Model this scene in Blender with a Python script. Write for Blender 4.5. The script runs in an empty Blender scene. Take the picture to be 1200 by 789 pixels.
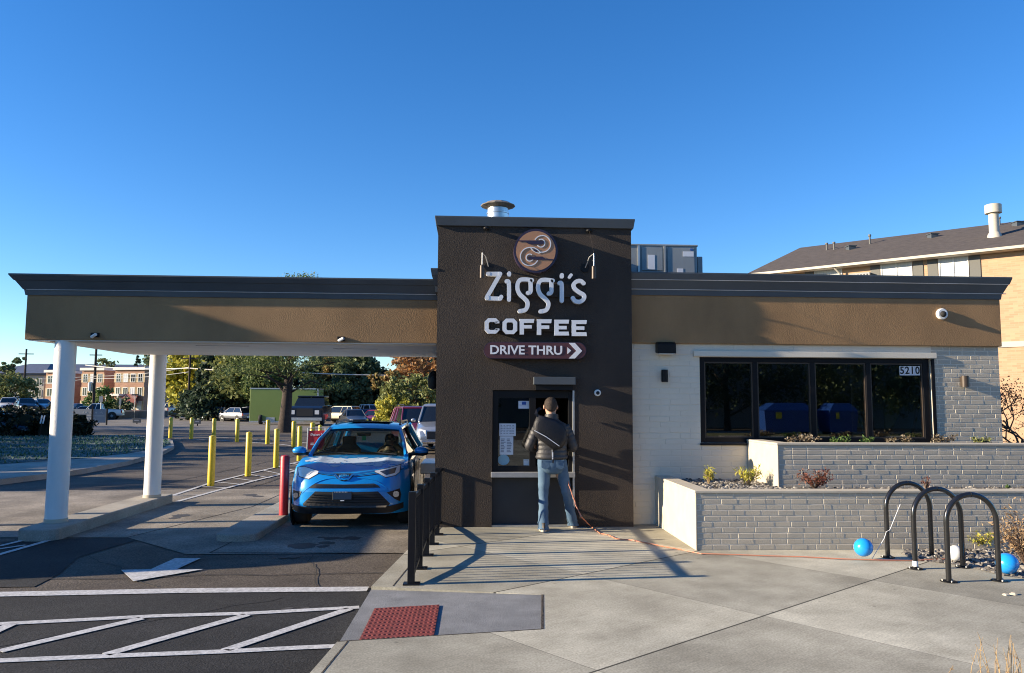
import bpy, bmesh, math, random
from mathutils import Vector, Matrix, noise
R = math.radians
scene = bpy.context.scene
col = scene.collection
rnd = random.Random(7)
# ------------------------------------------------------------------ camera
FPX, CH = 900.0, 1.70
CAMM = (Matrix.Rotation(-R(3.0), 3, 'Z') @ Matrix.Rotation(R(90 + 5.13), 3, 'X') @ Matrix.Rotation(R(0.30), 3, 'Z'))
CAMP = Vector((0, 0, CH))
def ray(px, py): return CAMM @ Vector(((px - 600) / FPX, -(py - 394.5) / FPX, -1))
def PZ(px, py, z=0.0):
    d = ray(px, py); return CAMP + d * ((z - CH) / d.z)
def PY(px, py, y):
    d = ray(px, py); return CAMP + d * (y / d.y)
cam = bpy.data.objects.new('camera', bpy.data.cameras.new('camera')); col.objects.link(cam)
cam.data.sensor_width = 36; cam.data.lens = 27.0; cam.data.clip_end = 3000; cam.data.clip_start = 0.05
cam.matrix_world = Matrix.Translation(CAMP) @ CAMM.to_4x4()
scene.camera = cam
# ------------------------------------------------------------------ light
SUN_EL, SUN_A = 16.5, 5.4          # elevation; grazing angle to the facade
w = bpy.data.worlds.new('World'); scene.world = w; w.use_nodes = True
nt = w.node_tree
sky = nt.nodes.new('ShaderNodeTexSky'); sky.sky_type = 'NISHITA'; sky.sun_disc = False
sky.sun_elevation = R(SUN_EL)
sx, sy = -math.cos(R(SUN_A)), -math.sin(R(SUN_A))      # towards the sun
sky.sun_rotation = math.atan2(sx, sy)
sky.altitude = 1600; sky.air_density = 1.12; sky.dust_density = 0.0; sky.ozone_density = 3.6
hs = nt.nodes.new('ShaderNodeHueSaturation'); hs.inputs['Saturation'].default_value = 1.24; hs.inputs['Hue'].default_value = .508
nt.links.new(sky.outputs[0], hs.inputs['Color']); nt.links.new(hs.outputs[0], nt.nodes['Background'].inputs[0])
nt.nodes['Background'].inputs[1].default_value = 0.096
sl = bpy.data.lights.new('sun', 'SUN'); sl.energy = 5.0; sl.angle = R(0.5); sl.color = (1.0, 0.84, 0.62)
so = bpy.data.objects.new('sun', sl); col.objects.link(so)
sd = Vector((-sx * math.cos(R(SUN_EL)), -sy * math.cos(R(SUN_EL)), -math.sin(R(SUN_EL))))
so.rotation_euler = sd.to_track_quat('-Z', 'Y').to_euler(); so.location = (-30, -5, 20)
scene.view_settings.view_transform = 'Standard'; scene.view_settings.look = 'None'
scene.view_settings.exposure = 1.28; scene.view_settings.gamma = 1
scene.render.engine = 'CYCLES'
scene.cycles.max_bounces = 8; scene.cycles.glossy_bounces = 4; scene.cycles.transmission_bounces = 6; scene.cycles.transparent_max_bounces = 12
scene.cycles.use_denoising = True; scene.cycles.pixel_filter_type = 'BLACKMAN_HARRIS'; scene.cycles.filter_width = 1.05
scene.cycles.caustics_reflective = False; scene.cycles.caustics_refractive = False
scene.cycles.sample_clamp_indirect = 6
# ------------------------------------------------------------------ materials
def mat(name, c, rough=0.7, var=0.0, vs=5.0, bump=0.0, bs=60.0, metal=0.0, coat=0.0, spec=0.5, c2=None, bd=0.01, stretch=None, emit=None, rvar=0.0):
    m = bpy.data.materials.new(name); m.use_nodes = True
    n = m.node_tree.nodes; L = m.node_tree.links; b = n['Principled BSDF']
    b.inputs['Base Color'].default_value = (*c, 1); b.inputs['Roughness'].default_value = rough
    b.inputs['Metallic'].default_value = metal; b.inputs['Coat Weight'].default_value = coat
    b.inputs['Specular IOR Level'].default_value = spec
    if coat: b.inputs['Coat Roughness'].default_value = 0.04
    tc = n.new('ShaderNodeTexCoord'); out = tc.outputs['Object']
    if stretch:
        mp = n.new('ShaderNodeMapping'); mp.inputs['Scale'].default_value = stretch; L.new(out, mp.inputs[0]); out = mp.outputs[0]
    if var or c2:
        nz = n.new('ShaderNodeTexNoise'); nz.inputs['Scale'].default_value = vs; nz.inputs['Detail'].default_value = 6; nz.inputs['Roughness'].default_value = 0.62
        L.new(out, nz.inputs['Vector'])
        cr = n.new('ShaderNodeValToRGB'); L.new(nz.outputs[0], cr.inputs[0])
        cr.color_ramp.elements[0].position = 0.3; cr.color_ramp.elements[1].position = 0.7
        a = c if c2 else tuple(x * (1 - var) for x in c); d = c2 if c2 else tuple(min(1, x * (1 + var)) for x in c)
        cr.color_ramp.elements[0].color = (*a, 1); cr.color_ramp.elements[1].color = (*d, 1)
        L.new(cr.outputs[0], b.inputs['Base Color'])
        if rvar:
            mr = n.new('ShaderNodeMapRange'); L.new(nz.outputs[0], mr.inputs[0])
            mr.inputs[3].default_value = rough - rvar; mr.inputs[4].default_value = rough + rvar; L.new(mr.outputs[0], b.inputs['Roughness'])
    if bump:
        n2 = n.new('ShaderNodeTexNoise'); n2.inputs['Scale'].default_value = bs; n2.inputs['Detail'].default_value = 4
        L.new(out if 'shingle' in name else tc.outputs['Object'], n2.inputs['Vector'])
        bp = n.new('ShaderNodeBump'); bp.inputs['Strength'].default_value = bump; bp.inputs['Distance'].default_value = bd
        L.new(n2.outputs[0], bp.inputs['Height']); L.new(bp.outputs[0], b.inputs['Normal'])
    if emit:
        b.inputs['Emission Color'].default_value = (*c, 1); b.inputs['Emission Strength'].default_value = emit
    return m
def leafmat(name, c1, c2, c3=None, rough=0.6):
    m = bpy.data.materials.new(name); m.use_nodes = True
    n = m.node_tree.nodes; L = m.node_tree.links; b = n['Principled BSDF']
    g = n.new('ShaderNodeNewGeometry'); cr = n.new('ShaderNodeValToRGB')
    L.new(g.outputs['Random Per Island'], cr.inputs[0]); e = cr.color_ramp.elements
    e[0].color = (*c1, 1); e[1].color = (*c2, 1)
    if c3: k = cr.color_ramp.elements.new(0.5); k.color = (*c3, 1)
    L.new(cr.outputs[0], b.inputs['Base Color']); b.inputs['Roughness'].default_value = rough
    b.inputs['Specular IOR Level'].default_value = 0.25
    tr = n.new('ShaderNodeBsdfTranslucent'); L.new(cr.outputs[0], tr.inputs[0])
    mx = n.new('ShaderNodeMixShader'); mx.inputs[0].default_value = 0.25
    L.new(b.outputs[0], mx.inputs[1]); L.new(tr.outputs[0], mx.inputs[2]); L.new(mx.outputs[0], n['Material Output'].inputs[0])
    return m
def glassmat(name, tint=(0.8, 0.85, 0.85), refl=1.0, rough=0.0, ior=1.7):
    # thin architectural glass: transparent + mirror by fresnel
    m = bpy.data.materials.new(name); m.use_nodes = True
    n = m.node_tree.nodes; L = m.node_tree.links; n.remove(n['Principled BSDF'])
    t = n.new('ShaderNodeBsdfTransparent'); t.inputs[0].default_value = (*tint, 1)
    g = n.new('ShaderNodeBsdfGlossy'); g.inputs['Roughness'].default_value = rough; g.inputs[0].default_value = (refl,) * 3 + (1,)
    lw = n.new('ShaderNodeLayerWeight'); lw.inputs[0].default_value = .5; f0 = ((ior - 1) / (ior + 1)) ** 2
    pw = n.new('ShaderNodeMath'); pw.operation = 'POWER'; pw.inputs[1].default_value = 5; L.new(lw.outputs['Facing'], pw.inputs[0])
    ma = n.new('ShaderNodeMath'); ma.operation = 'MULTIPLY_ADD'; ma.inputs[1].default_value = 1 - f0; ma.inputs[2].default_value = f0; L.new(pw.outputs[0], ma.inputs[0])
    mx = n.new('ShaderNodeMixShader'); L.new(ma.outputs[0], mx.inputs[0]); L.new(t.outputs[0], mx.inputs[1]); L.new(g.outputs[0], mx.inputs[2])
    L.new(mx.outputs[0], n['Material Output'].inputs[0]); return m
M = {}
M['tower'] = mat('dark_brown_stucco', (.037, .027, .021), .85, .3, 1.6, .85, 85, bd=.009, stretch=(1, 1, .45))
M['fascia'] = mat('tan_stucco', (.29, .172, .080), .85, .2, 1.1, 0.75, 70, bd=.008, stretch=(1, 1, .5))
M['cornice'] = mat('slate_metal_coping', (.066, .076, .086), .45, .15, 1.5, 0.08, 8, bd=.01)
M['soffit'] = mat('painted_soffit', (.78, .75, .69), .7, .06, 2, .15, 20)
M['cream'] = mat('cream_painted_block', (.66, .60, .49), .75, .05, 2, .35, 60, bd=.004)
M['greybrick'] = mat('grey_painted_brick', (.46, .405, .32), .8, .06, 4, .6, 90, bd=.004)
M['mortar'] = mat('pale_painted_mortar', (.58, .53, .45), .9, .1, 8, .4, 90, bd=.004)
M['creammortar'] = mat('cream_mortar', (.66, .60, .49), .85, .05, 5, .3, 60, bd=.003)
M['coping'] = mat('white_planter_coping', (.50, .445, .35), .75, .08, 5, .2, 60, bd=.003)
M['white_col'] = mat('white_textured_column', (.76, .74, .70), .75, .08, 3, .6, 90, bd=.005, stretch=(1, 1, .35))
M['black'] = mat('black_metal', (.006, .006, .007), .5, .2, 6, .1, 30, spec=.25)
M['blackfence'] = mat('black_fence_paint', (.006, .007, .010), .4, .2, 12, spec=.3)
M['blackgloss'] = mat('glossy_black_tube', (.012, .012, .013), .22, .3, 10, coat=.5)
M['darkmetal'] = mat('bronze_lamp_metal', (.06, .045, .035), .45, .2, 9, metal=.3)
M['galv'] = mat('galvanised_steel', (.62, .62, .60), .32, .2, 6, .1, 20, metal=.85)
M['rust'] = mat('weathered_flue_cap', (.28, .24, .20), .6, .35, 12, .2, 40, metal=.4)
M['greymetal'] = mat('grey_unit_paint', (.27, .29, .295), .5, .08, 2)
M['lightmetal'] = mat('brushed_aluminium', (.55, .55, .54), .38, .1, 9, metal=.7)
M['sill'] = mat('grey_sill', (.30, .30, .30), .5, .1, 9)
M['doorpanel'] = mat('dark_grey_panel', (.030, .030, .032), .6, .15, 3)
M['lettering'] = mat('pale_letter_faces', (.72, .74, .78), .45, .05, 4)
M['letterside'] = mat('letter_returns', (.40, .42, .48), .5)
M['white'] = mat('white_plastic', (.78, .78, .77), .4)
M['maroon'] = mat('maroon_sign_face', (.085, .028, .032), .4, .1, 5)
M['navy'] = mat('dark_plum_vinyl', (.030, .020, .045), .4)
M['copper'] = mat('copper_sign_face', (.42, .215, .115), .5, .05, 6)
M['paper'] = mat('white_paper', (.72, .73, .76), .8)
M['ink'] = mat('grey_print', (.25, .26, .30), .8)
M['blueink'] = mat('blue_print', (.03, .10, .35), .6)
M['palesticker'] = mat('pale_blue_sticker', (.25, .42, .50), .5)
M['glass'] = glassmat('dark_window_glass', (.50, .58, .62), .95, ior=2.1)
M['glass2'] = glassmat('service_glass', (.62, .68, .68), 1.0)
M['carglass'] = glassmat('car_glass', (.36, .43, .40), .8, ior=1.38)
M['darkglass'] = mat('far_car_glass', (.012, .016, .022), .08, coat=.6)
M['shopinterior'] = mat('shop_interior', (.34, .27, .22), .9, .2, 1)
M['interior'] = mat('brown_interior', (.075, .055, .045), .9, .2, 1)
M['dark'] = mat('dark_interior', (.012, .012, .013), .8)
M['rubber'] = mat('tyre_rubber', (.018, .018, .018), .8, .2, 20)
M['rim'] = mat('alloy_rim', (.42, .43, .44), .35, metal=.8)
M['chrome'] = mat('chrome', (.75, .76, .78), .12, metal=1)
M['yellow'] = mat('yellow_bollard_paint', (.62, .45, .015), .4, .12, 6, .1, 20)
M['red'] = mat('red_bollard_paint', (.50, .025, .035), .45, .15, 7, .15, 20)
M['redsign'] = mat('red_sign_face', (.62, .03, .045), .5)
M['bark'] = mat('dark_bark', (.05, .037, .030), .95, .35, 6, 1, 30, bd=.03)
M['twig'] = mat('brown_twig', (.12, .075, .05), .9, .3, 12)
M['dry'] = mat('dry_stem', (.34, .24, .13), .9, .3, 20)
M['shingle'] = mat('brown_shingle', (.075, .062, .055), .9, .3, 3, .6, 12, bd=.03, stretch=(1, 1, 5))
M['soil'] = mat('dark_soil', (.05, .038, .028), .95, .4, 20, 1, 60, bd=.02)
M['cord'] = mat('orange_cord', (.50, .20, .12), .5)
M['blueballoon'] = mat('blue_balloon', (.015, .30, .80), .22, coat=.4)
M['whiteballoon'] = mat('white_balloon', (.70, .70, .68), .3, coat=.3)
M['bluebin'] = mat('blue_dumpster', (.012, .06, .26), .5)
M['greenbox'] = mat('green_truck_box', (.19, .26, .060), .5, .06, .5)
M['paintline'] = mat('white_road_paint', (.64, .64, .64), .8, c2=(.30, .30, .30), vs=30, bump=.3, bs=80, bd=.004)
def ground_mat(name, c1, c2, big, c3=None, fine=160.0, bump=.6, bd=.004, rough=.9, amp=.30):
    m = mat(name, c1, rough, c2=c2, vs=big, bump=bump, bs=fine, bd=bd, spec=.3)
    n = m.node_tree.nodes; L = m.node_tree.links; b = n['Principled BSDF']
    tc = [x for x in n if x.type == 'TEX_COORD'][0]
    old = b.inputs['Base Color'].links[0].from_socket
    v = n.new('ShaderNodeTexNoise'); v.inputs['Scale'].default_value = fine * .8; v.inputs['Detail'].default_value = 3; L.new(tc.outputs['Object'], v.inputs['Vector'])
    cr = n.new('ShaderNodeMapRange'); cr.inputs[1].default_value = .3; cr.inputs[2].default_value = .7; cr.inputs[3].default_value = 1 - amp; cr.inputs[4].default_value = 1 + amp; L.new(v.outputs[0], cr.inputs[0])
    big2 = n.new('ShaderNodeTexNoise'); big2.inputs['Scale'].default_value = .55; big2.inputs['Detail'].default_value = 5; L.new(tc.outputs['Object'], big2.inputs['Vector'])
    mr = n.new('ShaderNodeMapRange'); mr.inputs[1].default_value = .35; mr.inputs[2].default_value = .65; mr.inputs[3].default_value = .80; mr.inputs[4].default_value = 1.18; L.new(big2.outputs[0], mr.inputs[0])
    mu = n.new('ShaderNodeMath'); mu.operation = 'MULTIPLY'; L.new(cr.outputs[0], mu.inputs[0]); L.new(mr.outputs[0], mu.inputs[1])
    vm = n.new('ShaderNodeVectorMath'); vm.operation = 'SCALE'; L.new(old, vm.inputs[0]); L.new(mu.outputs[0], vm.inputs['Scale'])
    L.new(vm.outputs[0], b.inputs['Base Color']); return m
M['asphalt'] = ground_mat('worn_asphalt', (.066, .054, .044), (.120, .100, .080), 1.2, fine=60, bump=.9, bd=.008, amp=.55)
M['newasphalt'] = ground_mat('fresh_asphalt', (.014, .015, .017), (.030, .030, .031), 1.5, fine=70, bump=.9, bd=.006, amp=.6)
M['apron'] = ground_mat('old_concrete', (.15, .130, .105), (.28, .245, .20), 1.1, fine=60, bump=.4, bd=.004, amp=.4)
M['farstreet'] = ground_mat('street_asphalt', (.15, .135, .12), (.20, .18, .16), .3, fine=20)
M['kerb'] = ground_mat('kerb_concrete', (.27, .245, .205), (.36, .33, .28), 3, fine=120, bump=.3, bd=.003)
M['ramp'] = ground_mat('ramp_concrete', (.16, .165, .17), (.23, .235, .24), 4, fine=170, bump=.9, bd=.004)
M['frostgrass'] = ground_mat('frosted_lawn', (.035, .062, .050), (.13, .17, .17), 1.6, fine=25, bump=1, bd=.05)
M['drygrass'] = ground_mat('dry_lawn', (.12, .12, .045), (.20, .18, .08), .5, fine=15, bump=1, bd=.05)
M['gravelbed'] = ground_mat('gravel_bed', (.14, .13, .12), (.30, .28, .26), 30, fine=40, bump=1, bd=.02)
# sidewalk: rotated 2 m slab grid with joints and broom marks
def sidewalk_mat():
    m = ground_mat('sidewalk_concrete', (.345, .322, .252), (.475, .450, .360), 2.2, fine=80, bump=.35, bd=.003, amp=.22)
    n = m.node_tree.nodes; L = m.node_tree.links; b = n['Principled BSDF']
    tc = [x for x in n if x.type == 'TEX_COORD'][0]
    mp = n.new('ShaderNodeMapping'); mp.vector_type = 'TEXTURE'
    mp.inputs['Location'].default_value = (2.4, 6.33, 0); mp.inputs['Rotation'].default_value = (0, 0, R(38.3)); mp.inputs['Scale'].default_value = (2, 2.02, 2)
    L.new(tc.outputs['Object'], mp.inputs[0])
    fr = n.new('ShaderNodeVectorMath'); fr.operation = 'FRACTION'; L.new(mp.outputs[0], fr.inputs[0])
    fl = n.new('ShaderNodeVectorMath'); fl.operation = 'FLOOR'; L.new(mp.outputs[0], fl.inputs[0])
    wn = n.new('ShaderNodeTexWhiteNoise'); wn.noise_dimensions = '2D'; L.new(fl.outputs[0], wn.inputs['Vector'])
    sp0 = n.new('ShaderNodeSeparateXYZ'); L.new(fl.outputs[0], sp0.inputs[0])
    sm0 = n.new('ShaderNodeMath'); sm0.operation = 'ADD'; L.new(sp0.outputs[0], sm0.inputs[0]); L.new(sp0.outputs[1], sm0.inputs[1])
    md0 = n.new('ShaderNodeMath'); md0.operation = 'FLOORED_MODULO'; md0.inputs[1].default_value = 2; L.new(sm0.outputs[0], md0.inputs[0])
    ad0 = n.new('ShaderNodeMath'); ad0.operation = 'MULTIPLY_ADD'; ad0.inputs[1].default_value = .30; L.new(wn.outputs[0], ad0.inputs[0]); L.new(md0.outputs[0], ad0.inputs[2])
    tone = n.new('ShaderNodeMapRange'); tone.inputs[2].default_value = 1.3; tone.inputs[3].default_value = .76; tone.inputs[4].default_value = 1.10; L.new(ad0.outputs[0], tone.inputs[0])
    sep = n.new('ShaderNodeSeparateXYZ'); L.new(fr.outputs[0], sep.inputs[0])
    def edge(sock, wd):
        a = n.new('ShaderNodeMath'); a.operation = 'SUBTRACT'; a.inputs[1].default_value = .5; L.new(sock, a.inputs[0])
        c = n.new('ShaderNodeMath'); c.operation = 'ABSOLUTE'; L.new(a.outputs[0], c.inputs[0])
        d = n.new('ShaderNodeMath'); d.operation = 'GREATER_THAN'; d.inputs[1].default_value = .5 - wd; L.new(c.outputs[0], d.inputs[0]); return d
    ey = edge(sep.outputs[1], .0045); ex = edge(sep.outputs[0], .0022)
    my = n.new('ShaderNodeMapRange'); my.inputs[3].default_value = 1; my.inputs[4].default_value = .16; L.new(ey.outputs[0], my.inputs[0])
    mx = n.new('ShaderNodeMapRange'); mx.inputs[3].default_value = 1; mx.inputs[4].default_value = .55; L.new(ex.outputs[0], mx.inputs[0])
    # broom marks, direction alternating by slab
    mb = n.new('ShaderNodeMapping'); mb.inputs['Scale'].default_value = (1.2, 26, 1); L.new(mp.outputs[0], mb.inputs[0])
    bn = n.new('ShaderNodeTexNoise'); bn.inputs['Scale'].default_value = 4; bn.inputs['Detail'].default_value = 5; L.new(mb.outputs[0], bn.inputs['Vector'])
    br = n.new('ShaderNodeMapRange'); br.inputs[1].default_value = .3; br.inputs[2].default_value = .7; br.inputs[3].default_value = .93; br.inputs[4].default_value = 1.07; L.new(bn.outputs[0], br.inputs[0])
    # scattered small dark stains
    st = n.new('ShaderNodeTexVoronoi'); st.inputs['Scale'].default_value = 1.7; L.new(tc.outputs['Object'], st.inputs['Vector'])
    st.inputs['Scale'].default_value = 2.6; sm = n.new('ShaderNodeMapRange'); sm.inputs[1].default_value = .015; sm.inputs[2].default_value = .06; sm.inputs[3].default_value = .5; sm.inputs[4].default_value = 1; L.new(st.outputs[0], sm.inputs[0])
    cur = tone.outputs[0]
    for x in (my, mx, br, sm):
        q = n.new('ShaderNodeMath'); q.operation = 'MULTIPLY'; L.new(cur, q.inputs[0]); L.new(x.outputs[0], q.inputs[1]); cur = q.outputs[0]
    old = b.inputs['Base Color'].links[0].from_socket
    vm = n.new('ShaderNodeVectorMath'); vm.operation = 'SCALE'; L.new(old, vm.inputs[0]); L.new(cur, vm.inputs['Scale']); L.new(vm.outputs[0], b.inputs['Base Color'])
    return m
M['sidewalk'] = sidewalk_mat()
def tile_brick_mat(name, c1, c2, mortar, sc=1.0, bw=.22, rh=.075, face=(1, 1)):
    m = bpy.data.materials.new(name); m.use_nodes = True
    n = m.node_tree.nodes; L = m.node_tree.links; b = n['Principled BSDF']; b.inputs['Roughness'].default_value = .9
    tc = n.new('ShaderNodeTexCoord'); sp = n.new('ShaderNodeSeparateXYZ'); L.new(tc.outputs['Object'], sp.inputs[0])
    dp = n.new('ShaderNodeVectorMath'); dp.operation = 'DOT_PRODUCT'; dp.inputs[1].default_value = (face[0], face[1], 0); L.new(tc.outputs['Object'], dp.inputs[0])
    cb = n.new('ShaderNodeCombineXYZ'); L.new(dp.outputs['Value'], cb.inputs[0]); L.new(sp.outputs[2], cb.inputs[1])
    br = n.new('ShaderNodeTexBrick'); L.new(cb.outputs[0], br.inputs[0])
    br.inputs['Color1'].default_value = (*c1, 1); br.inputs['Color2'].default_value = (*c2, 1); br.inputs['Mortar'].default_value = (*mortar, 1)
    br.inputs['Scale'].default_value = sc; br.inputs['Mortar Size'].default_value = .008; br.inputs['Brick Width'].default_value = bw; br.inputs['Row Height'].default_value = rh
    L.new(br.outputs[0], b.inputs['Base Color'])
    return m
M['tanbrick'] = tile_brick_mat('blond_brick', (.49, .32, .195), (.40, .245, .145), (.42, .31, .21), 1, .36, .10, (.70, -.71))
M['redbrick'] = tile_brick_mat('salmon_brick', (.42, .235, .155), (.34, .185, .12), (.40, .28, .20), 1, .9, .3)
M['tanpanel'] = mat('buff_panel', (.50, .38, .22), .8)
# ------------------------------------------------------------------ mesh helpers
class MB:
    def __init__(s): s.b = bmesh.new()
    def poly(s, pts, mi=0):
        f = s.b.faces.new([s.b.verts.new(p) for p in pts]); f.material_index = mi; return f
    def box(s, x0, x1, y0, y1, z0, z1, mi=0):
        v = [s.b.verts.new((x, y, z)) for z in (z0, z1) for y in (y0, y1) for x in (x0, x1)]
        for q in ((0, 2, 3, 1), (4, 5, 7, 6), (0, 1, 5, 4), (2, 6, 7, 3), (0, 4, 6, 2), (1, 3, 7, 5)):
            s.b.faces.new([v[i] for i in q]).material_index = mi
        return v
    def rbox(s, c, half, rz=0, mi=0, rx=0, ry=0):
        v = s.box(-half[0], half[0], -half[1], half[1], -half[2], half[2], mi)
        mt = Matrix.Translation(c) @ Matrix.Rotation(rz, 4, 'Z') @ Matrix.Rotation(ry, 4, 'Y') @ Matrix.Rotation(rx, 4, 'X')
        for q in v: q.co = mt @ q.co
    def prism(s, pts, d, mi=0):
        """closed polygon pts (3D) extruded by vector d"""
        d = Vector(d); a = [s.b.verts.new(p) for p in pts]; b = [s.b.verts.new(Vector(p) + d) for p in pts]; n = len(a)
        s.b.faces.new(a).material_index = mi; s.b.faces.new(b[::-1]).material_index = mi
        for i in range(n): s.b.faces.new((a[i], a[(i + 1) % n], b[(i + 1) % n], b[i])).material_index = mi
    def loft(s, rings, closed=True, cap=True, mi=0):
        rr = [[s.b.verts.new(p) for p in r] for r in rings]; n = len(rr[0])
        for a, b in zip(rr, rr[1:]):
            for i in range(n if closed else n - 1):
                j = (i + 1) % n; s.b.faces.new((a[i], a[j], b[j], b[i])).material_index = mi
        if cap and closed:
            s.b.faces.new(rr[0][::-1]).material_index = mi; s.b.faces.new(rr[-1]).material_index = mi
    def tube(s, path, r, n=8, mi=0, cap=True):
        path = [Vector(p) for p in path]; rs = r if isinstance(r, (list, tuple)) else [r] * len(path)
        rings = []; up = None
        for i, p in enumerate(path):
            t = (path[min(i + 1, len(path) - 1)] - path[max(i - 1, 0)])
            if t.length < 1e-9: t = Vector((0, 0, 1))
            t.normalize()
            if up is None: up = t.orthogonal().normalized()
            up = (up - t * up.dot(t))
            if up.length < 1e-6: up = t.orthogonal()
            up.normalize(); sd = t.cross(up)
            rings.append([p + (up * math.cos(2 * math.pi * k / n) + sd * math.sin(2 * math.pi * k / n)) * rs[i] for k in range(n)])
        s.loft(rings, True, cap, mi)
    def lathe(s, prof, c=(0, 0, 0), n=24, mi=0, axis='Z'):
        c = Vector(c); rings = []
        for r, z in prof:
            r = max(r, 1e-4)
            if axis == 'Z': rings.append([c + Vector((r * math.cos(2 * math.pi * k / n), r * math.sin(2 * math.pi * k / n), z)) for k in range(n)])
            elif axis == 'X': rings.append([c + Vector((z, r * math.cos(2 * math.pi * k / n), r * math.sin(2 * math.pi * k / n))) for k in range(n)])
            else: rings.append([c + Vector((r * math.cos(2 * math.pi * k / n), z, r * math.sin(2 * math.pi * k / n))) for k in range(n)])
        s.loft(rings, True, True, mi)
    def ball(s, c, r, n=12, mi=0):
        if not isinstance(r, (tuple, list)): r = (r, r, r)
        rings = []
        for i in range(n + 1):
            a = math.pi * i / n; q = max(math.sin(a), .01)
            rings.append([Vector(c) + Vector((r[0] * q * math.cos(2 * math.pi * k / (2 * n)), r[1] * q * math.sin(2 * math.pi * k / (2 * n)), -r[2] * math.cos(a))) for k in range(2 * n)])
        s.loft(rings, True, True, mi)
    def strip(s, pts, wd, nrm, th, mi=0):
        """flat ribbon with round-ish joins: polyline pts of width wd lying in plane with normal nrm, thickness th (toward nrm)"""
        nrm = Vector(nrm).normalized(); pts = [Vector(p) for p in pts]; L, Rr = [], []
        for i, p in enumerate(pts):
            t = (pts[min(i + 1, len(pts) - 1)] - pts[max(i - 1, 0)]).normalized(); sd = t.cross(nrm).normalized()
            L.append(p + sd * wd / 2); Rr.append(p - sd * wd / 2)
        n = len(pts); a = [s.b.verts.new(p) for p in L]; b = [s.b.verts.new(p) for p in Rr]
        A = [s.b.verts.new(p + nrm * th) for p in L]; B = [s.b.verts.new(p + nrm * th) for p in Rr]
        for i in range(n - 1):
            for q in ((A[i], A[i + 1], B[i + 1], B[i]), (a[i], b[i], b[i + 1], a[i + 1]), (a[i], a[i + 1], A[i + 1], A[i]), (b[i], B[i], B[i + 1], b[i + 1])):
                s.b.faces.new(q).material_index = mi
        s.b.faces.new((a[0], A[0], B[0], b[0])).material_index = mi; s.b.faces.new((a[-1], b[-1], B[-1], A[-1])).material_index = mi
    def build(s, name, m, parent=None, smooth=False, bevel=0, kind=None, sub=0, label=None, recalc=True, angle=35):
        if recalc: bmesh.ops.recalc_face_normals(s.b, faces=s.b.faces[:])
        me = bpy.data.meshes.new(name); s.b.to_mesh(me); s.b.free()
        for x in (m if isinstance(m, (list, tuple)) else [m]): me.materials.append(M[x] if isinstance(x, str) else x)
        o = bpy.data.objects.new(name, me); col.objects.link(o)
        if smooth:
            for p in me.polygons: p.use_smooth = True
            try: me.set_sharp_from_angle(angle=R(angle))
            except Exception: pass
        if parent:
            root = parent
            while root.parent: root = root.parent
            if root.get('_w', 0):
                me.transform(Matrix.Translation(-root.location))
            o.parent = parent
        if bevel:
            b = o.modifiers.new('bevel', 'BEVEL'); b.width = bevel; b.segments = 2; b.limit_method = 'ANGLE'; b.angle_limit = R(40)
        if sub:
            b = o.modifiers.new('sub', 'SUBSURF'); b.levels = sub; b.render_levels = sub
        if kind: o['kind'] = kind
        if label: o['label'] = label
        return o
WROOTS = []
def thing(name, label, cat, loc=(0, 0, 0), rz=0, group=None, world=False):
    """Empty at the base; world=True: parts are given in world coordinates"""
    o = bpy.data.objects.new(name, None); col.objects.link(o); o.location = loc; o.rotation_euler = (0, 0, rz); o.empty_display_size = .2
    o['label'] = label; o['category'] = cat
    if group: o['group'] = group
    if world: o['_w'] = 1; WROOTS.append(o)
    return o
def tag(o, label, cat, group=None):
    o['label'] = label; o['category'] = cat
    if group: o['group'] = group
    return o
def struct(name, mb, m, **k): return mb.build(name, m, kind='structure', **k)
def copy_tree(o, parent=None):
    c = o.copy(); col.objects.link(c)
    if parent: c.parent = parent
    for ch in [x for x in bpy.data.objects if x.parent == o]: copy_tree(ch, c)
    return c
def text_mb(mb, body, size, tf, depth, mi=0, bold=0.0, sx=1.0):
    """add text as geometry; tf maps (x,y,z in text space) to the world"""
    cu = bpy.data.curves.new('t', 'FONT'); cu.body = body; cu.size = size; cu.extrude = depth / 2; cu.offset = bold
    cu.align_x = 'CENTER'; cu.align_y = 'CENTER'; cu.resolution_u = 3
    ob = bpy.data.objects.new('t', cu); col.objects.link(ob)
    me = bpy.data.meshes.new_from_object(ob.evaluated_get(bpy.context.evaluated_depsgraph_get()))
    col.objects.unlink(ob); bpy.data.objects.remove(ob)
    for v in me.vertices: v.co = tf(Vector((v.co.x * sx, v.co.y, v.co.z)))
    k = len(mb.b.faces); mb.b.from_mesh(me); mb.b.faces.ensure_lookup_table()
    for f in mb.b.faces[k:]: f.material_index = mi
    bpy.data.meshes.remove(me)
# ================================================================== GROUND
GZ = -0.15
def kx(y): return -0.73 + (y - 9) * 0.09          # kerb face line
def sheet(name, pts, z, m, th=None):
    b = MB()
    if th: b.prism([(x, y, z - th) for x, y in pts], (0, 0, th))
    else: b.poly([(x, y, z) for x, y in pts])
    return struct(name, b, m)
b = MB(); b.poly([(-900, -300, GZ - .012), (900, -300, GZ - .012), (900, 1500, GZ - .012), (-900, 1500, GZ - .012)]); struct('ground', b, 'asphalt')
sheet('parking_lot', [(-30, -30), (kx(-30) + 3.5, -30), (kx(7.95) + .02, 7.95), (-30, 7.55)], GZ - .004, 'newasphalt')
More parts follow.
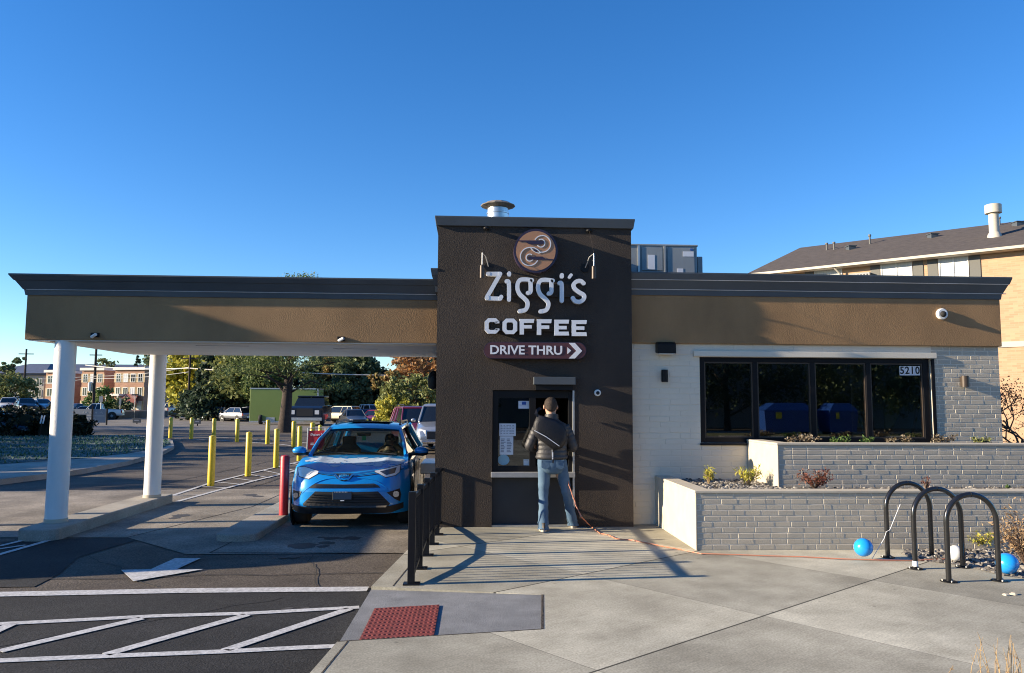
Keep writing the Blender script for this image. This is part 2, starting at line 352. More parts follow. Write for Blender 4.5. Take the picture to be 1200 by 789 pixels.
# old asphalt patches / concrete apron under the canopy
sheet('concrete_apron', [(-.6, 9.93), (-3.5, 9.9), (-4.75, 11.15), (-14, 11.35), (-16, 16.6), (-6, 17.3), (-.45, 17.6)], GZ - .004, 'apron')
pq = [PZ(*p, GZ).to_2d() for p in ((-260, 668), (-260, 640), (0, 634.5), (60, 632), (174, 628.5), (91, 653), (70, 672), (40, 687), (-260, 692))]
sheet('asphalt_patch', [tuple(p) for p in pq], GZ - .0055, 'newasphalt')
j = MB()
for a, c in (((246, 647.6), (470, 648)), ((246, 647.6), (352, 596))):
    A, C_ = PZ(*a, GZ), PZ(*c, GZ); j.strip([A + Vector((0, 0, -.002)), C_ + Vector((0, 0, -.002))], .022, (0, 0, 1), .001)
j.strip([(-4.75, 11.15, GZ - .002), (-3.95, 14.4, GZ - .002), (-3.9, 17.3, GZ - .002)], .02, (0, 0, 1), .001)
struct('pavement_joint', j, 'soil')
# far street: lit band, sidewalk beyond
sheet('street', [(-260, 60), (-260, 128), (160, 96), (160, 52)], GZ - .004, 'farstreet')
sheet('far_pavement', [(-260, 128), (-260, 134), (160, 101), (160, 96)], GZ + .05, 'kerb', .2)
sheet('far_lawn', [(-260, 134), (-260, 300), (160, 300), (160, 101)], GZ + .03, 'drygrass')
b = MB(); b.box(-95, -43, 84, 112, GZ - .2, .72); struct('upper_parking_lot', b, 'farstreet')
# lawn island with kerb (left)
lw = [PZ(*p, GZ).to_2d() for p in ((-260, 596), (0, 568), (95, 555.5), (150, 545), (190, 533.5), (204, 526), (202, 519), (188, 514.5), (150, 512.5), (0, 513), (-260, 514))]
def inset(pts, d):
    c = sum(pts, Vector((0, 0))) / len(pts); return [p + (c - p).normalized() * d for p in pts]
sheet('lawn_kerb', [tuple(p) for p in lw], GZ + .12, 'kerb', .3)
lp = [PZ(*p, GZ).to_2d() for p in ((-260, 570), (0, 549), (60, 545), (100, 541.5), (150, 535.5), (192, 528), (200, 524), (197, 519.5), (185, 516), (150, 513.5), (0, 514), (-260, 515))]
sheet('lawn_base', [tuple(p) for p in lp], GZ + .13, 'frostgrass')
g = MB()
xs = [p.x for p in lp]; ys = [p.y for p in lp]
def inside(p, poly):
    c = False; n = len(poly)
    for i in range(n):
        a, q = poly[i], poly[(i + 1) % n]
        if (a[1] > p[1]) != (q[1] > p[1]) and p[0] < (q[0] - a[0]) * (p[1] - a[1]) / (q[1] - a[1]) + a[0]: c = not c
    return c
k = 0
while k < 9000:
    p = (rnd.uniform(-34, max(xs)), rnd.uniform(min(ys), max(ys)))
    if not inside(p, lp): continue
    k += 1
    if noise.noise(Vector((p[0] * .5, p[1] * .5, 0))) < -.25 and rnd.random() < .7: continue
    h = rnd.uniform(.04, .10); a = rnd.uniform(0, 3.14); s = rnd.uniform(.02, .05); z = GZ + .13
    dx, dy = math.cos(a) * s, math.sin(a) * s; lx, ly = rnd.uniform(-.05, .05), rnd.uniform(-.05, .05)
    g.poly([(p[0] - dx, p[1] - dy, z), (p[0] + dx, p[1] + dy, z), (p[0] + lx, p[1] + ly, z + h)])
o = g.build('lawn_grass', leafmat('frost_blades', (.03, .09, .045), (.20, .28, .25), (.07, .15, .09)), kind='stuff')
tag(o, 'short frosted grass of the shaded lawn island behind the columns', 'grass')
# tar seams and wandering cracks in the old lane asphalt
rc = random.Random(12); tb = MB()
for (x0, y0, x1, y1, w_) in ((-.95, 8.75, -5.2, 8.62, .018), (-5.2, 8.62, -13, 8.9, .02), (-3.2, 8.2, -4.6, 9.8, .012), (-1.6, 8.15, -1.9, 9.85, .010), (-6.3, 12.2, -16, 12.9, .02), (-7.2, 17.5, -6.2, 30, .03), (-4.9, 17.7, -4.4, 33, .03), (-12, 19, -7, 24, .02), (-4.2, 19.5, -9.5, 21.5, .02), (-5, 5.2, -1.8, 7.7, .008), (-3.6, 6.2, -6.5, 7.3, .008)):
    n = int(math.hypot(x1 - x0, y1 - y0) / .18) + 3; o_ = 0; P = []
    for i in range(n + 1):
        t = i / n; o_ = o_ * .8 + rc.gauss(0, .022); dx, dy = x1 - x0, y1 - y0; l_ = math.hypot(dx, dy); P.append((x0 + dx * t - dy / l_ * o_, y0 + dy * t + dx / l_ * o_, GZ - .0025))
    tb.strip(P, w_, (0, 0, 1), .001)
struct('tar_seam', tb, 'rubber')
sp_ = MB()
for (x, y, r_) in ((-1.9, 10.6, .22), (-1.75, 11.1, .15), (-2.1, 9.7, .10), (-4.6, 13.2, .16), (-4.4, 16.2, .2), (-1.6, 7.3, .07), (-3.1, 6.6, .06)):
    for k in range(3):
        q = r_ * rc.uniform(.25, 1); cx_, cy_ = x + rc.gauss(0, r_ * .8), y + rc.gauss(0, r_ * .8)
        sp_.poly([(cx_ + q * rc.uniform(.7, 1.2) * math.cos(t * .45), cy_ + q * rc.uniform(.7, 1.2) * math.sin(t * .45), GZ - .0022 + .0003 * k) for t in range(14)])
M['oil'] = mat('oil_stain', (.055, .050, .045), .7, .3, 30, .4, 70)
struct('oil_stain', sp_, 'oil')
# painted markings
def line_px(b, pts, wd=.10, z=GZ, sub=8):
    P = [PZ(*p, z) + Vector((0, 0, .002)) for p in pts]; b.strip(P, wd, (0, 0, 1), .002)
l = MB(); line_px(l, [(-60, 697.6), (0, 696.8), (218, 692.5), (431, 690.6)], .19); struct('stop_line', l, 'paintline')
l = MB(); line_px(l, [(-80, 739), (0, 731.5), (60, 728.6), (181, 722.3), (291, 719.2), (421, 712)], .10); line_px(l, [(-80, 778), (0, 774.6), (122, 769.5), (262, 764), (350, 759.5), (398, 757.5)], .095)
for a, c in (((-70, 770), (17, 730)), ((0, 763.5), (166, 725)), ((124, 767.5), (289, 721)), ((264, 762.5), (409, 714)), ((-130, 776), (-60, 750))):
    line_px(l, [a, c], .10)
struct('hatched_marking', l, 'paintline')
A = [PZ(*p, GZ) + Vector((0, 0, .001)) for p in ((204.9, 654.6), (235.3, 654.3), (206.9, 667.4), (238.3, 667.4), (156.2, 681.4), (142, 668.2), (176.5, 667.4))]
b = MB(); b.prism(A, (0, 0, .002)); struct('lane_arrow', b, 'paintline')
# two lines with hatch along the bollards
l = MB(); line_px(l, [(202, 581), (247, 566), (290, 555.5), (352, 541), (420, 528)], .09); line_px(l, [(207.5, 588), (260, 573.5), (300, 563), (352, 550.5), (372, 545)], .09)
for t in range(9):
    u = t / 8.5
    a = PZ(202 + u * 150, 581 - 40 * u - 2 * math.sin(u * 3.14), GZ); c = PZ(207.5 + 32 - u * 12 + u * 142, 588 - 8 - 34 * u, GZ)
    l.strip([a + Vector((0, 0, .0015)), c + Vector((0, 0, .0015))], .05, (0, 0, 1), .0015)
line_px(l, [(0, 640), (25, 634), (33, 630.4)], .07); line_px(l, [(-40, 660), (0, 649.8), (40, 638.5), (70, 629.6)], .08); line_px(l, [(-20, 646), (2, 643.2), (30, 639)], .06)
struct('lane_marking', l, 'paintline')
l = MB(); line_px(l, [(205, 514.2), (262, 516.5), (330, 521), (372, 526)], .12); line_px(l, [(205, 511.8), (262, 513), (330, 516.5), (380, 521)], .10); struct('far_lane_marking', l, 'paintline')
# islands with rounded ends
def island(name, x0, x1, y0, y1, h=.15, slope=0):
    pts = []; r = (x1 - x0) / 2; cx = (x0 + x1) / 2
    for k in range(9): a = math.pi + math.pi * k / 8; pts.append((cx + r * math.cos(a), y0 + r * .55 + r * .55 * math.sin(a)))
    for k in range(9): a = math.pi * k / 8; pts.append((cx + r * math.cos(a), y1 - r * .4 + r * .4 * math.sin(a)))
    b = MB(); b.prism([(x, y, GZ - .1) for x, y in pts], (0, 0, h + .1)); return struct(name, b, 'kerb', bevel=.02)
island('canopy_kerb_island', -6.13, -5.60, 10.85, 15.1)
island('lane_kerb_island', -3.46, -2.9, 10.75, 18.5, h=.095)
# sidewalk (top z = 0) with a ramp cut into it
RB, RC = (.66, 7.09), (.56, 6.02); RZL = -.03
RA, RD = tuple(PZ(435, 691, RZL).to_2d()), tuple(PZ(395, 757, RZL).to_2d())
b = MB()
b.prism([(x, y, -.4) for x, y in [RA, RB, (16, 7.09), (16, 11.3), (kx(11.3), 11.3)]], (0, 0, .4))
b.prism([(x, y, -.4) for x, y in [RB, RC, (16, 6.02), (16, 7.09)]], (0, 0, .4))
b.prism([(x, y, -.4) for x, y in [RD, RC, (16, 6.02), (16, -16), (kx(-16), -16)][::-1]], (0, 0, .4))
struct('sidewalk', b, 'sidewalk')
b = MB()
b.loft([[(*RA, GZ - .1), (*RD, GZ - .1), (*RC, GZ - .1), (*RB, GZ - .1)], [(*RA, RZL), (*RD, RZL), (*RC, -.002), (*RB, -.002)]])
struct('kerb_ramp', b, 'ramp')
# kerb joint strip and worn kerb top
b = MB()
for y0, y1 in ((-10, RD[1]), (RA[1], 11.0)):
    b.strip([(kx(y0) + .15, y0, .001), (kx(y1) + .15, y1, .001)], .012, (0, 0, 1), .001)
b.strip([(*RC, .001), (.66, 7.09, .001)], .02, (0, 0, 1), .001); b.strip([(*RD, .001), (.56, 6.02, .001)], .012, (0, 0, 1), .001)
struct('kerb_joint', b, 'soil')
# tactile pad (brick red, raised ribs) lying on the ramp
def ramp_pt(px, py):
    p = PZ(px, py, -.08)
    for _ in range(4):
        t = (p.x - RD[0]) / (RC[0] - RD[0]); p = PZ(px, py, RZL + .003 + t * (-RZL - .002))
    return p
q = [ramp_pt(*p) for p in ((439, 713.8), (515, 709.5), (508, 747.5), (420, 752.6))]
tp = MB(); up = Vector((0, 0, .006)); tp.prism([p + Vector((0, 0, .001)) for p in q], up)
for i in range(15):
    for jx in range(11):
        u, v = (i + .5) / 15, (jx + .5) / 11
        c = (q[0] * (1 - u) + q[1] * u) * (1 - v) + (q[3] * (1 - u) + q[2] * u) * v + up
        tp.b.faces.ensure_lookup_table(); tp.lathe([(.016, 0), (.013, .004), (.008, .006)], c, 8)
M['tactile'] = mat('brick_red_tactile', (.165, .028, .024), .8, .25, 9, .3, 60)
struct('tactile_paving', tp, 'tactile')
# gravel bed at right + stones
gp = [(5.05, 8.9), (4.95, 8.55), (5.35, 8.2), (5.4, 7.75), (5.95, 7.1), (6.6, 6.6), (9, 5.6), (14, 5), (14, 9.1), (5.2, 9.14)]
sheet('gravel_bed', gp, .004, 'gravelbed')
g = MB(); n_ = 0
def stone(g, x, y, z, s):
    vs = []
    for k in range(6):
        a = k * math.pi / 3 + rnd.uniform(-.3, .3); vs.append((x + math.cos(a) * s * rnd.uniform(.7, 1.2), y + math.sin(a) * s * rnd.uniform(.6, 1.1)))
    h = s * rnd.uniform(.5, .9); tz = rnd.uniform(-.3, .3) * h
    g.loft([[(p[0], p[1], z) for p in vs], [(x + (p[0] - x) * 1.05, y + (p[1] - y) * 1.05, z + h * .45) for p in vs], [(x + (p[0] - x) * .5, y + (p[1] - y) * .5, z + h + tz) for p in vs]])
while n_ < 3800:
    x, y = rnd.uniform(4.9, 9.5), rnd.uniform(6.2, 9.12)
    if y < 7.5: x = rnd.uniform(4.9, 8)
    if not inside((x, y), gp): continue
    stone(g, x, y, .004, rnd.uniform(.012, .034)); n_ += 1
stm = leafmat('pebble_tones', (.09, .08, .07), (.46, .43, .38), (.25, .23, .21), .9)
tag(g.build('gravel', stm, kind='stuff'), 'grey and tan river gravel in the bed beside the bike racks', 'gravel')
for p, s, lb in ((((1179, 698)), .03, 'pale loose pebble left on the concrete, leftmost of two near the right edge'), ((1188, 697), .035, 'dark edged loose pebble on the concrete, rightmost of two near the right edge')):
    c = PZ(*p, 0); g = MB(); stone(g, c.x, c.y, 0, s); tag(g.build('pebble', 'coping'), lb, 'pebble', 'loose pebbles on the concrete')

# lawn and pavement behind the camera (mirrored in the shop window)
sheet('rear_lawn', [(4, -28), (60, -28), (60, -15), (4, -15)], GZ + .10, 'drygrass', .2)
sheet('rear_pavement', [(-20, -33), (60, -33), (60, -30.5), (-20, -30.5)], GZ + .06, 'kerb', .2)
sheet('rear_path', [(1, -14.5), (60, -12.5), (60, -11.0), (1, -13.0)], .004, 'kerb')
# ================================================================== COFFEE SHOP
TY, WY, BY, CY = 10.95, 11.17, 11.12, 11.40    # planes: tower face, wall face, band face, canopy band face
TX0, TX1, TZ = -.50, 2.31, 4.30
WX1 = 7.97
shop = thing('coffee_shop', 'drive through coffee building with dark brown tower, tan fascia, white columned canopy and brick wing', 'building', (2.3, 11.2, 0), world=True)
# service opening in tower
SX0, SX1 = PY(577, 500, TY).x, PY(672.5, 500, TY).x
SZ1 = PY(625, 457.5, TY).z; SILL = PY(625, 556, TY).z
b = MB()
D = 3.0
b.box(TX0, SX0, TY, TY + D, -.3, TZ); b.box(SX1, TX1, TY, TY + D, -.3, TZ); b.box(SX0, SX1, TY, TY + D, SZ1, TZ); b.box(SX0, SX1, TY + 1.6, TY + D, -.3, SZ1)
b.box(SX0, SX1, TY + .08, TY + 1.6, -.3, -.005)
b.build('tower_wall', 'tower', shop)
b = MB()
b.loft([[(TX0 - .03, TY - .03, TZ - .02), (TX1 + .03, TY - .03, TZ - .02), (TX1 + .03, TY + D, TZ - .02), (TX0 - .03, TY + D, TZ - .02)],
        [(TX0 - .05, TY - .05, TZ + .10), (TX1 + .05, TY - .05, TZ + .10), (TX1 + .05, TY + D, TZ + .10), (TX0 - .05, TY + D, TZ + .10)],
        [(TX0 - .05, TY - .05, TZ + .12), (TX1 + .05, TY - .05, TZ + .12), (TX1 + .05, TY + D, TZ + .12), (TX0 - .05, TY + D, TZ + .12)]])
b.build('tower_cap', 'cornice', shop, bevel=.006)
# lower dark panel below the service window, jambs, threshold
b = MB(); b.box(SX0 + .001, SX1 - .001, TY + .10, TY + .14, .02, SILL - .05); b.build('lower_panel', 'doorpanel', shop)
b = MB(); b.box(SX0 - .0, SX1 + .0, TY + .02, TY + .10, 0.001, .022); b.build('threshold', 'lightmetal', shop)
sw = MB(); fy = TY + .035; zt, zb = SZ1 - .002, SILL + .035; mx = PY(624.5, 500, TY).x
for x0, x1, z0, z1 in ((SX0 + .002, SX0 + .085, zb, zt), (SX1 - .075, SX1 - .02, zb, zt), (SX0 + .085, SX1 - .075, zt - .11, zt), (SX0 + .085, SX1 - .075, zb, zb + .075), (mx - .045, mx + .045, zb + .075, zt - .11)):
    sw.box(x0, x1, fy, fy + .09, z0, z1)
swin = sw.build('service_window', 'black', shop, bevel=.004)
b = MB(); b.box(SX0 + .08, mx - .04, fy + .045, fy + .051, zb + .07, zt - .10); b.build('pane', 'glass2', swin)
b = MB(); b.box(SX0 - .015, SX1 + .01, TY - .06, TY + .14, SILL - .04, SILL + .032); b.build('sill', 'sill', shop, bevel=.004)
b = MB(); b.box(SX1 - .018, SX1 + .008, TY - .006, TY + .05, .02, SZ1); b.build('side_trim', 'lightmetal', shop)
def notice(px0, py0, px1, py1, m, y, rows=0, cols=1, nm='notice'):
    a, c = PY(px0, py1, y), PY(px1, py0, y); b = MB(); b.box(a.x, c.x, y, y + .002, a.z, c.z)
    ww, hh = c.x - a.x, c.z - a.z
    for r in range(rows):
        for q in range(cols):
            x0 = a.x + ww * (.08 + .88 * q / cols); z = c.z - hh * (.14 + .78 * r / rows)
            b.box(x0, x0 + ww * .88 / cols * rnd.uniform(.5, .85), y - .001, y, z - hh * .03, z + hh * .015, 1)
    b.build(nm, [m, 'ink'], swin)
ny = fy + .040
notice(585, 496.5, 604.5, 511, 'paper', ny, 6, 5); notice(585.5, 511.5, 601.5, 533, 'paper', ny, 9, 2)
notice(607.5, 470, 620, 479, 'paper', ny, 2, 1); notice(613.5, 538.5, 620, 545.5, 'paper', ny, 1, 1)
a = PY(614, 472.6, ny); b = MB(); b.box(a.x - .03, a.x + .03, ny - .003, ny - .001, a.z - .022, a.z + .022); b.build('notice', 'blueink', swin)
a = PY(590, 539, ny); b = MB(); b.prism([(a.x + .085 * math.cos(t * .4), ny, a.z + .075 * math.sin(t * .4)) for t in range(16)], (0, .002, 0)); b.build('sticker', 'palesticker', swin)
# small interior behind the window: back wall, counter, shelf shapes
b = MB(); b.box(SX0 + .01, SX1 - .01, TY + 1.55, TY + 1.59, SILL, SZ1 - .01); b.build('interior_wall', 'interior', shop)
b = MB(); b.box(SX0 + .01, SX1 - .01, TY + .15, TY + .5, SILL - .05, SILL - .01); b.build('inner_counter', 'sill', shop)
# header box above the window (fly fan housing)
a, c = PY(625.3, 457.0, TY), PY(675, 441.5, TY)
# ---- wing brick wall with window
WNX0, WNX1 = PY(820.5, 470, WY).x, PY(1093.5, 470, WY).x
WNZ0, WNZ1 = PY(950, 519.5, WY).z, PY(950, 419.5, WY).z
BZ0, BZ1, CZ = 2.62, 3.335, 3.66
def brickwall(x0, x1, z0, z1, y, hole=None, bl=.2, ch=.0672, end_round=False, seed=1, irregular=.12, depth=.0034, soldier=False):
    b = MB(); r = random.Random(seed); rows = int(round((z1 - z0) / ch)); ch = (z1 - z0) / rows; g = .0058
    for i in range(rows):
        za, zc = z0 + i * ch + g, z0 + (i + 1) * ch - g
        x = x0 - (bl * .5 if i % 2 else 0) - r.uniform(0, .02)
        while x < x1:
            ln = bl * (r.choice((.5, .75)) if r.random() < irregular else 1)
            a, c = max(x + g, x0), min(x + ln - g, x1); x += ln
            if c - a < .02: continue
            segs = [(a, c)]
            if hole and zc > hole[2] and za < hole[3]:
                segs = []
                if a < hole[0]: segs.append((a, min(c, hole[0])))
                if c > hole[1]: segs.append((max(a, hole[1]), c))
            for p, q in segs:
                if q - p < .015: continue
                d = depth + r.uniform(-.0015, .0015); e = .003; tw = r.uniform(-.0012, .0012)
                f = [(p, y, za), (q, y, za), (q, y, zc), (p, y, zc)]
                t = [(p + e, y - d + tw, za + e), (q - e, y - d - tw, za + e), (q - e, y - d - tw, zc - e), (p + e, y - d + tw, zc - e)]
                v1 = [b.b.verts.new(k) for k in f]; v2 = [b.b.verts.new(k) for k in t]
                b.b.faces.new(v2)
                for k in range(4): b.b.faces.new((v1[k], v1[(k + 1) % 4], v2[(k + 1) % 4], v2[k]))
    return b
hole = (WNX0, WNX1, WNZ0, WNZ1)
b = MB()
b.box(TX1 - .4, WNX0, WY, WY + .22, -.3, BZ0 + .3); b.box(WNX1, WX1 - .03, WY, WY + .22, -.3, BZ0 + .3)
b.box(WNX0, WNX1, WY, WY + .22, -.3, WNZ0); b.box(WNX0, WNX1, WY, WY + .22, WNZ1, BZ0 + .3)
b.box(WX1 - .25, WX1 - .03, WY + .22, WY + 7, -.3, BZ0 + .3); b.box(-.45, WX1 - .25, WY + 7, WY + 7.2, -.3, BZ0 + .3)
b.box(-.45, -.25, TY + 3.001, WY + 7, -.3, BZ0 + .3)
b.build('wing_wall', 'creammortar', shop)
brickwall(TX1 + .005, WNX1 - 1.2, 0, BZ0, WY, hole, bl=.30, ch=.0820, seed=3, irregular=.05, depth=.0035).build('painted_brick', 'cream', shop)
brickwall(WNX1 + .0, WX1 - .03, 0, BZ0, WY, hole, seed=5).build('painted_brick', 'greybrick', shop)
b = MB()
for x0, x1, y0, y1 in ((TX1, WX1, BY, WY + .20), (WX1 - .22, WX1, WY + .2, WY + 7.2)): b.box(x0, x1, y0, y1, BZ0, BZ1)
b.build('fascia', 'fascia', shop, bevel=.008)
def cornice(x0, x1, y0, y1, left=.13, right=.13, endl=True, endr=True):
    def ring(o, z, ol, orr): return [(x0 - ol, y0 - o, z), (x1 + orr, y0 - o, z), (x1 + orr, y1 + .0, z), (x0 - ol, y1 + .0, z)]
    b = MB(); pr = [(.012, BZ1 - .002), (.022, BZ1 + .08), (.030, BZ1 + .085), (.085, BZ1 + .215), (.095, BZ1 + .22), (.12, CZ - .02), (.12, CZ)]
    b.loft([ring(o, z, o * (left / .12), o * (right / .12)) for o, z in pr]); return b
cornice(TX1 + .002, WX1, BY, WY + 7.2, left=0).build('cornice', 'cornice', shop, smooth=False)
cornice(-.53, TX0 - .001, BY - .06, BY + 1.5, left=.07, right=0).build('cornice', 'cornice', shop)
# thin cornice beads, the sun glint painted in as a pale tone
M['glint'] = mat('pale_sun_glint', (.50, .50, .50), .35, metal=.3)
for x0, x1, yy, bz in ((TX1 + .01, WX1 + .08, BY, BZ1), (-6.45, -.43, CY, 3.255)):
    for z, o_ in ((bz + .083, .028), (bz + .217, .090)): b = MB(); b.tube([(x0, yy - o_, z), (x1, yy - o_, z)], .007, 6); b.build('glint_bead', 'glint', shop)
# ---- canopy at left
CX0, CX1, CYB = -6.45, -.42, 14.35
b = MB()
fl = [(CX0, CY), (CX1, CY), (CX1, CYB), (CX0 + .42, CYB)]
KB1, KZ = 3.26, 3.555
b.loft([[(x, y, BZ0 - .01) for x, y in fl], [(x, y, KB1) for x, y in fl]]); b.build('fascia', 'fascia', shop, bevel=.008)
b = MB(); b.box(CX0 + .30, CX1, CY + .12, CYB - .05, BZ0 - .035, BZ0 - .0105); b.build('soffit', 'soffit', shop)
b = MB(); fl2 = [(CX0 + .05, CY + .015), (CX1, CY + .015), (CX1, CYB - .02), (CX0 + .46, CYB - .02)]; b.loft([[(x, y, BZ0 - .022) for x, y in fl2], [(x, y, BZ0 - .0102) for x, y in fl2]]); b.build('soffit_trim', 'soffit', shop)
b = MB(); pr = [(.012, KB1 - .002), (.022, KB1 + .075), (.030, KB1 + .08), (.085, KB1 + .20), (.095, KB1 + .205), (.13, KZ - .02), (.13, KZ)]
b.loft([[(CX0 - o * 1.6, CY - o, z), (CX1, CY - o, z), (CX1, CYB + o, z), (CX0 + .42 - o * 1.6, CYB + o, z)] for o, z in pr]); b.build('cornice', 'cornice', shop)
for yc, xc in ((11.55, -5.94), (14.52, -5.79)):
    b = MB(); b.lathe([(.150, 0.0), (.150, .03), (.145, .05), (.144, 1.2), (.143, BZ0 + .02)], (xc, yc, 0), 32)
    o = b.build('column', 'white_col', shop, smooth=True)
    b = MB(); b.lathe([(.154, 0), (.154, .055)], (xc, yc, 0), 32); b.build('column_base', 'coping', o, smooth=True)
# thin cracks / seams in the soffit
for q in ((-4.2, -3.4, 11.9, 11.91), (-2.2, -1.5, 12.3, 12.31)): b = MB(); b.box(*q, BZ0 - .038, BZ0 - .034); b.build('soffit_seam', 'dark', shop)
# roof slabs
b = MB(); b.box(TX0 + .2, WX1 - .05, WY + .3, WY + 7.1, CZ - .16, CZ - .12); b.build('roof', 'greymetal', shop)
# left wall ledge and beyond
# ---- shop window
M['winblack'] = mat('black_window_frame', (.005, .005, .007), .4, .2, 5, spec=.2)
wf = MB(); y0, y1 = WY + .035, WY + .115
ix0 = PY(826, 470, y0).x; ixe = PY(1083, 470, y0).x
xs_m = [PY(885.6, 470, y0).x, PY(953.3, 470, y0).x, PY(1018.7, 470, y0).x]
wf.box(WNX0, ix0, y0, y1, WNZ0, WNZ1); wf.box(ixe, WNX1 - .03, y0, y1, WNZ0, WNZ1)
wf.box(ix0, ixe, y0, y1, WNZ1 - .07, WNZ1); wf.box(ix0, ixe, y0, y1, WNZ0, WNZ0 + .075)
for x in xs_m: wf.box(x - .035, x + .035, y0, y1, WNZ0 + .075, WNZ1 - .07)
frame = wf.build('shop_window', 'winblack', shop, bevel=.004)
px_ = [ix0] + [v for x in xs_m for v in (x - .035, x + .035)] + [ixe]
for i in range(0, 8, 2):
    g = MB(); g.box(px_[i] - .01, px_[i + 1] + .01, y0 + .035, y0 + .043, WNZ0 + .07, WNZ1 - .065); g.build('pane', 'glass', frame)
    g = MB()
    for (a0, a1, c0, c1) in ((px_[i], px_[i] + .018, WNZ0 + .075, WNZ1 - .07), (px_[i + 1] - .018, px_[i + 1], WNZ0 + .075, WNZ1 - .07), (px_[i] + .018, px_[i + 1] - .018, WNZ0 + .075, WNZ0 + .093), (px_[i] + .018, px_[i + 1] - .018, WNZ1 - .088, WNZ1 - .07)): g.box(a0, a1, y0 + .012, y0 + .034, c0, c1)
    g.build('bead', 'darkmetal', frame)
b = MB(); b.box(WNX0 - .01, WNX1 - .02, WY - .03, WY + .10, WNZ0 - .035, WNZ0 - .002); b.build('window_sill', 'winblack', shop, bevel=.004)
hx0, hx1 = PY(813.6, 412, WY - .06).x, PY(1098.5, 415, WY - .06).x
b = MB(); b.box(hx0, hx1, WY - .045, WY + .02, WNZ1 + .004, WNZ1 + .088); b.build('window_header', 'cream', shop, bevel=.005)
b = MB(); b.box(WNX1 - .008, WNX1 + .035, WY - .016, WY + .01, WNZ0, WNZ1); b.build('window_jamb', 'winblack', shop)
# address numerals on pale squares
ya = y0 + .028
for i, ch_ in enumerate('5210'):
    a, c = PY(1054.4 + i * 6.0, 440, ya), PY(1059.8 + i * 6.0, 429.2, ya)
    b = MB(); b.box(a.x, c.x, ya, ya + .003, a.z, c.z); cx, cz = (a.x + c.x) / 2, (a.z + c.z) / 2
    text_mb(b, ch_, .155, lambda v, cx=cx, cz=cz: Vector((cx + v.x * .92, ya - .002 - v.z, cz + v.y)), .001, 1, bold=.003)
    b.build('address_number', ['paper', 'dark'], frame, recalc=False)
# interior room: back wall, floor, counter, a curved yellow display and leaning boards seen through the glass
b = MB(); b.box(TX1 + .05, WX1 - .3, 15.2, 15.3, -.1, 2.9); b.box(TX1 + .02, TX1 + .05, WY + .25, 15.2, -.1, 2.9); b.build('interior_wall', 'shopinterior', shop)
b = MB(); b.box(TX1 + .05, WX1 - .3, WY + .23, 15.2, -.12, -.02); b.build('interior_floor', 'interior', shop)
b = MB(); b.box(TX1 + .05, WX1 - .3, WY + .23, 15.2, 2.9, 2.95); b.build('interior_ceiling', 'interior', shop)
a = PY(1000, 460, 12.3)
M['yellowboard'] = mat('yellow_display', (.5, .34, .08), .6); M['woodstick'] = mat('pine_batten', (.45, .27, .12), .7)
b = MB(); pts = [(1042, 452), (1048, 458), (1053, 470), (1054, 482), (1050, 495), (1043, 505), (1038, 507), (1037, 480)]; b.prism([PY(*p, 12.0) for p in pts], (0, .05, 0)); o = b.build('display_board', 'yellowboard'); tag(o, 'curved yellow display board standing inside behind the right window pane', 'display board')
for p0, p1, lb in (((1068, 513), (1075, 478), 'thin pine batten leaning inside the right pane, below the address number'), ((1013, 513), (1004, 476), 'pale pine batten leaning inside beside the third mullion')):
    b = MB(); b.strip([PY(*p0, 11.6), PY(*p1, 11.75)], .045, (0, -1, 0), .02); tag(b.build('wooden_batten', 'woodstick'), lb, 'batten', 'battens leaning inside the window')
# side ledge left of the tower, and the lantern under the canopy on that wall
p = PY(500, 540, 13.2)
b = MB(); x0, x1 = PY(494, 545, 13.6).x, -.44; b.box(x0, x1, 13.3, 14.5, 1.7 - (541 - 475) * 13.5 / 900 - .18, 1.7 - (541 - 475) * 13.5 / 900); o = b.build('drive_window_shelf', 'lightmetal', shop, bevel=.01)
p = PY(504.5, 445, 12.2); b = MB(); b.lathe([(.01, -.16), (.08, -.13), (.10, 0), (.07, .10), (.02, .14)], (p.x + .05, 12.2, p.z), 16); o = b.build('wall_lantern', 'black', smooth=True); tag(o, 'dark rounded wall lantern under the canopy beside the tower', 'lantern')
# ================================================================== SIGNS
SY = TY - .001
def zpx(u, v, y): return PY(560 + u / 6.071, 300 + v / 6.071, y)
yl = TY - .11
def arc(cx, cy, r, a0, a1, n=10, rx=None): return [(cx + (rx or r) * math.cos(R(a0 + (a1 - a0) * i / n)), cy - r * math.sin(R(a0 + (a1 - a0) * i / n))) for i in range(n + 1)]
zs = thing('shop_name_sign', "pale raised letters Ziggi's on the dark tower, just below the round copper emblem", 'sign', (.9, TY, 2.9), world=True)
def catmull(P, k=5):
    if len(P) < 3: return P
    Q = [P[0]] + P + [P[-1]]; out = []
    for i in range(1, len(Q) - 2):
        for t in range(k):
            u = t / k; p0, p1, p2, p3 = (Vector(q) for q in Q[i - 1:i + 3])
            out.append(.5 * ((2 * p1) + (p2 - p0) * u + (2 * p0 - 5 * p1 + 4 * p2 - p3) * u * u + (3 * p1 - p0 - 3 * p2 + p3) * u ** 3))
    return out + [Vector(P[-1])]
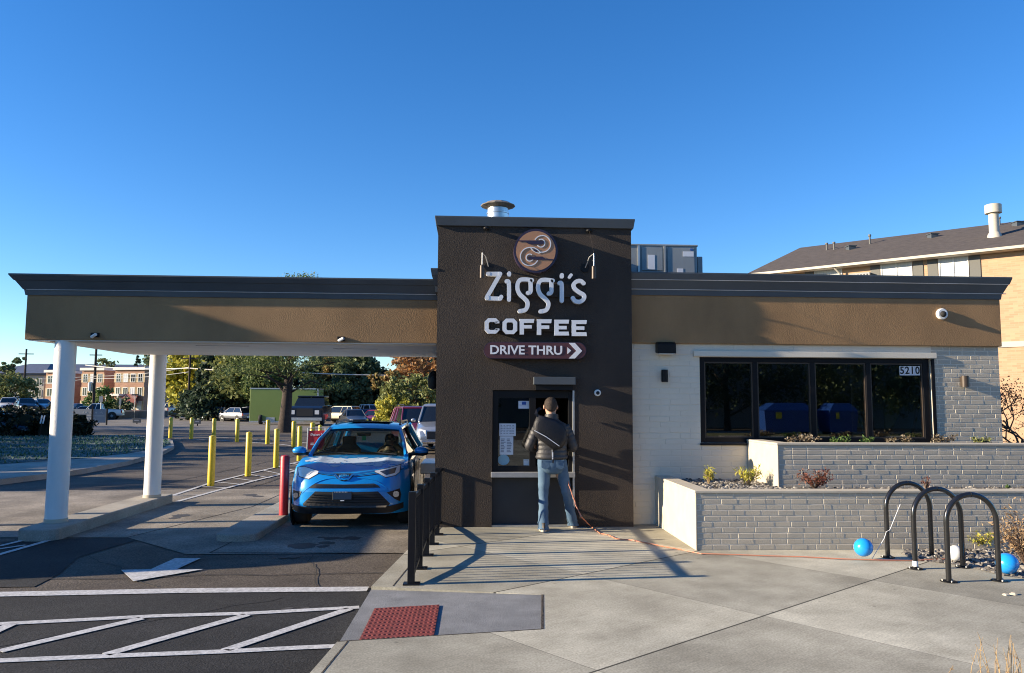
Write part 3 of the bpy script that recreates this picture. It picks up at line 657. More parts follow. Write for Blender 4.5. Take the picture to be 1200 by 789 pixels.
def rounded(b, pts, wd, y, th=.07, mi=0, smooth=True):
    P = [zpx(*p, y) for p in pts]
    def dsc(p, e): b.prism([(p.x + wd / 2 * math.cos(t * math.pi / 10), y - th - e, p.z + wd / 2 * math.sin(t * math.pi / 10)) for t in range(20)], (0, th * .9, 0), mi)
    if smooth:
        Q = [Vector(q) for q in catmull(P)]; b.strip(Q, wd, (0, -1, 0), th, mi)
        dsc(Q[0], .0006); dsc(Q[-1], .0009)
    else:
        for k, (p, q) in enumerate(zip(P, P[1:])): b.strip([p, q], wd, (0, -1, 0), th + .0004 * k, mi)
        for k, p in enumerate(P): dsc(p, .003 + .0004 * k)
Wd = 34 / 6.071 * 10.85 / 900
glyphs = [
    [[(72, 133), (158, 133), (64, 298), (64, 306), (158, 309), (165, 296)]],
    [[(221, 130), (221, 138)], [(203, 186), (219, 198), (220, 316)]],
    [[(383, 178), (330, 172), (296, 178), (281, 205), (281, 242), (296, 276), (330, 308), (350, 332), (350, 362), (334, 388), (296, 397)], [(372, 184), (373, 256), (354, 268)]],
    [[(530, 181), (477, 175), (443, 181), (428, 208), (428, 245), (443, 279), (477, 311), (497, 335), (497, 364), (481, 390), (443, 399)], [(519, 187), (520, 260), (501, 272)]],
    [[(594, 142), (594, 152)], [(577, 198), (593, 208), (594, 324)]],
    [[(659, 142), (648, 156)]],
    [[(748, 200), (728, 184), (700, 186), (678, 208), (684, 236), (715, 262), (750, 284), (748, 312), (722, 330), (690, 326), (672, 304)]],
]
for gi, gl in enumerate(glyphs):
    b = MB()
    for st in gl: rounded(b, st, Wd * (.70 if gi == 5 else .86), TY - .045, .07, smooth=gi != 0)
    b.build('letter', 'lettering', zs)
b = MB(); a, c = zpx(110, 288, TY), zpx(735, 205, TY); b.box(a.x, c.x, TY - .044, TY - .0005, a.z, c.z); b.build('raceway', 'tower', zs)
cs = thing('coffee_word_sign', 'pale raised block letters COFFEE on the dark tower', 'sign', (.9, TY, 2.6), world=True)
def poly_letter(parts):
    b = MB()
    for pts in parts: b.prism([zpx(*p, TY - .115) for p in pts], (0, .07, 0))
    b.build('letter', 'lettering', cs)
def octring(x0, x1, y0, y1, s, openr=False):
    c = 24
    out = [(x0 + c, y0), (x1 - c, y0), (x1, y0 + c), (x1, y1 - c), (x1 - c, y1), (x0 + c, y1), (x0, y1 - c), (x0, y0 + c)]
    i = 14
    inn = [(x0 + s + i * .6, y0 + s - 2), (x1 - s - i * .6, y0 + s - 2), (x1 - s, y0 + s + i * .5), (x1 - s, y1 - s - i * .5), (x1 - s - i * .6, y1 - s + 2), (x0 + s + i * .6, y1 - s + 2), (x0 + s, y1 - s - i * .5), (x0 + s, y0 + s + i * .5)]
    parts = []
    for k in range(8):
        if openr and k == 2: continue
        k2 = (k + 1) % 8; q = [out[k], out[k2], inn[k2], inn[k]]
        parts.append(q)
    if openr:   # terminals
        parts.append([(x1 - s, y0 + c), (x1, y0 + c), (x1, y0 + 36), (x1 - s, y0 + 36)]); parts.append([(x1 - s, y1 - 36), (x1, y1 - 36), (x1, y1 - c), (x1 - s, y1 - c)])
    return parts
def F_(x0, x1, y0, y1, e=False):
    s = 30; m = (y0 + y1) / 2; P = [[(x0, y0), (x0 + s, y0), (x0 + s, y1), (x0, y1)], [(x0 + s, y0), (x1, y0), (x1 - 4, y0 + 27), (x0 + s, y0 + 27)], [(x0 + s, m - 12), (x1 - 18, m - 12), (x1 - 18, m + 12), (x0 + s, m + 12)]]
    if e: P.append([(x0 + s, y1 - 27), (x1 - 4, y1 - 27), (x1, y1), (x0 + s, y1)])
    return P
for prt in (octring(49, 153, 443, 553, 28, True), octring(176, 280, 446, 556, 28), F_(298, 402, 449, 559), F_(421, 526, 451, 562), F_(545, 650, 454, 566, True), F_(669, 776, 457, 570, True)): poly_letter(prt)
b = MB(); a, c = zpx(80, 535, TY), zpx(745, 470, TY); b.box(a.x, c.x, TY - .044, TY - .0005, a.z, c.z); b.build('raceway', 'tower', cs)
# pill sign
ds = thing('drive_thru_sign', 'maroon pill shaped sign reading DRIVE THRU with white chevron arrow', 'sign', (.9, TY, 2.4), world=True)
def pill(x0, x1, y0, y1, y, th, m, name, tilt=4):
    r = (y1 - y0) / 2; cy = (y0 + y1) / 2; pts = [zpx(x0 + r + r * math.cos(R(a)), cy - r * math.sin(R(a)), y) for a in range(90, 271, 15)] + [zpx(x1 - r + r * math.cos(R(a)), cy + 3 - r * math.sin(R(a)), y) for a in range(-90, 91, 15)]
    b = MB(); b.prism(pts, (0, th, 0)); return b.build(name, m, ds)
pill(42, 772, 612, 731, TY - .12, .1195, 'navy', 'sign_body'); pill(46, 768, 616, 728, TY - .126, .0055, 'maroon', 'sign_face')
yt = TY - .128
b = MB(); L0, L1 = zpx(88, 700, yt), zpx(600, 640, yt); cx, cz = (L0.x + L1.x) / 2, (L0.z + L1.z) / 2
text_mb(b, 'DRIVE THRU', .155, lambda v: Vector((cx + v.x, yt - .002 - v.z, cz + v.y)), .002, 0, bold=.0035)
xs_ = [v.co.x for v in b.b.verts]; s_ = (L1.x - L0.x) / (max(xs_) - min(xs_)); m_ = (max(xs_) + min(xs_)) / 2
zs2 = [v.co.z for v in b.b.verts]; sz = (L1.z - L0.z) / (max(zs2) - min(zs2)); mz = (max(zs2) + min(zs2)) / 2
for v in b.b.verts: v.co.x = cx + (v.co.x - m_) * s_; v.co.z = cz + (v.co.z - mz) * sz
b.build('lettering', 'paper', ds, recalc=False)
b = MB(); b.prism([zpx(*p, yt - .003) for p in ((637, 650), (664, 674), (637, 699))], (0, .003, 0)); b.prism([zpx(*p, yt - .003) for p in ((646, 619), (690, 619), (741, 675), (741, 677), (690, 730), (646, 730), (700, 676))], (0, .003, 0)); b.build('chevron', 'paper', ds)
# round emblem
es = thing('round_emblem_sign', 'round copper emblem sign with white swirl lines near the tower top', 'sign', (.95, TY, 3.7), world=True)
def ez(u, v, y): return PY(590 + u / 12.525, 262 + v / 12.525, y)
EC = (475, 402)
def disc(r, y, th, m, nm):
    b = MB(); b.prism([ez(EC[0] + r * math.cos(t * math.pi / 24), EC[1] + r * math.sin(t * math.pi / 24), y) for t in range(48)], (0, th, 0)); b.build(nm, m, es)
disc(322, TY - .13, .1295, 'navy', 'rim'); disc(290, TY - .134, .0035, 'copper', 'sign_face')
ye = TY - .1345
def eline(pts, wpx, m, nm, yy=ye):
    b = MB(); b.strip([ez(*p, yy) for p in pts], wpx / 12.525 * 10.82 / 900, (0, -1, 0), .004); b.build(nm, m, es)
eline(arc(570, 300, 122, 152, -95, 24) + [(520, 438), (470, 420), (425, 390), (395, 355)], 15, 'paper', 'swirl')
eline([(545, 430), (500, 385), (450, 358), (400, 350)] + arc(380, 487, 132, 95, 335, 24), 15, 'paper', 'swirl', ye - .001)
eline(arc(550, 290, 58, 120, -150, 18), 15, 'paper', 'swirl'); eline(arc(385, 502, 52, 50, 330, 18), 15, 'paper', 'swirl', ye - .001)
def eshape(pts, nm='bar'):
    b = MB(); b.prism([ez(*p, ye - .006) for p in pts], (0, .003, 0)); b.build(nm, 'navy', es)
eshape([(205, 248), (590, 252), (592, 290), (560, 308), (385, 308), (350, 290), (325, 268), (205, 262)]); eshape([(735, 540), (620, 533), (380, 530), (355, 510), (372, 484), (575, 486), (610, 516), (735, 526)]); eshape([(437, 398), (465, 377), (503, 398), (482, 422)])
# ================================================================== FIXTURES
# gooseneck lamps either side of the signs
for (pxp, pyp), (lx, ly), (tx, ty), lb in (((572.5, 313), (565, 318.5), (570, 268.3), 'left gooseneck sign lamp hanging beside the letter Z'), ((685.5, 314.5), (696, 319.5), (690, 271), 'right gooseneck sign lamp hanging over the last letter of the name')):
    pl = PY(pxp, pyp, TY); yy = TY - .22; lp_ = PY(lx, ly, yy); top = PY(lx, ly - 22, yy)
    t = thing('gooseneck_lamp', lb, 'lamp', (pl.x, TY, pl.z), group='gooseneck lamps on the tower', world=True)
    b = MB(); b.lathe([(.062, -.02), (.062, -.001)], (pl.x, TY, pl.z), 20, axis='Y'); b.build('wall_plate', 'black', t, smooth=True)
    b = MB(); b.tube([(pl.x, TY - .01, pl.z), (pl.x * .5 + lp_.x * .5, TY - .12, top.z - .03), (lp_.x, yy, top.z), (lp_.x, yy, lp_.z + .05)], .008, 8); b.build('arm', 'lightmetal', t, smooth=True)
    b = MB(); b.lathe([(.012, .10), (.032, .085), (.034, -.09), (.028, -.092)], (lp_.x, yy, lp_.z), 20); b.build('lamp_shade', 'darkmetal', t, smooth=True)
    tp = PY(tx, ty, TY); b = MB(); b.ball((tp.x, TY - .03, tp.z), (.045, .04, .03), 8); b.build('bracket', 'black', t, smooth=True)
    b = MB(); b.tube([(tp.x, TY - .05, tp.z), (lp_.x, yy, top.z)], .0025, 5); b.build('stay_wire', 'darkmetal', t)
# fly-fan housing
a, c = PY(625.5, 457.0, TY - .12), PY(674.5, 442.0, TY - .12)
t = thing('air_curtain_housing', 'grey metal box mounted over the right half of the service window', 'vent housing', (a.x, TY, a.z), world=True)
b = MB(); b.box(a.x, c.x, TY - .13, TY - .0005, a.z + .075, c.z); b.build('cover', 'cornice', t, bevel=.006)
b = MB(); b.box(a.x + .03, c.x - .03, TY - .07, TY - .0005, a.z, a.z + .075); b.build('grille', 'black', t)
def domecam(px, py, y, r, lb):
    p = PY(px, py, y); t = thing('dome_camera', lb, 'security camera', (p.x, y, p.z), world=True)
    b = MB(); b.lathe([(r, -.001), (r, -.03), (r * .86, -.045)], (p.x, y, p.z), 20, axis='Y'); b.build('housing', 'white', t, smooth=True)
    b = MB(); b.ball((p.x, y - .045, p.z - r * .05), r * .55, 8); b.build('lens', 'dark', t, smooth=True)
domecam(700, 460.5, TY, .048, 'small white dome camera on the dark tower right of the service window')
domecam(1103, 368.3, BY, .085, 'white dome camera high on the tan fascia at the right end')
for px, py, lb in ((112, 393, 'small dark camera on the canopy fascia above the near column'), (400, 397.5, 'small white and black camera at the canopy fascia bottom near the tower')):
    p = PY(px, py, CY); t = thing('fascia_camera', lb, 'security camera', (p.x, CY, p.z), group='small cameras on the canopy fascia', world=True)
    b = MB(); b.box(p.x - .06, p.x + .06, CY - .035, CY - .0005, p.z - .03, p.z + .035); b.build('mount', 'black', t, bevel=.008)
    b = MB(); b.tube([(p.x - .03, CY - .05, p.z - .03), (p.x + .045, CY - .09, p.z + .005)], .022, 10); b.build('lens_barrel', 'white', t, smooth=True)
# flood lamp, sconces
p, q = PY(770.5, 414.5, WY - .14), PY(792, 400.8, WY - .14)
t = thing('flood_lamp', 'black box flood lamp under the fascia right of the tower', 'lamp', (p.x, WY, p.z), world=True)
b = MB(); b.prism([(p.x, WY - .16, p.z), (p.x, WY - .16, q.z - .03), (p.x, WY - .10, q.z), (p.x, WY - .005, q.z), (p.x, WY - .005, p.z + .02)], (q.x - p.x, 0, 0)); b.build('housing', 'black', t, bevel=.01)
b = MB(); b.box(p.x + .02, q.x - .02, WY - .15, WY - .04, p.z - .006, p.z + .004); b.build('lens', 'white', t)
def sconce(px, py, m, lb, h=.19, r=.052):
    p = PY(px, py, WY - .08); t = thing('wall_sconce', lb, 'lamp', (p.x, WY, p.z), world=True)
    b = MB(); pts = [(p.x + r * math.cos(R(a)), WY - .05 - r * math.sin(R(a))) for a in range(0, 181, 15)]
    b.prism([(x, y, p.z - h / 2) for x, y in pts], (0, 0, h)); b.build('shade', m, t, smooth=True, angle=30)
    b = MB(); b.box(p.x - r * .8, p.x + r * .8, WY - .05, WY - .005, p.z - h * .42, p.z + h * .42); b.build('back_plate', m, t)
sconce(779.5, 440.5, 'black', 'narrow black wall sconce on the cream wall between tower and window', .18, .048)
sconce(1132.3, 447.0, 'darkmetal', 'bronze half cylinder wall sconce on the grey brick right of the window', .165, .055)
# roof flue with conical cap
p = PY(583.5, 250, 11.9); fx = p.x
t = thing('roof_flue', 'galvanised roof flue with wide rusty conical cap above the tower', 'flue', (fx, 11.9, 4.3), world=True)
z0 = PY(583.5, 256, 11.9).z
b = MB(); b.lathe([(.172, 4.0), (.172, z0 + .06), (.178, z0 + .065), (.178, z0 + .085), (.168, z0 + .09), (.165, z0 + .15)], (fx, 11.9, 0), 28); b.build('pipe', 'galv', t, smooth=True)
b = MB(); b.lathe([(.16, z0 + .15), (.27, z0 + .19), (.275, z0 + .20), (.20, z0 + .235), (.19, z0 + .245), (.05, z0 + .262)], (fx, 11.9, 0), 14); b.build('cap', 'rust', t)
# rooftop unit
YU = 13.6
t = thing('rooftop_unit', 'grey rooftop air handling unit with access panels behind the wing cornice', 'hvac unit', (3.5, YU, 3.5), world=True)
def U(px, py, y=YU): return PY(px, py, y)
x0, x1, zt_ = U(700, 300).x, U(817, 300).x, U(780, 287.5).z
b = MB(); b.box(x0, x1, YU, YU + 1.4, 3.5, zt_); b.build('cabinet', 'greymetal', t, bevel=.02)
b = MB(); b.box(x0 - .01, x1 + .012, YU - .015, YU + 1.42, zt_ - .02, zt_ + .015); b.build('lid', 'greymetal', t, bevel=.008)
for a, c, bot in ((752, 776, 317), (782, 813.5, 330)):
    b = MB(); b.box(U(a, 300).x, U(c, 300).x, YU - .018, YU - .001, U(a, bot).z, zt_ - .05); b.build('access_panel', 'greymetal', t, bevel=.004)
for x in (748.5, 779): b = MB(); b.box(U(x, 300).x - .02, U(x, 300).x + .012, YU - .03, YU - .001, 3.5, zt_ - .02); b.build('corner_post', 'lightmetal' if x < 750 else 'greymetal', t)
for a, c, d_, e, m in ((759, 767, 299, 316, 'paper'), (800, 812.5, 295, 301, 'paper'), (793, 800, 315, 320, 'paper'), (808.5, 811.5, 291.5, 294, 'blueink')):
    b = MB(); b.box(U(a, 300).x, U(c, 300).x, YU - .022, YU - .0185, U(a, e).z, U(a, d_).z)
    b.build('label_plate', m, t)
b = MB(); b.box(U(819, 300).x, U(825.2, 300).x, YU + .1, YU + .9, 3.5, U(820, 299.5).z); b.build('side_box', 'greymetal', t, bevel=.01)
# ================================================================== PLANTERS
def planter(name, label, x0, x1, y0, yb, z0, z1, soilx, course, seed):
    t = thing(name, label, 'planter', (x0, y0, z0), world=True)
    T_ = .2
    b = MB(); b.box(x0 + .004, x1, y0 + .004, y0 + T_, z0 - .05, z1 - .03); b.box(x0 + .004, x0 + T_, y0 + T_, yb, z0 - .05, z1 - .03); b.build('wall', 'mortar', t)
    brickwall(x0 + .012, x1, z0, z1 - .03, y0 + .004, None, seed=seed, ch=course, irregular=.22).build('brick_face', 'greybrick', t)
    b = MB(); b.box(x0 - .003, x0 + .012, y0 - .006, yb, z0, z1 - .03); b.build('rendered_end', 'coping', t, bevel=.003)
    b = MB(); b.box(x0 - .010, x1, y0 - .014, y0 + T_ + .01, z1 - .03, z1); b.box(x0 - .010, x0 + T_ + .01, y0 + T_ + .01, yb, z1 - .03, z1); b.build('coping', 'coping', t, bevel=.006)
    b = MB(); b.box(x0 + T_, x1, y0 + T_, yb, z0, z1 - .06); b.build('soil', 'soil', t)
    return t
LY0 = 9.16
planter('brick_planter', 'lower grey brick planter with cream rendered left end standing on the sidewalk', 2.68, 13, LY0, WY - .002, 0, .70, None, .0655, 11)
planter('brick_planter', 'upper grey brick planter under the wide shop window, behind the lower planter', 4.05, 13, 10.05, WY - .003, .62, 1.225, None, .0655, 12)
g = MB(); n_ = 0
while n_ < 1500:
    if n_ % 3: x, y, z = rnd.uniform(2.9, 4.04), rnd.uniform(9.4, 11.1), .64
    else: x, y, z = rnd.uniform(4.05, 8.5), rnd.uniform(9.38, 10.03), .64
    stone(g, x, y, z, rnd.uniform(.012, .032)); n_ += 1
tag(g.build('planter_gravel', stm, kind='stuff'), 'dark and white gravel mulch in the lower brick planter', 'gravel')
g = MB()
for k in range(500): stone(g, rnd.uniform(4.3, 8.5), rnd.uniform(10.28, 11.1), 1.165, rnd.uniform(.012, .03))
tag(g.build('planter_gravel', stm, kind='stuff'), 'gravel mulch in the upper brick planter below the window', 'gravel')
# ================================================================== FENCE
ft = thing('pedestrian_railing', 'black metal picket railing with square posts between drive lane and sidewalk', 'railing', (-.5, 9.2, 0), world=True)
ys_p = [7.53 + .70 * i for i in range(6)]; xf = lambda y: -.59 + (y - 7.53) * .043 + .035
botz = [.035, .11, .165, .165, .11, .05]; TOP = .83
for i, y in enumerate(ys_p):
    x = xf(y); b = MB(); b.box(x - .034, x + .034, y - .034, y + .034, .004, TOP + .04); pst = b.build('post', 'blackfence', ft, bevel=.004)
    b = MB(); b.box(x - .075, x + .085, y - .06, y + .06, .001, .014); b.build('base_plate', 'blackfence', pst, bevel=.003)
for i in range(5):
    ya_, yb_ = ys_p[i] + .034, ys_p[i + 1] - .034
    b = MB(); b.prism([(xf(ya_) - .014, ya_, TOP - .045), (xf(ya_) + .014, ya_, TOP - .045), (xf(ya_) + .014, ya_, TOP - .005), (xf(ya_) - .014, ya_, TOP - .005)], (xf(yb_) - xf(ya_), yb_ - ya_, 0)); b.build('top_rail', 'blackfence', ft)
    b = MB(); a_, c_ = botz[i], botz[i + 1]; b.loft([[(xf(y) - .014, y, z), (xf(y) + .014, y, z), (xf(y) + .014, y, z + .032), (xf(y) - .014, y, z + .032)] for y, z in ((ya_, a_), (yb_, c_))]); b.build('bottom_rail', 'blackfence', ft)
    for k in range(1, 6):
        y = ys_p[i] + .70 * k / 6; z = a_ + (c_ - a_) * k / 6 + .02; x = xf(y)
        b = MB(); b.box(x - .008, x + .008, y - .008, y + .008, z, TOP - .03); b.build('picket', 'blackfence', ft)
# ================================================================== BOLLARDS
def bollard(p, h, r, m, lb, grp, cap=True):
    b = MB(); b.lathe([(r, 0), (r, h - r * .55), (r * .82, h - r * .2), (r * .45, h - .01), (.01, h)], (0, 0, 0), 20)
    o = b.build('bollard', m, smooth=True, angle=50); o.location = (p.x, p.y, p.z); tag(o, lb, 'bollard', grp); return o
gb = 'yellow bollards along the drive lane'
near = [(247, 569.4, 'nearest and tallest yellow bollard in the row beside the drive lane'), (290.5, 558, 'second nearest yellow bollard of the row beside the drive lane'), (323.3, 548, 'third yellow bollard of the near row, left of the red bollard'), (350.5, 540, 'fourth yellow bollard of the near row, just left of the blue car mirror'), (374.5, 533, 'fifth yellow bollard of the near row, in front of the red sandwich board')]
for x, y, lb in near: bollard(PZ(x, y, GZ), 1.14 if x < 370 else 1.10, .078 if x < 370 else .07, 'yellow', lb, gb)
fb = [(199.5, 513.5, 'far yellow bollard nearest the rear canopy column'), (224, 514.5, 'far yellow bollard beside the small dark box sign'), (250.3, 516, 'far yellow bollard below the dark parked car'), (277.6, 518, 'far yellow bollard below the silver hatchback'), (313.4, 520.5, 'far yellow bollard in front of the green truck box'), (343.8, 524, 'far yellow bollard in front of the truck cab door'), (365.5, 528, 'short far yellow bollard just behind the red sandwich board')]
for x, y, lb in fb: bollard(PZ(x, y, GZ), 1.13, .10, 'yellow', lb, 'yellow bollards at the far side of the lane')
tag(bollard(Vector((-2.97, 12.62, -.056)), .95, .072, 'red', 'x', None), 'single red bollard on the kerb island left of the blue car', 'bollard')
# ================================================================== VEHICLES
def paint(name, c, metal=.3, rough=.32): return mat(name, c, rough, .06, 3, metal=metal, coat=1.0)
M['blue'] = paint('blue_car_paint', (.003, .26, .70), .1)
M['pmaroon'] = paint('maroon_paint', (.20, .012, .022)); M['pred'] = paint('red_paint', (.42, .02, .03)); M['psilver'] = paint('silver_paint', (.42, .44, .46), .6)
M['pwhite'] = paint('white_paint', (.70, .70, .68), 0); M['pcream'] = paint('cream_paint', (.66, .60, .46), 0); M['pdark'] = paint('dark_blue_paint', (.012, .018, .035)); M['pblack'] = paint('black_paint', (.012, .013, .016)); M['pmid'] = paint('mid_grey_silver_paint', (.17, .18, .20), .5); M['pgrey'] = paint('grey_paint', (.10, .11, .12), .5)
M['lamp'] = mat('headlamp_lens', (.80, .80, .80), .12, coat=1); M['tail'] = mat('tail_lamp_lens', (.42, .01, .012), .2, coat=1); M['trim'] = mat('black_trim', (.016, .016, .018), .55)
def wheel(c, r, wd, parent, side, spokes=7):
    t = MB(); x = c[0]; s = side
    t.lathe([(r * .62, -wd / 2), (r * .93, -wd / 2), (r, -wd * .3), (r, wd * .3), (r * .93, wd / 2), (r * .62, wd / 2)], c, 28, axis='X'); o = t.build('wheel', 'rubber', parent, smooth=True)
    q = MB(); xo = s * wd * .46
    q.lathe([(r * .63, xo - s * .03), (r * .63, xo), (r * .56, xo - s * .012), (r * .56, xo - s * .03)], c, 24, axis='X')
    for k in range(spokes):
        a = 2 * math.pi * k / spokes; d = Vector((0, math.cos(a), math.sin(a)))
        q.tube([Vector(c) + Vector((xo - s * .015, 0, 0)) + d * r * .08, Vector(c) + Vector((xo - s * .012, 0, 0)) + d * r * .60], [r * .09, r * .05], 6)
    q.lathe([(r * .12, xo - s * .02), (r * .12, xo), (.004, xo + s * .002)], c, 12, axis='X'); q.build('rim', 'rim', o)
    return o
PROF = {  # hood z, cowl z, belt z, deck z, greenhouse base t0,t1, roof t0,t1, cowl t
    'suv': (.50, .60, .62, .62, .26, .985, .41, .90), 'sedan': (.50, .62, .64, .66, .27, .84, .42, .69),
    'hatch': (.52, .63, .65, .62, .22, .97, .39, .84), 'pickup': (.56, .62, .64, .62, .27, .60, .37, .56)}
def make_car(name, label, cat, loc, rz, kind, L, W, H, pm, group=None, hatch_open=False, rails=False):
    t = thing(name, label, cat, loc, rz, group); hz, cz, bz, dz, g0, g1, r0, r1 = PROF[kind]
    y = lambda f: -L / 2 + f * L
    hw = W / 2; zb = .19 * H * (1.15 if kind in ('suv', 'pickup') else 1)
    st = [(0.0, .40, .80), (.012, hz * .86, .88), (.04, hz * .96, .95), (.10, hz, .985), (g0 * .95, cz, 1), (g0 + .04, bz, 1), (.5, bz, 1), (g1 - .08, max(bz, dz), .99), (.95, dz, .97), (.985, dz * .97, .93), (1.0, dz * .80, .86)]
    rings = []
    for f, zt, k in st:
        h = hw * k; zt = zt * H; lo = zb + (.04 if f in (0, 1.0) else 0)
        half = [(h * .80, lo), (h * .97, lo + .07 * H), (h, lo + .38 * (zt - lo)), (h * .985, lo + .70 * (zt - lo)), (h * .93, zt - .035 * H), (h * .80, zt)]
        rings.append([(x, y(f), z) for x, z in half] + [(0, y(f), zt + .018 * H)] + [(-x, y(f), z) for x, z in half[::-1]] + [(0, y(f), lo)])
    b = MB(); b.loft(rings); b.build('body', pm, t, smooth=True, angle=28)
    base = bz * H - .02
    def gh(z, f0, f1, h): return [(-h, y(f0) + .06, z), (-h * .55, y(f0), z), (h * .55, y(f0), z), (h, y(f0) + .06, z), (h, y(f1) - .04, z), (h * .6, y(f1), z), (-h * .6, y(f1), z), (-h, y(f1) - .04, z)]
    b = MB(); b.loft([gh(base, g0, g1 if kind != 'sedan' else g1, hw * .90), gh(H * .955, r0, r1, hw * .70)]); b.build('cabin_glass', 'darkglass', t, smooth=True, angle=25)
    b = MB(); b.loft([gh(H * .945, r0 - .008, r1 + .008, hw * .725), gh(H * .985, r0 + .01, r1 - .005, hw * .69), gh(H, r0 + .05, r1 - .04, hw * .52)])
    def pil(f0, x0, f1, x1, r=.035):
        for s in (-1, 1): b.tube([(s * x0, y(f0), base), (s * x1, y(f1), H * .95)], r, 6)
    pil(g0 + .01, hw * .88, r0 + .005, hw * .71); pil((g0 + g1) / 2 + .02, hw * .905, (r0 + r1) / 2 + .02, hw * .715); pil(g1 - .015, hw * .88, r1, hw * .70, .05)
    if kind in ('suv',): pil(g0 + (g1 - g0) * .76, hw * .905, r0 + (r1 - r0) * .80, hw * .715, .05)
    b.build('roof', pm, t, smooth=True)
    if rails:
        b = MB()
        for s in (-1, 1): b.tube([(s * hw * .62, y(r0 + .05), H * .98), (s * hw * .62, y(r0 + .08), H * 1.03), (s * hw * .62, y(r1 - .06), H * 1.03), (s * hw * .62, y(r1 - .02), H * .98)], .02, 6)
        b.build('roof_rails', 'trim', t)
    r = .205 * H * (1.08 if kind in ('suv', 'pickup') else 1.05) if kind != 'sedan' else .225 * H
    for f in (.19, .80):
        for s in (-1, 1):
            b = MB(); b.lathe([(r * 1.16, -.11), (r * 1.16, .0)], (s * (hw + .004) - (0 if s > 0 else -.0), y(f), r * 1.02), 22, axis='X'); 
            for v in b.b.verts:
                if s < 0: v.co.x += .11
            b.build('wheel_arch', 'trim', t)
            wheel((s * (hw - .08), y(f), r), r, .2, t, s)
    b = MB(); b.box(-hw * .55, hw * .55, y(0) - .012, y(.01), hz * H * .55, hz * H * .82); b.build('grille', 'trim', t, bevel=.01)
    b = MB(); b.box(-hw * .80, hw * .80, y(0) - .02, y(.02), zb + .02, zb + .11); b.build('front_bumper', 'trim' if kind != 'pickup' else 'chrome', t, bevel=.02)
    b = MB(); b.box(-hw * .80, hw * .80, y(.98), y(1) + .02, zb + .03, zb + .14); b.build('rear_bumper', 'trim' if kind != 'pickup' else 'chrome', t, bevel=.02)
    for s in (-1, 1):
        b = MB(); b.prism([(s * hw * .60, y(.0) - .005, hz * H * .66), (s * hw * .84, y(.02), hz * H * .70), (s * hw * .86, y(.025), hz * H * .90), (s * hw * .60, y(.0) - .0, hz * H * .86)], (0, .06, 0)); b.build('headlight', 'lamp', t)
        b = MB(); b.box(s * hw * .86 - .07, s * hw * .86 + .07, y(.975), y(1) + .004, dz * H * .66, dz * H * .93); b.build('tail_light', 'tail', t)
        b = MB(); b.ball((s * (hw + .10), y(g0 + .07), base + .06), (.10, .06, .07), 6); b.build('door_mirror', pm, t, smooth=True)
        for f in (.44, .62): b = MB(); b.box(s * hw * .985 - .012, s * hw * .985 + .012, y(f), y(f) + .14, bz * H * .86, bz * H * .86 + .03); b.build('door_handle', 'trim', t)
    b = MB(); b.box(-.26, .26, y(1) + .001, y(1) + .012, dz * H * .45, dz * H * .45 + .14); b.build('number_plate', 'white', t)
    if kind == 'pickup':
        b = MB(); b.box(-hw * .80, hw * .80, y(.64), y(.97), dz * H + .015, dz * H + .03); b.build('bed_cover', 'trim', t)
    if hatch_open:
        b = MB(); b.rbox((0, y(1.02), H * 1.0), (hw * .72, .45, .03), 0, rx=R(6)); b.build('open_tailgate', pm, t, bevel=.02)
    return t
def at(px, d, z=GZ): p = PY(px, 475, d); return Vector((p.x, d, z))
gcar = 'cars parked in the far lots'
make_car('parked_car', 'maroon SUV facing the camera behind the blue car, beside the tower', 'car', at(489, 33.5), R(14), 'suv', 4.7, 1.9, 1.80, 'pmaroon', gcar, rails=True)
make_car('pickup_truck', 'silver pickup truck half hidden behind the tower edge', 'pickup truck', at(516.5, 31.5), R(3), 'pickup', 5.2, 1.95, 1.90, 'psilver')
make_car('parked_car', 'cream SUV parked side-on beyond the roof of the blue car', 'car', at(399, 80), R(-118), 'suv', 4.7, 1.9, 1.72, 'pcream', gcar)
make_car('parked_car', 'white SUV with dark windows far behind, left of the red car', 'car', at(437, 88, GZ), R(35), 'suv', 4.6, 1.9, 1.9, 'pwhite', gcar)
make_car('parked_car', 'small bright red car right of the far white SUV', 'car', at(441, 70, GZ), R(-20), 'sedan', 4.4, 1.8, 1.4, 'pred', gcar)
make_car('parked_car', 'maroon sedan partly hidden left of the bright red car', 'car', at(428, 74, GZ), R(25), 'sedan', 4.4, 1.8, 1.45, 'pmaroon', gcar)
make_car('parked_car', 'dark grey sedan nose behind the cream SUV', 'car', at(415, 66, GZ), R(20), 'sedan', 4.5, 1.8, 1.45, 'pgrey', gcar)
make_car('parked_car', 'black SUV parked beyond the street left of the silver hatchback', 'car', at(256, 88), R(-122), 'suv', 4.6, 1.9, 1.55, 'pblack', gcar)
make_car('parked_car', 'silver hatchback with its tailgate raised beside the green truck box', 'car', at(278, 84), R(-128), 'hatch', 4.2, 1.8, 1.5, 'pmid', gcar, hatch_open=True)
make_car('pickup_truck', 'beige pickup truck seen from behind next to the dark brick wall', 'pickup truck', at(201, 122), R(172), 'pickup', 5.2, 2.0, 2.0, 'pcream')
make_car('parked_car', 'small dark car at the foot of the far utility pole by the yellow tree', 'car', at(219, 100), R(110), 'hatch', 3.6, 1.7, 1.25, 'pblack', gcar)
make_car('parked_car', 'dark blue car cut off by the left picture edge on the near lot', 'car', at(-9, 42.5), R(92), 'sedan', 4.6, 1.8, 1.42, 'pdark', gcar)
make_car('parked_car', 'white pickup shaped car in the far left lot behind the hedge', 'car', at(10, 92, .73), R(30), 'suv', 4.6, 1.9, 1.6, 'pwhite', gcar)
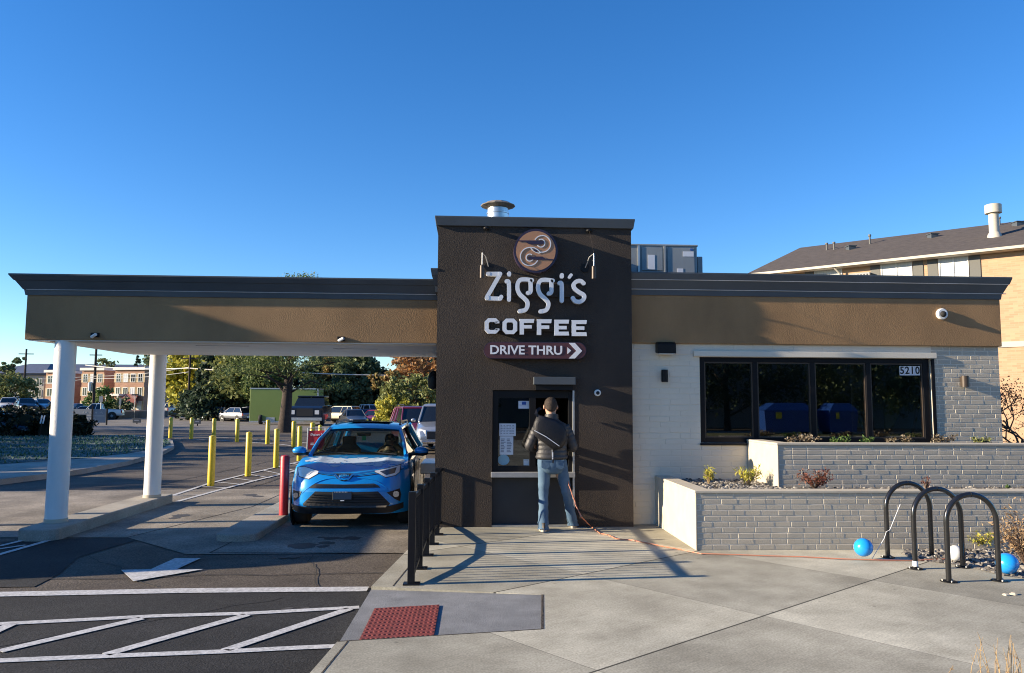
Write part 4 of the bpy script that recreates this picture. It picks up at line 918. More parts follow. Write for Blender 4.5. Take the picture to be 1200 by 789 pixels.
make_car('parked_car', 'dark blue car between the pale cars above the hedge', 'car', at(30, 88, .73), R(40), 'sedan', 4.5, 1.8, 1.5, 'pdark', gcar)
make_car('parked_car', 'silver car nearest the near column above the hedge', 'car', at(47, 90, .73), R(60), 'sedan', 4.6, 1.8, 1.45, 'psilver', gcar)
make_car('parked_car', 'white van shaped car behind the dark blue one above the hedge', 'car', at(25, 104, .73), R(40), 'suv', 4.6, 1.9, 1.8, 'pwhite', gcar)
make_car('parked_car', 'black SUV under the brick apartments just right of the near column', 'car', at(91, 118), R(-30), 'suv', 4.6, 1.9, 1.8, 'pblack', gcar)
make_car('parked_car', 'blue grey hatchback left of the white pickup behind the banner', 'car', at(99, 98), R(-60), 'hatch', 4.2, 1.8, 1.5, 'pgrey', gcar)
make_car('pickup_truck', 'white pickup truck parked behind the grey banner', 'pickup truck', at(116, 92), R(-75), 'pickup', 5.2, 1.95, 1.85, 'pwhite')
make_car('parked_car', 'tan car seen past the right end of the wing, cut by the tree', 'car', at(1210, 45, GZ), R(60), 'sedan', 4.5, 1.8, 1.45, 'pgrey', gcar)
# ---- box truck
tt = thing('box_truck', 'truck with olive green cargo box and dark cab behind the pine trunk', 'truck', at(332, 72), 0, world=True)
def TP(px, py, y): return PY(px, py, y)
yb_ = 72.0
b = MB(); x0, x1 = TP(292.5, 480, yb_).x, TP(345, 480, yb_).x; zt_, z0 = TP(300, 456, yb_).z, TP(300, 494, yb_).z
xr = TP(372, 480, yb_ - .3).x
b.box(x0, xr, yb_, yb_ + 2.4, z0, zt_); b.build('cargo_box', 'greenbox', tt, bevel=.03)
b = MB(); b.box(x0 - .02, xr + .02, yb_ - .03, yb_ + 2.42, zt_ - .01, zt_ + .10); b.box(xr - .12, xr + .03, yb_ - .03, yb_ - .001, z0, zt_); b.box(x0 - .02, xr, yb_ - .03, yb_ - .001, z0 - .08, z0 + .05); b.build('edge_trim', 'lightmetal', tt)
cx0, cx1 = TP(343, 480, 69).x, TP(382, 480, 69).x; g = GZ
b = MB(); wd = cx1 - cx0
b.loft([[(cx0 + .1, 67.2, g + .6), (cx1 - .1, 67.2, g + .6), (cx1 - .1, 67.2, g + 1.55), (cx0 + .1, 67.2, g + 1.55)], [(cx0, 67.5, g + .5), (cx1, 67.5, g + .5), (cx1, 67.5, g + 1.7), (cx0, 67.5, g + 1.7)], [(cx0, 69.0, g + .5), (cx1, 69.0, g + .5), (cx1, 69.0, g + 1.78), (cx0, 69.0, g + 1.78)], [(cx0, 71.8, g + .5), (cx1, 71.8, g + .5), (cx1, 71.8, g + 1.78), (cx0, 71.8, g + 1.78)]]); b.build('cab', 'pdark', tt, bevel=.05)
b = MB(); b.loft([[(cx0 + .12, 69.0, g + 1.77), (cx1 - .12, 69.0, g + 1.77), (cx1 - .12, 71.6, g + 1.77), (cx0 + .12, 71.6, g + 1.77)], [(cx0 + .32, 69.7, g + 2.5), (cx1 - .32, 69.7, g + 2.5), (cx1 - .32, 71.5, g + 2.5), (cx0 + .32, 71.5, g + 2.5)]]); b.build('windscreen', 'darkglass', tt)
b = MB(); b.box(cx0 + .25, cx1 - .25, 69.6, 71.6, g + 2.5, g + 2.62); b.build('cab_roof', 'pdark', tt, bevel=.04)
b = MB(); b.box(cx0 + .75, cx1 - .75, 67.13, 67.2, g + .85, g + 1.5); b.build('grille', 'trim', tt)
b = MB(); b.box(cx0 - .05, cx1 + .05, 66.95, 67.15, g + .45, g + .72); b.build('front_bumper', 'lightmetal', tt, bevel=.03)
for s, x in ((-1, cx0 + .42), (1, cx1 - .42)):
    b = MB(); b.box(x - .18, x + .18, 67.12, 67.2, g + 1.0, g + 1.35); b.build('headlight', 'lamp', tt)
for x, y in ((cx0 + .15, 68.2), (cx1 - .15, 68.2), (x0 + 1.0, yb_ + .2), (x0 + 1.0, yb_ + 2.2)): wheel((x, y, g + .46), .46, .28, tt, 1 if x > cx0 + 1 else -1)
b = MB(); b.box(x0 + .3, xr - .3, yb_ + .7, yb_ + 1.7, g + .55, z0); b.build('chassis', 'trim', tt)
b = MB(); b.box(x0 + 1.5, x0 + 2.3, yb_ - .01, yb_ + .5, g + .65, z0 - .1); b.build('side_step_box', 'lightmetal', tt)
# ---- off-frame delivery van at the left (its shadow crosses the lane)
make_van = thing('delivery_van', 'white delivery van parked outside the frame left of the canopy', 'van', (-10.6, 9.5, GZ), 0)
def van(t, L, W, H, pm):
    b = MB(); hw = W / 2
    side = [(-L / 2, .35), (-L / 2 - .02, .75), (-L / 2 + .25, 1.05), (-L / 2 + .75, H * .86), (-L / 2 + 1.05, H * .97), (-L / 2 + 1.4, H), (L / 2 - .1, H), (L / 2, H - .12), (L / 2, .35)]
    b.loft([[(-hw, yy, z) for yy, z in side], [(hw, yy, z) for yy, z in side]]); b.build('body', pm, t, bevel=.08, smooth=True)
    b = MB(); b.prism([(-hw * .85, -L / 2 + .27, 1.12), (hw * .85, -L / 2 + .27, 1.12), (hw * .80, -L / 2 + .74, H * .84), (-hw * .80, -L / 2 + .74, H * .84)], (0, -.03, .02)); b.build('windscreen', 'darkglass', t)
    for s in (-1, 1):
        b = MB(); b.prism([(s * (hw + .006), -L / 2 + .55, 1.15), (s * (hw + .006), -L / 2 + 1.5, 1.15), (s * (hw + .006), -L / 2 + 1.5, H * .85), (s * (hw + .006), -L / 2 + .95, H * .85)], (-s * .004, 0, 0)); b.build('side_window', 'darkglass', t)
        b = MB(); b.box(s * hw * .75 - .14, s * hw * .75 + .14, -L / 2 - .04, -L / 2 + .1, .78, .98); b.build('headlight', 'lamp', t)
        for yy in (-L / 2 + .95, L / 2 - 1.0): wheel((s * (hw - .1), yy, .34), .34, .22, t, s)
van(make_van, 3.6, 1.95, 2.5, 'pwhite')
t = thing('shade_panel', 'added unseen blank panel on a tall pole, shading the canopy from the left', 'sign', (-14, 10.75, GZ))  # unseen panel, added to shade the left part of the canopy fascia
b = MB(); b.box(-.12, .12, -.40, .75, 5.12, 6.12); b.build('panel', 'cornice', t, bevel=.02)
b = MB(); b.tube([(0, .9, -.1), (0, .9, 6.0)], .08, 10); b.build('post', 'black', t)
b = MB(); b.box(-.06, .06, .70, .9, 5.2, 6.0); b.build('bracket', 'black', t)
# ---- hero: bright blue SUV
HX, HY = -1.82, 11.60
hero = thing('blue_suv', 'bright blue SUV with frosted hood standing in the drive lane, facing the camera', 'car', (HX, HY + 2.2, GZ), world=True)
def hwz(z): return .875 if z < .3 else (.875 + .015 * min(1, (z - .3) / .3) if z < .7 else .89 - .05 * (z - .7) / .25)
def fy_(x, z):
    a = min(1.0, abs(x) / .88)
    return .02 + .05 * a * a + .34 * a ** 7 + .14 * max(0, (z - .56) / .34) ** 1.6 + .12 * max(0, (.36 - z) / .18)
def ztop(s): return .785 + .115 * abs(s) ** 1.3
def W_(x, y, z): return (HX + x, HY + y, GZ + z)
b = MB(); NS, NZ = 40, 18; gr = []
for j in range(NZ + 1):
    row = []
    for i in range(NS + 1):
        s = -1 + 2 * i / NS; z = .235 + (ztop(s) - .235) * j / NZ; x = s * hwz(z); row.append(b.b.verts.new(W_(x, fy_(x, z), z)))
    gr.append(row)
for j in range(NZ):
    for i in range(NS): b.b.faces.new((gr[j][i], gr[j][i + 1], gr[j + 1][i + 1], gr[j + 1][i]))
# hood
NT = 12; prev = gr[-1]
for k in range(1, NT + 1):
    t = k / NT; row = []
    for i in range(NS + 1):
        s = -1 + 2 * i / NS; a = gr[-1][i].co; z1 = 1.045 - .03 * abs(s) ** 2; x1 = s * .80
        x = (a.x - HX) * (1 - t) + x1 * t; y = (a.y - HY) * (1 - t) + (1.14 + .0 - .10 * (1 - s * s) + .06) * t
        crease = .018 * math.exp(-((abs(s) - .62) / .10) ** 2) * math.sin(math.pi * min(1, t * 1.1))
        z = (a.z - GZ) * (1 - t) + z1 * t + .035 * math.sin(math.pi * t) + .055 * math.sin(math.pi * min(1, t * 2) / 2) * (1 - t) * (1 - .4 * abs(s)) + crease
        row.append(b.b.verts.new(W_(x, y, z)))
    for i in range(NS): b.b.faces.new((prev[i], prev[i + 1], row[i + 1], row[i]))
    prev = row
# sides
L_ = 4.5
for s in (-1, 1):
    rows = []
    zr = [.235, .30, .42, .58, .72, .82]
    for yv in (None, .55, .9, 1.3, 2.0, 2.8, 3.6, 4.1, 4.38, 4.5):
        rr = []
        for z in zr + ['belt', 'sh']:
            if yv is None:
                zz = z if not isinstance(z, str) else (.87 if z == 'belt' else ztop(1)); zz = min(zz, ztop(1)); x = hwz(zz); rr.append(b.b.verts.new(W_(s * x, fy_(x, zz), zz)))
            else:
                bl = 1.02 + .05 * max(0, yv - 1.2) / 3; k = 1 - .14 * max(0, (yv - 3.7) / .8) ** 2
                if yv < 1.3: bl = .92 + .11 * (yv - .4) / .9
                zz = z if not isinstance(z, str) else (bl - .05 if z == 'belt' else bl)
                x = {.235: .84, .30: .88, .42: .892, .58: .90, .72: .90, .82: .895, 'belt': .875, 'sh': .835 if yv >= 1.2 else .83 + .0}[z]
                rr.append(b.b.verts.new(W_(s * x * k, yv, zz)))
        rows.append(rr)
    for a, c in zip(rows, rows[1:]):
        for i in range(len(a) - 1): b.b.faces.new((a[i], c[i], c[i + 1], a[i + 1]))
b.box(HX - .80, HX + .80, HY + 4.3, HY + 4.5, GZ + .3, GZ + 1.08)
body = b.build('body', 'blue', hero, smooth=True, angle=40)
def hz_(u, v, back=0.0):
    px, py = 330 + u / 5.633, 480 + v / 5.633; y = .1
    for _ in range(5):
        p = PY(px, py, HY + y + back); y = fy_(p.x - HX, p.z - GZ)
    return Vector((p.x - HX, 0, p.z - GZ))
def patch(name, poly, m, off=.006, th=.006, smooth=False, par=None, raw=False):
    P = poly if raw else [hz_(*p) for p in poly]
    b = MB(); f = b.poly([(p[0], 0, p[2]) for p in P]); bmesh.ops.triangulate(b.b, faces=b.b.faces[:])
    for _ in range(3):
        lg = [e for e in b.b.edges if e.calc_length() > .05]
        if lg: bmesh.ops.subdivide_edges(b.b, edges=lg, cuts=1); bmesh.ops.triangulate(b.b, faces=b.b.faces[:])
    for v in b.b.verts: v.co = Vector(W_(v.co.x, fy_(v.co.x, v.co.z) - off, v.co.z))
    bmesh.ops.recalc_face_normals(b.b, faces=b.b.faces[:])
    if sum(f.normal.y for f in b.b.faces) > 0: bmesh.ops.reverse_faces(b.b, faces=b.b.faces[:])
    o = b.build(name, m, par or hero, recalc=False)
    sm = o.modifiers.new('solid', 'SOLIDIFY'); sm.thickness = th; sm.offset = -1
    return o
M['lampdark'] = mat('lamp_inner_bezel', (.10, .10, .11), .25, metal=.4, coat=1)
for nm, poly, inner in (('headlight', [(107, 382), (150, 377), (185, 388), (250, 408), (238, 424), (180, 456), (118, 440)], [(128, 396), (168, 392), (208, 408), (172, 434), (136, 428)]), ('headlight', [(600, 407), (690, 390), (786, 364), (778, 412), (752, 432), (690, 446), (640, 420)], [(650, 408), (760, 380), (748, 418), (692, 432)])):
    cx_ = sum(q[0] for q in poly) / len(poly); cy_ = sum(q[1] for q in poly) / len(poly)
    patch('headlight_surround', [(cx_ + (q[0] - cx_) * 1.07, cy_ + (q[1] - cy_) * 1.14) for q in poly], 'trim', .003, .003)
    o = patch(nm, poly, 'lamp', .008); patch('lamp_bezel', inner, 'lampdark' if inner[0][0] > 500 else 'white', .014, par=o)  # left bezel painted white to stand for that lamp's brightness
b = MB(); P = []
for i in range(41):
    s = -.93 + 1.86 * i / 40; z = ztop(s) - .012; x = s * hwz(z); P.append(W_(x, fy_(x, z) - .0005, z))
b.tube(P, .0055, 5); b.build('hood_gap', 'trim', hero)
for s in (-1, 1):
    b = MB(); P = []
    for i in range(15):
        t = i / 14; x = s * (.16 + .52 * t); z = .755 + .03 * t - .26 * t ** 2.2; P.append(W_(x, fy_(x, z) - .001, z))
    b.tube(P, [.002 + .006 * math.sin(math.pi * i / 14) for i in range(15)], 6); b.build('bumper_crease', 'blue', hero, smooth=True)
patch('upper_grille', [(196, 500), (222, 489), (412, 495), (610, 488), (636, 500), (652, 515), (412, 519), (184, 519)], 'trim', .006)
for k in range(3): patch('grille_slat', [(225, 496 + k * 7), (605, 496 + k * 7), (608, 498 + k * 7), (222, 498 + k * 7)], 'lampdark', .014)
patch('lower_grille', [(222, 541), (412, 547), (636, 541), (716, 620), (708, 634), (412, 640), (145, 636), (140, 622)], 'trim', .006)
for k in range(4): patch('grille_slat', [(205 - k * 14, 560 + k * 16), (655 + k * 14, 560 + k * 16), (658 + k * 14, 564 + k * 16), (202 - k * 14, 564 + k * 16)], 'black', .018)
patch('skid_trim', [(165, 634), (695, 632), (690, 644), (170, 646)], 'chrome', .03, .012)
patch('lower_lip', [(66, 622), (130, 640), (412, 652), (712, 638), (806, 610), (806, 646), (720, 680), (412, 690), (120, 682), (66, 655)], 'trim', .012)
for P_, c, r in (([(74, 530), (132, 541), (118, 575), (84, 607)], (98, 564), .030), ([(694, 548), (780, 520), (790, 560), (782, 606), (748, 590)], (757, 556), .036)):
    o = patch('fog_lamp_bezel', P_, 'trim', .006); q = hz_(*c); yq = fy_(q.x, q.z)
    b = MB(); b.lathe([(r * 1.25, -.03), (r * 1.25, -.004), (r, -.004), (r, -.02)][::-1], W_(q.x, yq - .012, q.z), 20, axis='Y'); b.build('fog_lamp_ring', 'chrome', o, smooth=True)
    b = MB(); b.ball(W_(q.x, yq - .02, q.z), (r, .015, r), 8); b.build('fog_lamp', 'lamp', o, smooth=True)
patch('chrome_bar', [(245, 405), (350, 417), (352, 428), (240, 418)], 'chrome', .012); patch('chrome_bar', [(475, 421), (608, 401), (612, 412), (475, 432)], 'chrome', .012)
patch('badge_surround', [(346, 421), (478, 421), (462, 452), (430, 470), (392, 470), (364, 452)], 'trim', .012)
for pts in ([(346, 423), (358, 424), (398, 466), (384, 466)], [(480, 423), (466, 424), (428, 466), (442, 466)]): patch('badge_trim', pts, 'chrome', .018)
q = hz_(413, 444); b = MB()
def ring_(b, cx, cz, rx, rz_, w_, y):
    n = 28; b.loft([[(cx + (rx + dr) * math.cos(2 * math.pi * k / n), y + dy, cz + (rz_ + dr) * math.sin(2 * math.pi * k / n)) for k in range(n)] for dr, dy in ((w_, 0), (w_ * .5, -.006), (0, 0), (w_ * .5, .004), (w_, 0))], True, False)
X, Y_, Z = W_(q.x, fy_(q.x, q.z) - .03, q.z)
ring_(b, X, Z, .062, .040, .008, Y_); ring_(b, X, Z + .008, .036, .016, .006, Y_ - .004); ring_(b, X, Z + .002, .015, .034, .006, Y_ - .002); b.build('emblem', 'chrome', hero, smooth=True)
patch('emblem_backing', [(380, 430), (446, 430), (448, 456), (412, 465), (378, 456)], 'blue', .024)
M['plateframe'] = mat('dark_plate', (.012, .035, .075), .4)
a, c = hz_(337, 597), hz_(469, 541)
b = MB(); yq = fy_(0, .5) - .035
b.box(HX + a.x, HX + c.x, HY + yq, HY + yq + .015, GZ + a.z, GZ + c.z); o = b.build('number_plate', 'trim', hero, bevel=.006)
b = MB(); b.box(HX + a.x + .012, HX + c.x - .012, HY + yq - .003, HY + yq - .0005, GZ + a.z + .012, GZ + c.z - .012); b.build('plate_face', 'plateframe', o)
b = MB()
for k in range(9): b.box(HX + a.x + .03 + k * .022, HX + a.x + .042 + k * .022, HY + yq - .004, HY + yq - .003, GZ + c.z - .009, GZ + c.z - .001)
b.box(HX + (a.x + c.x) / 2 - .025, HX + (a.x + c.x) / 2 + .03, HY + yq - .006, HY + yq - .001, GZ + a.z - .012, GZ + a.z); b.build('plate_lettering', 'paper', o)
# hood frost
M['frost'] = mat('thin_frost', (.42, .52, .66), .6)
# greenhouse
b = MB()
A0, A1 = (.77, 1.10, 1.03), (.60, 1.83, 1.43)
for s in (-1, 1):
    b.tube([W_(s * A0[0], A0[1], A0[2]), W_(s * .70, 1.45, 1.26), W_(s * A1[0], A1[1], A1[2])], [.035, .03, .03], 8)
    b.tube([W_(s * A1[0], A1[1], A1[2]), W_(s * .62, 2.4, 1.475), W_(s * .61, 3.3, 1.475), W_(s * .58, 4.0, 1.42)], [.035, .04, .04, .04], 8)
    b.tube([W_(s * .58, 4.0, 1.42), W_(s * .74, 4.42, 1.08)], .06, 8); b.tube([W_(s * .62, 3.4, 1.47), W_(s * .82, 3.75, 1.06)], .06, 8)
rr = []
for yv, z, hw2 in ((1.80, 1.425, .60), (1.95, 1.475, .61), (2.3, 1.505, .62), (3.0, 1.52, .62), (3.6, 1.50, .61), (4.05, 1.44, .59)):
    rr.append([W_(hw2 * (i / 6 - 1), yv - .07 * (1 - (i / 6 - 1) ** 2) * (yv < 2), z + .03 * (1 - (i / 6 - 1) ** 2)) for i in range(13)] + [W_(hw2 * (1 - i / 6), yv, z - .03) for i in range(13)])
b.loft(rr); b.build('roof', 'blue', hero, smooth=True)
b = MB()
for s in (-1, 1): b.tube([W_(s * .56, 2.2, 1.50), W_(s * .56, 2.3, 1.555), W_(s * .56, 3.6, 1.555), W_(s * .56, 3.75, 1.49)], .018, 8)
b.build('roof_rails', 'trim', hero, smooth=True)
b = MB(); b.box(HX - .38, HX + .38, HY + 2.2, HY + 3.0, GZ + 1.540, GZ + 1.553); b.build('sunroof', 'darkglass', hero, bevel=.01)
def grid_glass(c00, c10, c01, c11, bow, name, m='carglass'):
    b = MB(); n = 12; V = []
    for j in range(n + 1):
        v = j / n; row = []
        for i in range(n + 1):
            u = i / n; p = (Vector(c00) * (1 - u) + Vector(c10) * u) * (1 - v) + (Vector(c01) * (1 - u) + Vector(c11) * u) * v
            p += Vector(bow) * 4 * u * (1 - u); row.append(b.b.verts.new(p))
        V.append(row)
    for j in range(n):
        for i in range(n): b.b.faces.new((V[j][i], V[j][i + 1], V[j + 1][i + 1], V[j + 1][i]))
    bmesh.ops.recalc_face_normals(b.b, faces=b.b.faces[:])
    return b.build(name, m, hero, smooth=True)
grid_glass(W_(-.76, 1.13, 1.03), W_(.76, 1.13, 1.03), W_(-.59, 1.83, 1.425), W_(.59, 1.83, 1.425), (0, -.10, .02), 'windscreen')
grid_glass(W_(-.72, 4.43, 1.08), W_(.72, 4.43, 1.08), W_(-.56, 4.02, 1.40), W_(.56, 4.02, 1.40), (0, .05, 0), 'rear_window', 'glass')
for s in (-1, 1):
    grid_glass(W_(s * .80, 1.25, 1.04), W_(s * .81, 3.7, 1.08), W_(s * .61, 1.95, 1.45), W_(s * .61, 3.45, 1.46), (s * .01, 0, 0), 'side_window')
    b = MB(); b.tube([W_(s * .815, 2.45, 1.04), W_(s * .625, 2.55, 1.47)], .035, 6); b.build('door_pillar', 'trim', hero)
    b = MB(); b.box(HX + s * .90 - .004, HX + s * .90 + .004, HY + 2.43, HY + 2.445, GZ + .35, GZ + 1.02); b.box(HX + s * .90 - .004, HX + s * .90 + .004, HY + 1.30, HY + 1.315, GZ + .35, GZ + 1.0); b.build('door_gap', 'trim', hero)
    for yv in (2.2, 3.2): b = MB(); b.box(HX + s * .90 - .02, HX + s * .90 + .03, HY + yv, HY + yv + .16, GZ + .88, GZ + .91); b.build('door_handle', 'blue', hero, bevel=.01)
    # mirrors
    b = MB(); mp_ = (s * 1.0, 1.36, 1.09); b.ball(W_(*mp_), (.12, .075, .070), 8)
    o = b.build('door_mirror', 'blue', hero, smooth=True)
    b = MB(); b.tube([W_(s * .80, 1.40, 1.03), W_(s * .93, 1.40, 1.045)], .03, 8); b.ball(W_(s * 1.0, 1.365, 1.05), (.115, .075, .045), 6); b.build('mirror_base', 'trim', o, smooth=True)
    for yv in (.80, 3.62):
        b = MB(); b.lathe([(.385, -.02), (.385, .0)], W_(s * (.903 + (.0 if s > 0 else .0)), yv, .345), 28, axis='X')
        b.build('wheel_arch', 'trim', hero)
        wheel(W_(s * .80, yv, .335), .335, .215, hero, s, 5)
b = MB(); b.box(HX - .62, HX + .62, HY + .55, HY + 4.1, GZ + .22, GZ + .32); b.build('underbody', 'trim', hero)
b = MB(); b.loft([[W_(-.74, 1.2, .95), W_(.74, 1.2, .95), W_(.74, 1.2, 1.02), W_(-.74, 1.2, 1.02)], [W_(-.72, 1.75, .9), W_(.72, 1.75, .9), W_(.72, 1.75, 1.04), W_(-.72, 1.75, 1.04)]]); b.build('dashboard', 'dark', hero, bevel=.02)
b = MB(); b.box(HX - .80, HX + .80, HY + 1.4, HY + 4.2, GZ + .35, GZ + .42); b.box(HX - .82, HX - .78, HY + 1.4, HY + 4.2, GZ + .35, GZ + 1.03); b.box(HX + .78, HX + .82, HY + 1.4, HY + 4.2, GZ + .35, GZ + 1.03); b.build('cabin_lining', 'dark', hero)
for s in (-.38, .38):
    b = MB(); b.loft([[W_(s - .24, 2.35, .55), W_(s + .24, 2.35, .55), W_(s + .24, 2.5, .55), W_(s - .24, 2.5, .55)], [W_(s - .22, 2.5, 1.05), W_(s + .22, 2.5, 1.05), W_(s + .22, 2.6, 1.05), W_(s - .22, 2.6, 1.05)], [W_(s - .12, 2.54, 1.14), W_(s + .12, 2.54, 1.14), W_(s + .12, 2.62, 1.14), W_(s - .12, 2.62, 1.14)], [W_(s - .13, 2.55, 1.28), W_(s + .13, 2.55, 1.28), W_(s + .13, 2.63, 1.28), W_(s - .13, 2.63, 1.28)]]); b.build('seat', 'interior', hero, bevel=.03)
b = MB(); n = 28; c_ = Vector(W_(.38, 1.88, .98)); rings = [[c_ + Vector((.18 * math.cos(2 * math.pi * k / n) * 1, .05 * math.sin(2 * math.pi * k / n), .17 * math.sin(2 * math.pi * k / n)))for k in range(n)]]
b.tube(rings[0] + [rings[0][0]], .014, 6, cap=False); b.tube([c_ + Vector((-.16, 0, 0)), c_ + Vector((.16, 0, 0))], .02, 6); b.build('steering_wheel', 'trim', hero)
b = MB(); b.box(HX - .12, HX + .12, HY + 1.68, HY + 1.71, GZ + 1.32, GZ + 1.38); o = b.build('rear_view_mirror', 'trim', hero, bevel=.01)
M['greentag'] = mat('green_parking_tag', (.02, .32, .18), .5)
b = MB(); b.box(HX - .03, HX + .04, HY + 1.672, HY + 1.676, GZ + 1.245, GZ + 1.32); b.build('hanging_tag', 'greentag', o)
b = MB()
for s, x0, x1 in ((0, -.62, .0), (0, .02, .62)): b.tube([W_(x1, 1.02, 1.055), W_(x0 * .5 + x1 * .5, 1.10, 1.075), W_(x0, 1.16, 1.075)], .009, 6)
b.build('wiper', 'trim', hero)
# gold streaks over a cream panel on the door side
M['side_gold'] = mat('gold_door_tone', (.55, .33, .03), .35, coat=.5, c2=(.62, .50, .28), vs=4); M['side_cream'] = mat('cream_door_tone', (.62, .56, .44), .35, coat=.5)
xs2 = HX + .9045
b = MB(); b.prism([(xs2, HY + y, GZ + z) for y, z in ((1.25, .98), (4.0, 1.02), (4.3, .9), (4.1, .45), (3.98, .4), (3.2, .3), (1.22, .32), (1.22, .6))], (.002, 0, 0)); b.build('door_side_shape', 'side_cream', hero)
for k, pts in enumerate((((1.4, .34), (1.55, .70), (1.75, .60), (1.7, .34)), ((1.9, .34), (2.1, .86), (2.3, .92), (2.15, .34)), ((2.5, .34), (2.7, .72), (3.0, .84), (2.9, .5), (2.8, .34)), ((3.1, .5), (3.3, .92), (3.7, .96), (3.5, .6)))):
    b = MB(); b.prism([(xs2 + .0022, HY + y, GZ + z) for y, z in pts], (.002, 0, 0)); b.build('door_side_shape', 'side_gold', hero)
from mathutils.bvhtree import BVHTree
bv = BVHTree.FromPolygons([v.co + hero.location for v in body.data.vertices], [tuple(p.vertices) for p in body.data.polygons])
b = MB(); rf = random.Random(4)
for k in range(520):
    u = rf.uniform(-.70, .74); t = .62 + rf.gauss(0, .085) - .05 * (u > .2)
    if rf.random() < .25 and u < .0: continue
    s = rf.uniform(.012, .05); n = 7; c = (HX + u, HY + t); pts = []
    for i in range(n):
        a = 2 * math.pi * i / n; r_ = s * rf.uniform(.6, 1.2); x, y = c[0] + r_ * 1.7 * math.cos(a), c[1] + r_ * .8 * math.sin(a)
        h = bv.ray_cast(Vector((x, y, 3)), Vector((0, 0, -1)))[0]
        if h is None or h.z < GZ + .75: pts = None; break
        pts.append(h + Vector((0, 0, .004)))
    if pts: b.poly(pts)
b.build('hood_frost', 'frost', hero, recalc=False)
# ================================================================== PERSON
def skin_obj(name, verts, edges, m, parent, sub=2, smooth=True):
    me = bpy.data.meshes.new(name); rl = parent.location if parent.get('_w') else Vector()
    me.from_pydata([tuple(Vector(v[0]) - rl) for v in verts], edges, []); o = bpy.data.objects.new(name, me); col.objects.link(o)
    sk = o.modifiers.new('skin', 'SKIN'); sk.use_smooth_shade = True
    for i, v in enumerate(verts):
        r = v[1]; me.skin_vertices[0].data[i].radius = r if isinstance(r, tuple) else (r, r)
    me.skin_vertices[0].data[0].use_root = True
    sb = o.modifiers.new('sub', 'SUBSURF'); sb.levels = sub; sb.render_levels = sub
    me.materials.append(M[m]); o.parent = parent; return o
M['skin'] = mat('skin', (.50, .29, .20), .55, .06, 12); M['hair'] = mat('short_dark_hair', (.035, .022, .015), .8, .4, 60, 1, 120, bd=.004)
M['jacket'] = mat('charcoal_puffer', (.034, .033, .036), .55, .15, 9, .5, 40, bd=.006)
M['jacketnavy'] = mat('navy_yoke', (.022, .026, .045), .5, .15, 9, .5, 40, bd=.006)
M['jeans'] = mat('blue_denim', (.04, .088, .155), .85, c2=(.10, .17, .25), vs=5, bump=.5, bs=70, bd=.004)
M['bag'] = mat('black_bag_fabric', (.004, .004, .008), .6, .2, 14, .4, 60)
M['shoe'] = mat('dark_shoe', (.05, .04, .035), .6); M['sole'] = mat('pale_sole', (.45, .40, .34), .7)
PP = PZ(647, 622); px0, py0 = PP.x, PP.y + .05
per = thing('person', 'person in dark puffer jacket and blue jeans standing with back turned at the service window', 'person', (px0, py0, 0), world=True)
def Pp(x, y, z): return (px0 + x, py0 + y, z)
LF, RF = PZ(636.5, 622.5), PZ(671.5, 618)
lf = (LF.x - px0, LF.y - py0 - .02); rf_ = (RF.x - px0, RF.y - py0 - .03)
hipL, hipR = (-.095, 0), (.10, .02)
V = [(Pp(0, 0, .95), (.15, .11)), (Pp(0, 0, 1.12), (.14, .10)), (Pp(0, .02, 1.32), (.17, .11)), (Pp(0, .03, 1.43), (.13, .09)), (Pp(-.005, .035, 1.50), .058), (Pp(-.005, .05, 1.565), .058), (Pp(-.008, .065, 1.63), (.076, .086)), (Pp(-.008, .072, 1.70), (.086, .102)), (Pp(-.008, .07, 1.77), (.066, .080)),
     (Pp(-.19, .02, 1.41), .055), (Pp(-.275, .0, 1.14), .045), (Pp(-.20, .22, 1.10), .033), (Pp(-.17, .30, 1.10), .028),
     (Pp(.19, .03, 1.41), .055), (Pp(.275, .03, 1.14), .045), (Pp(.20, .25, 1.12), .033), (Pp(.17, .33, 1.12), .028),
     (Pp(hipL[0], 0, .88), .085), (Pp(hipL[0] * .5 + lf[0] * .5, .03, .50), .058), (Pp(lf[0], lf[1], .09), .04), (Pp(lf[0], lf[1] + .14, .035), .03),
     (Pp(hipR[0], .02, .88), .085), (Pp(hipR[0] * .55 + rf_[0] * .45, .06, .50), .058), (Pp(rf_[0], rf_[1], .09), .04), (Pp(rf_[0] + .04, rf_[1] + .13, .035), .03)]
E_ = [(0, 1), (1, 2), (2, 3), (3, 4), (4, 5), (5, 6), (6, 7), (7, 8), (3, 9), (9, 10), (10, 11), (11, 12), (3, 13), (13, 14), (14, 15), (15, 16), (0, 17), (17, 18), (18, 19), (19, 20), (0, 21), (21, 22), (22, 23), (23, 24)]
# fingers on each hand, closing round phone / counter edge
for base, sgn in ((12, 1), (16, -1)):
    hx, hy, hz0 = V[base][0]
    for k in range(4):
        i = len(V); dz = .024 - k * .017
        V.append(((hx + sgn * .012, hy + .045, hz0 + dz), .010)); V.append(((hx + sgn * .030, hy + .075 - .004 * k, hz0 + dz), .009)); V.append(((hx + sgn * .048, hy + .070 - .005 * k, hz0 + dz - .006), .008))
        E_ += [(base, i), (i, i + 1), (i + 1, i + 2)]
    i = len(V); V.append(((hx + sgn * .03, hy + .012, hz0 + .035), .011)); V.append(((hx + sgn * .055, hy + .035, hz0 + .040), .009)); E_ += [(base, i), (i, i + 1)]
bd_ = skin_obj('body', V, E_, 'skin', per)
hd = Vector(Pp(-.008, .068, 1.70))
b = MB()   # ears, nose merged into one small mesh of face features kept on the body colour
for s in (-1, 1): b.ball(hd + Vector((s * .093, .0, -.02)), (.012, .020, .032), 6)
b.ball(hd + Vector((0, .105, -.02)), (.014, .02, .022), 6); b.build('ears_and_nose', 'skin', per, smooth=True)
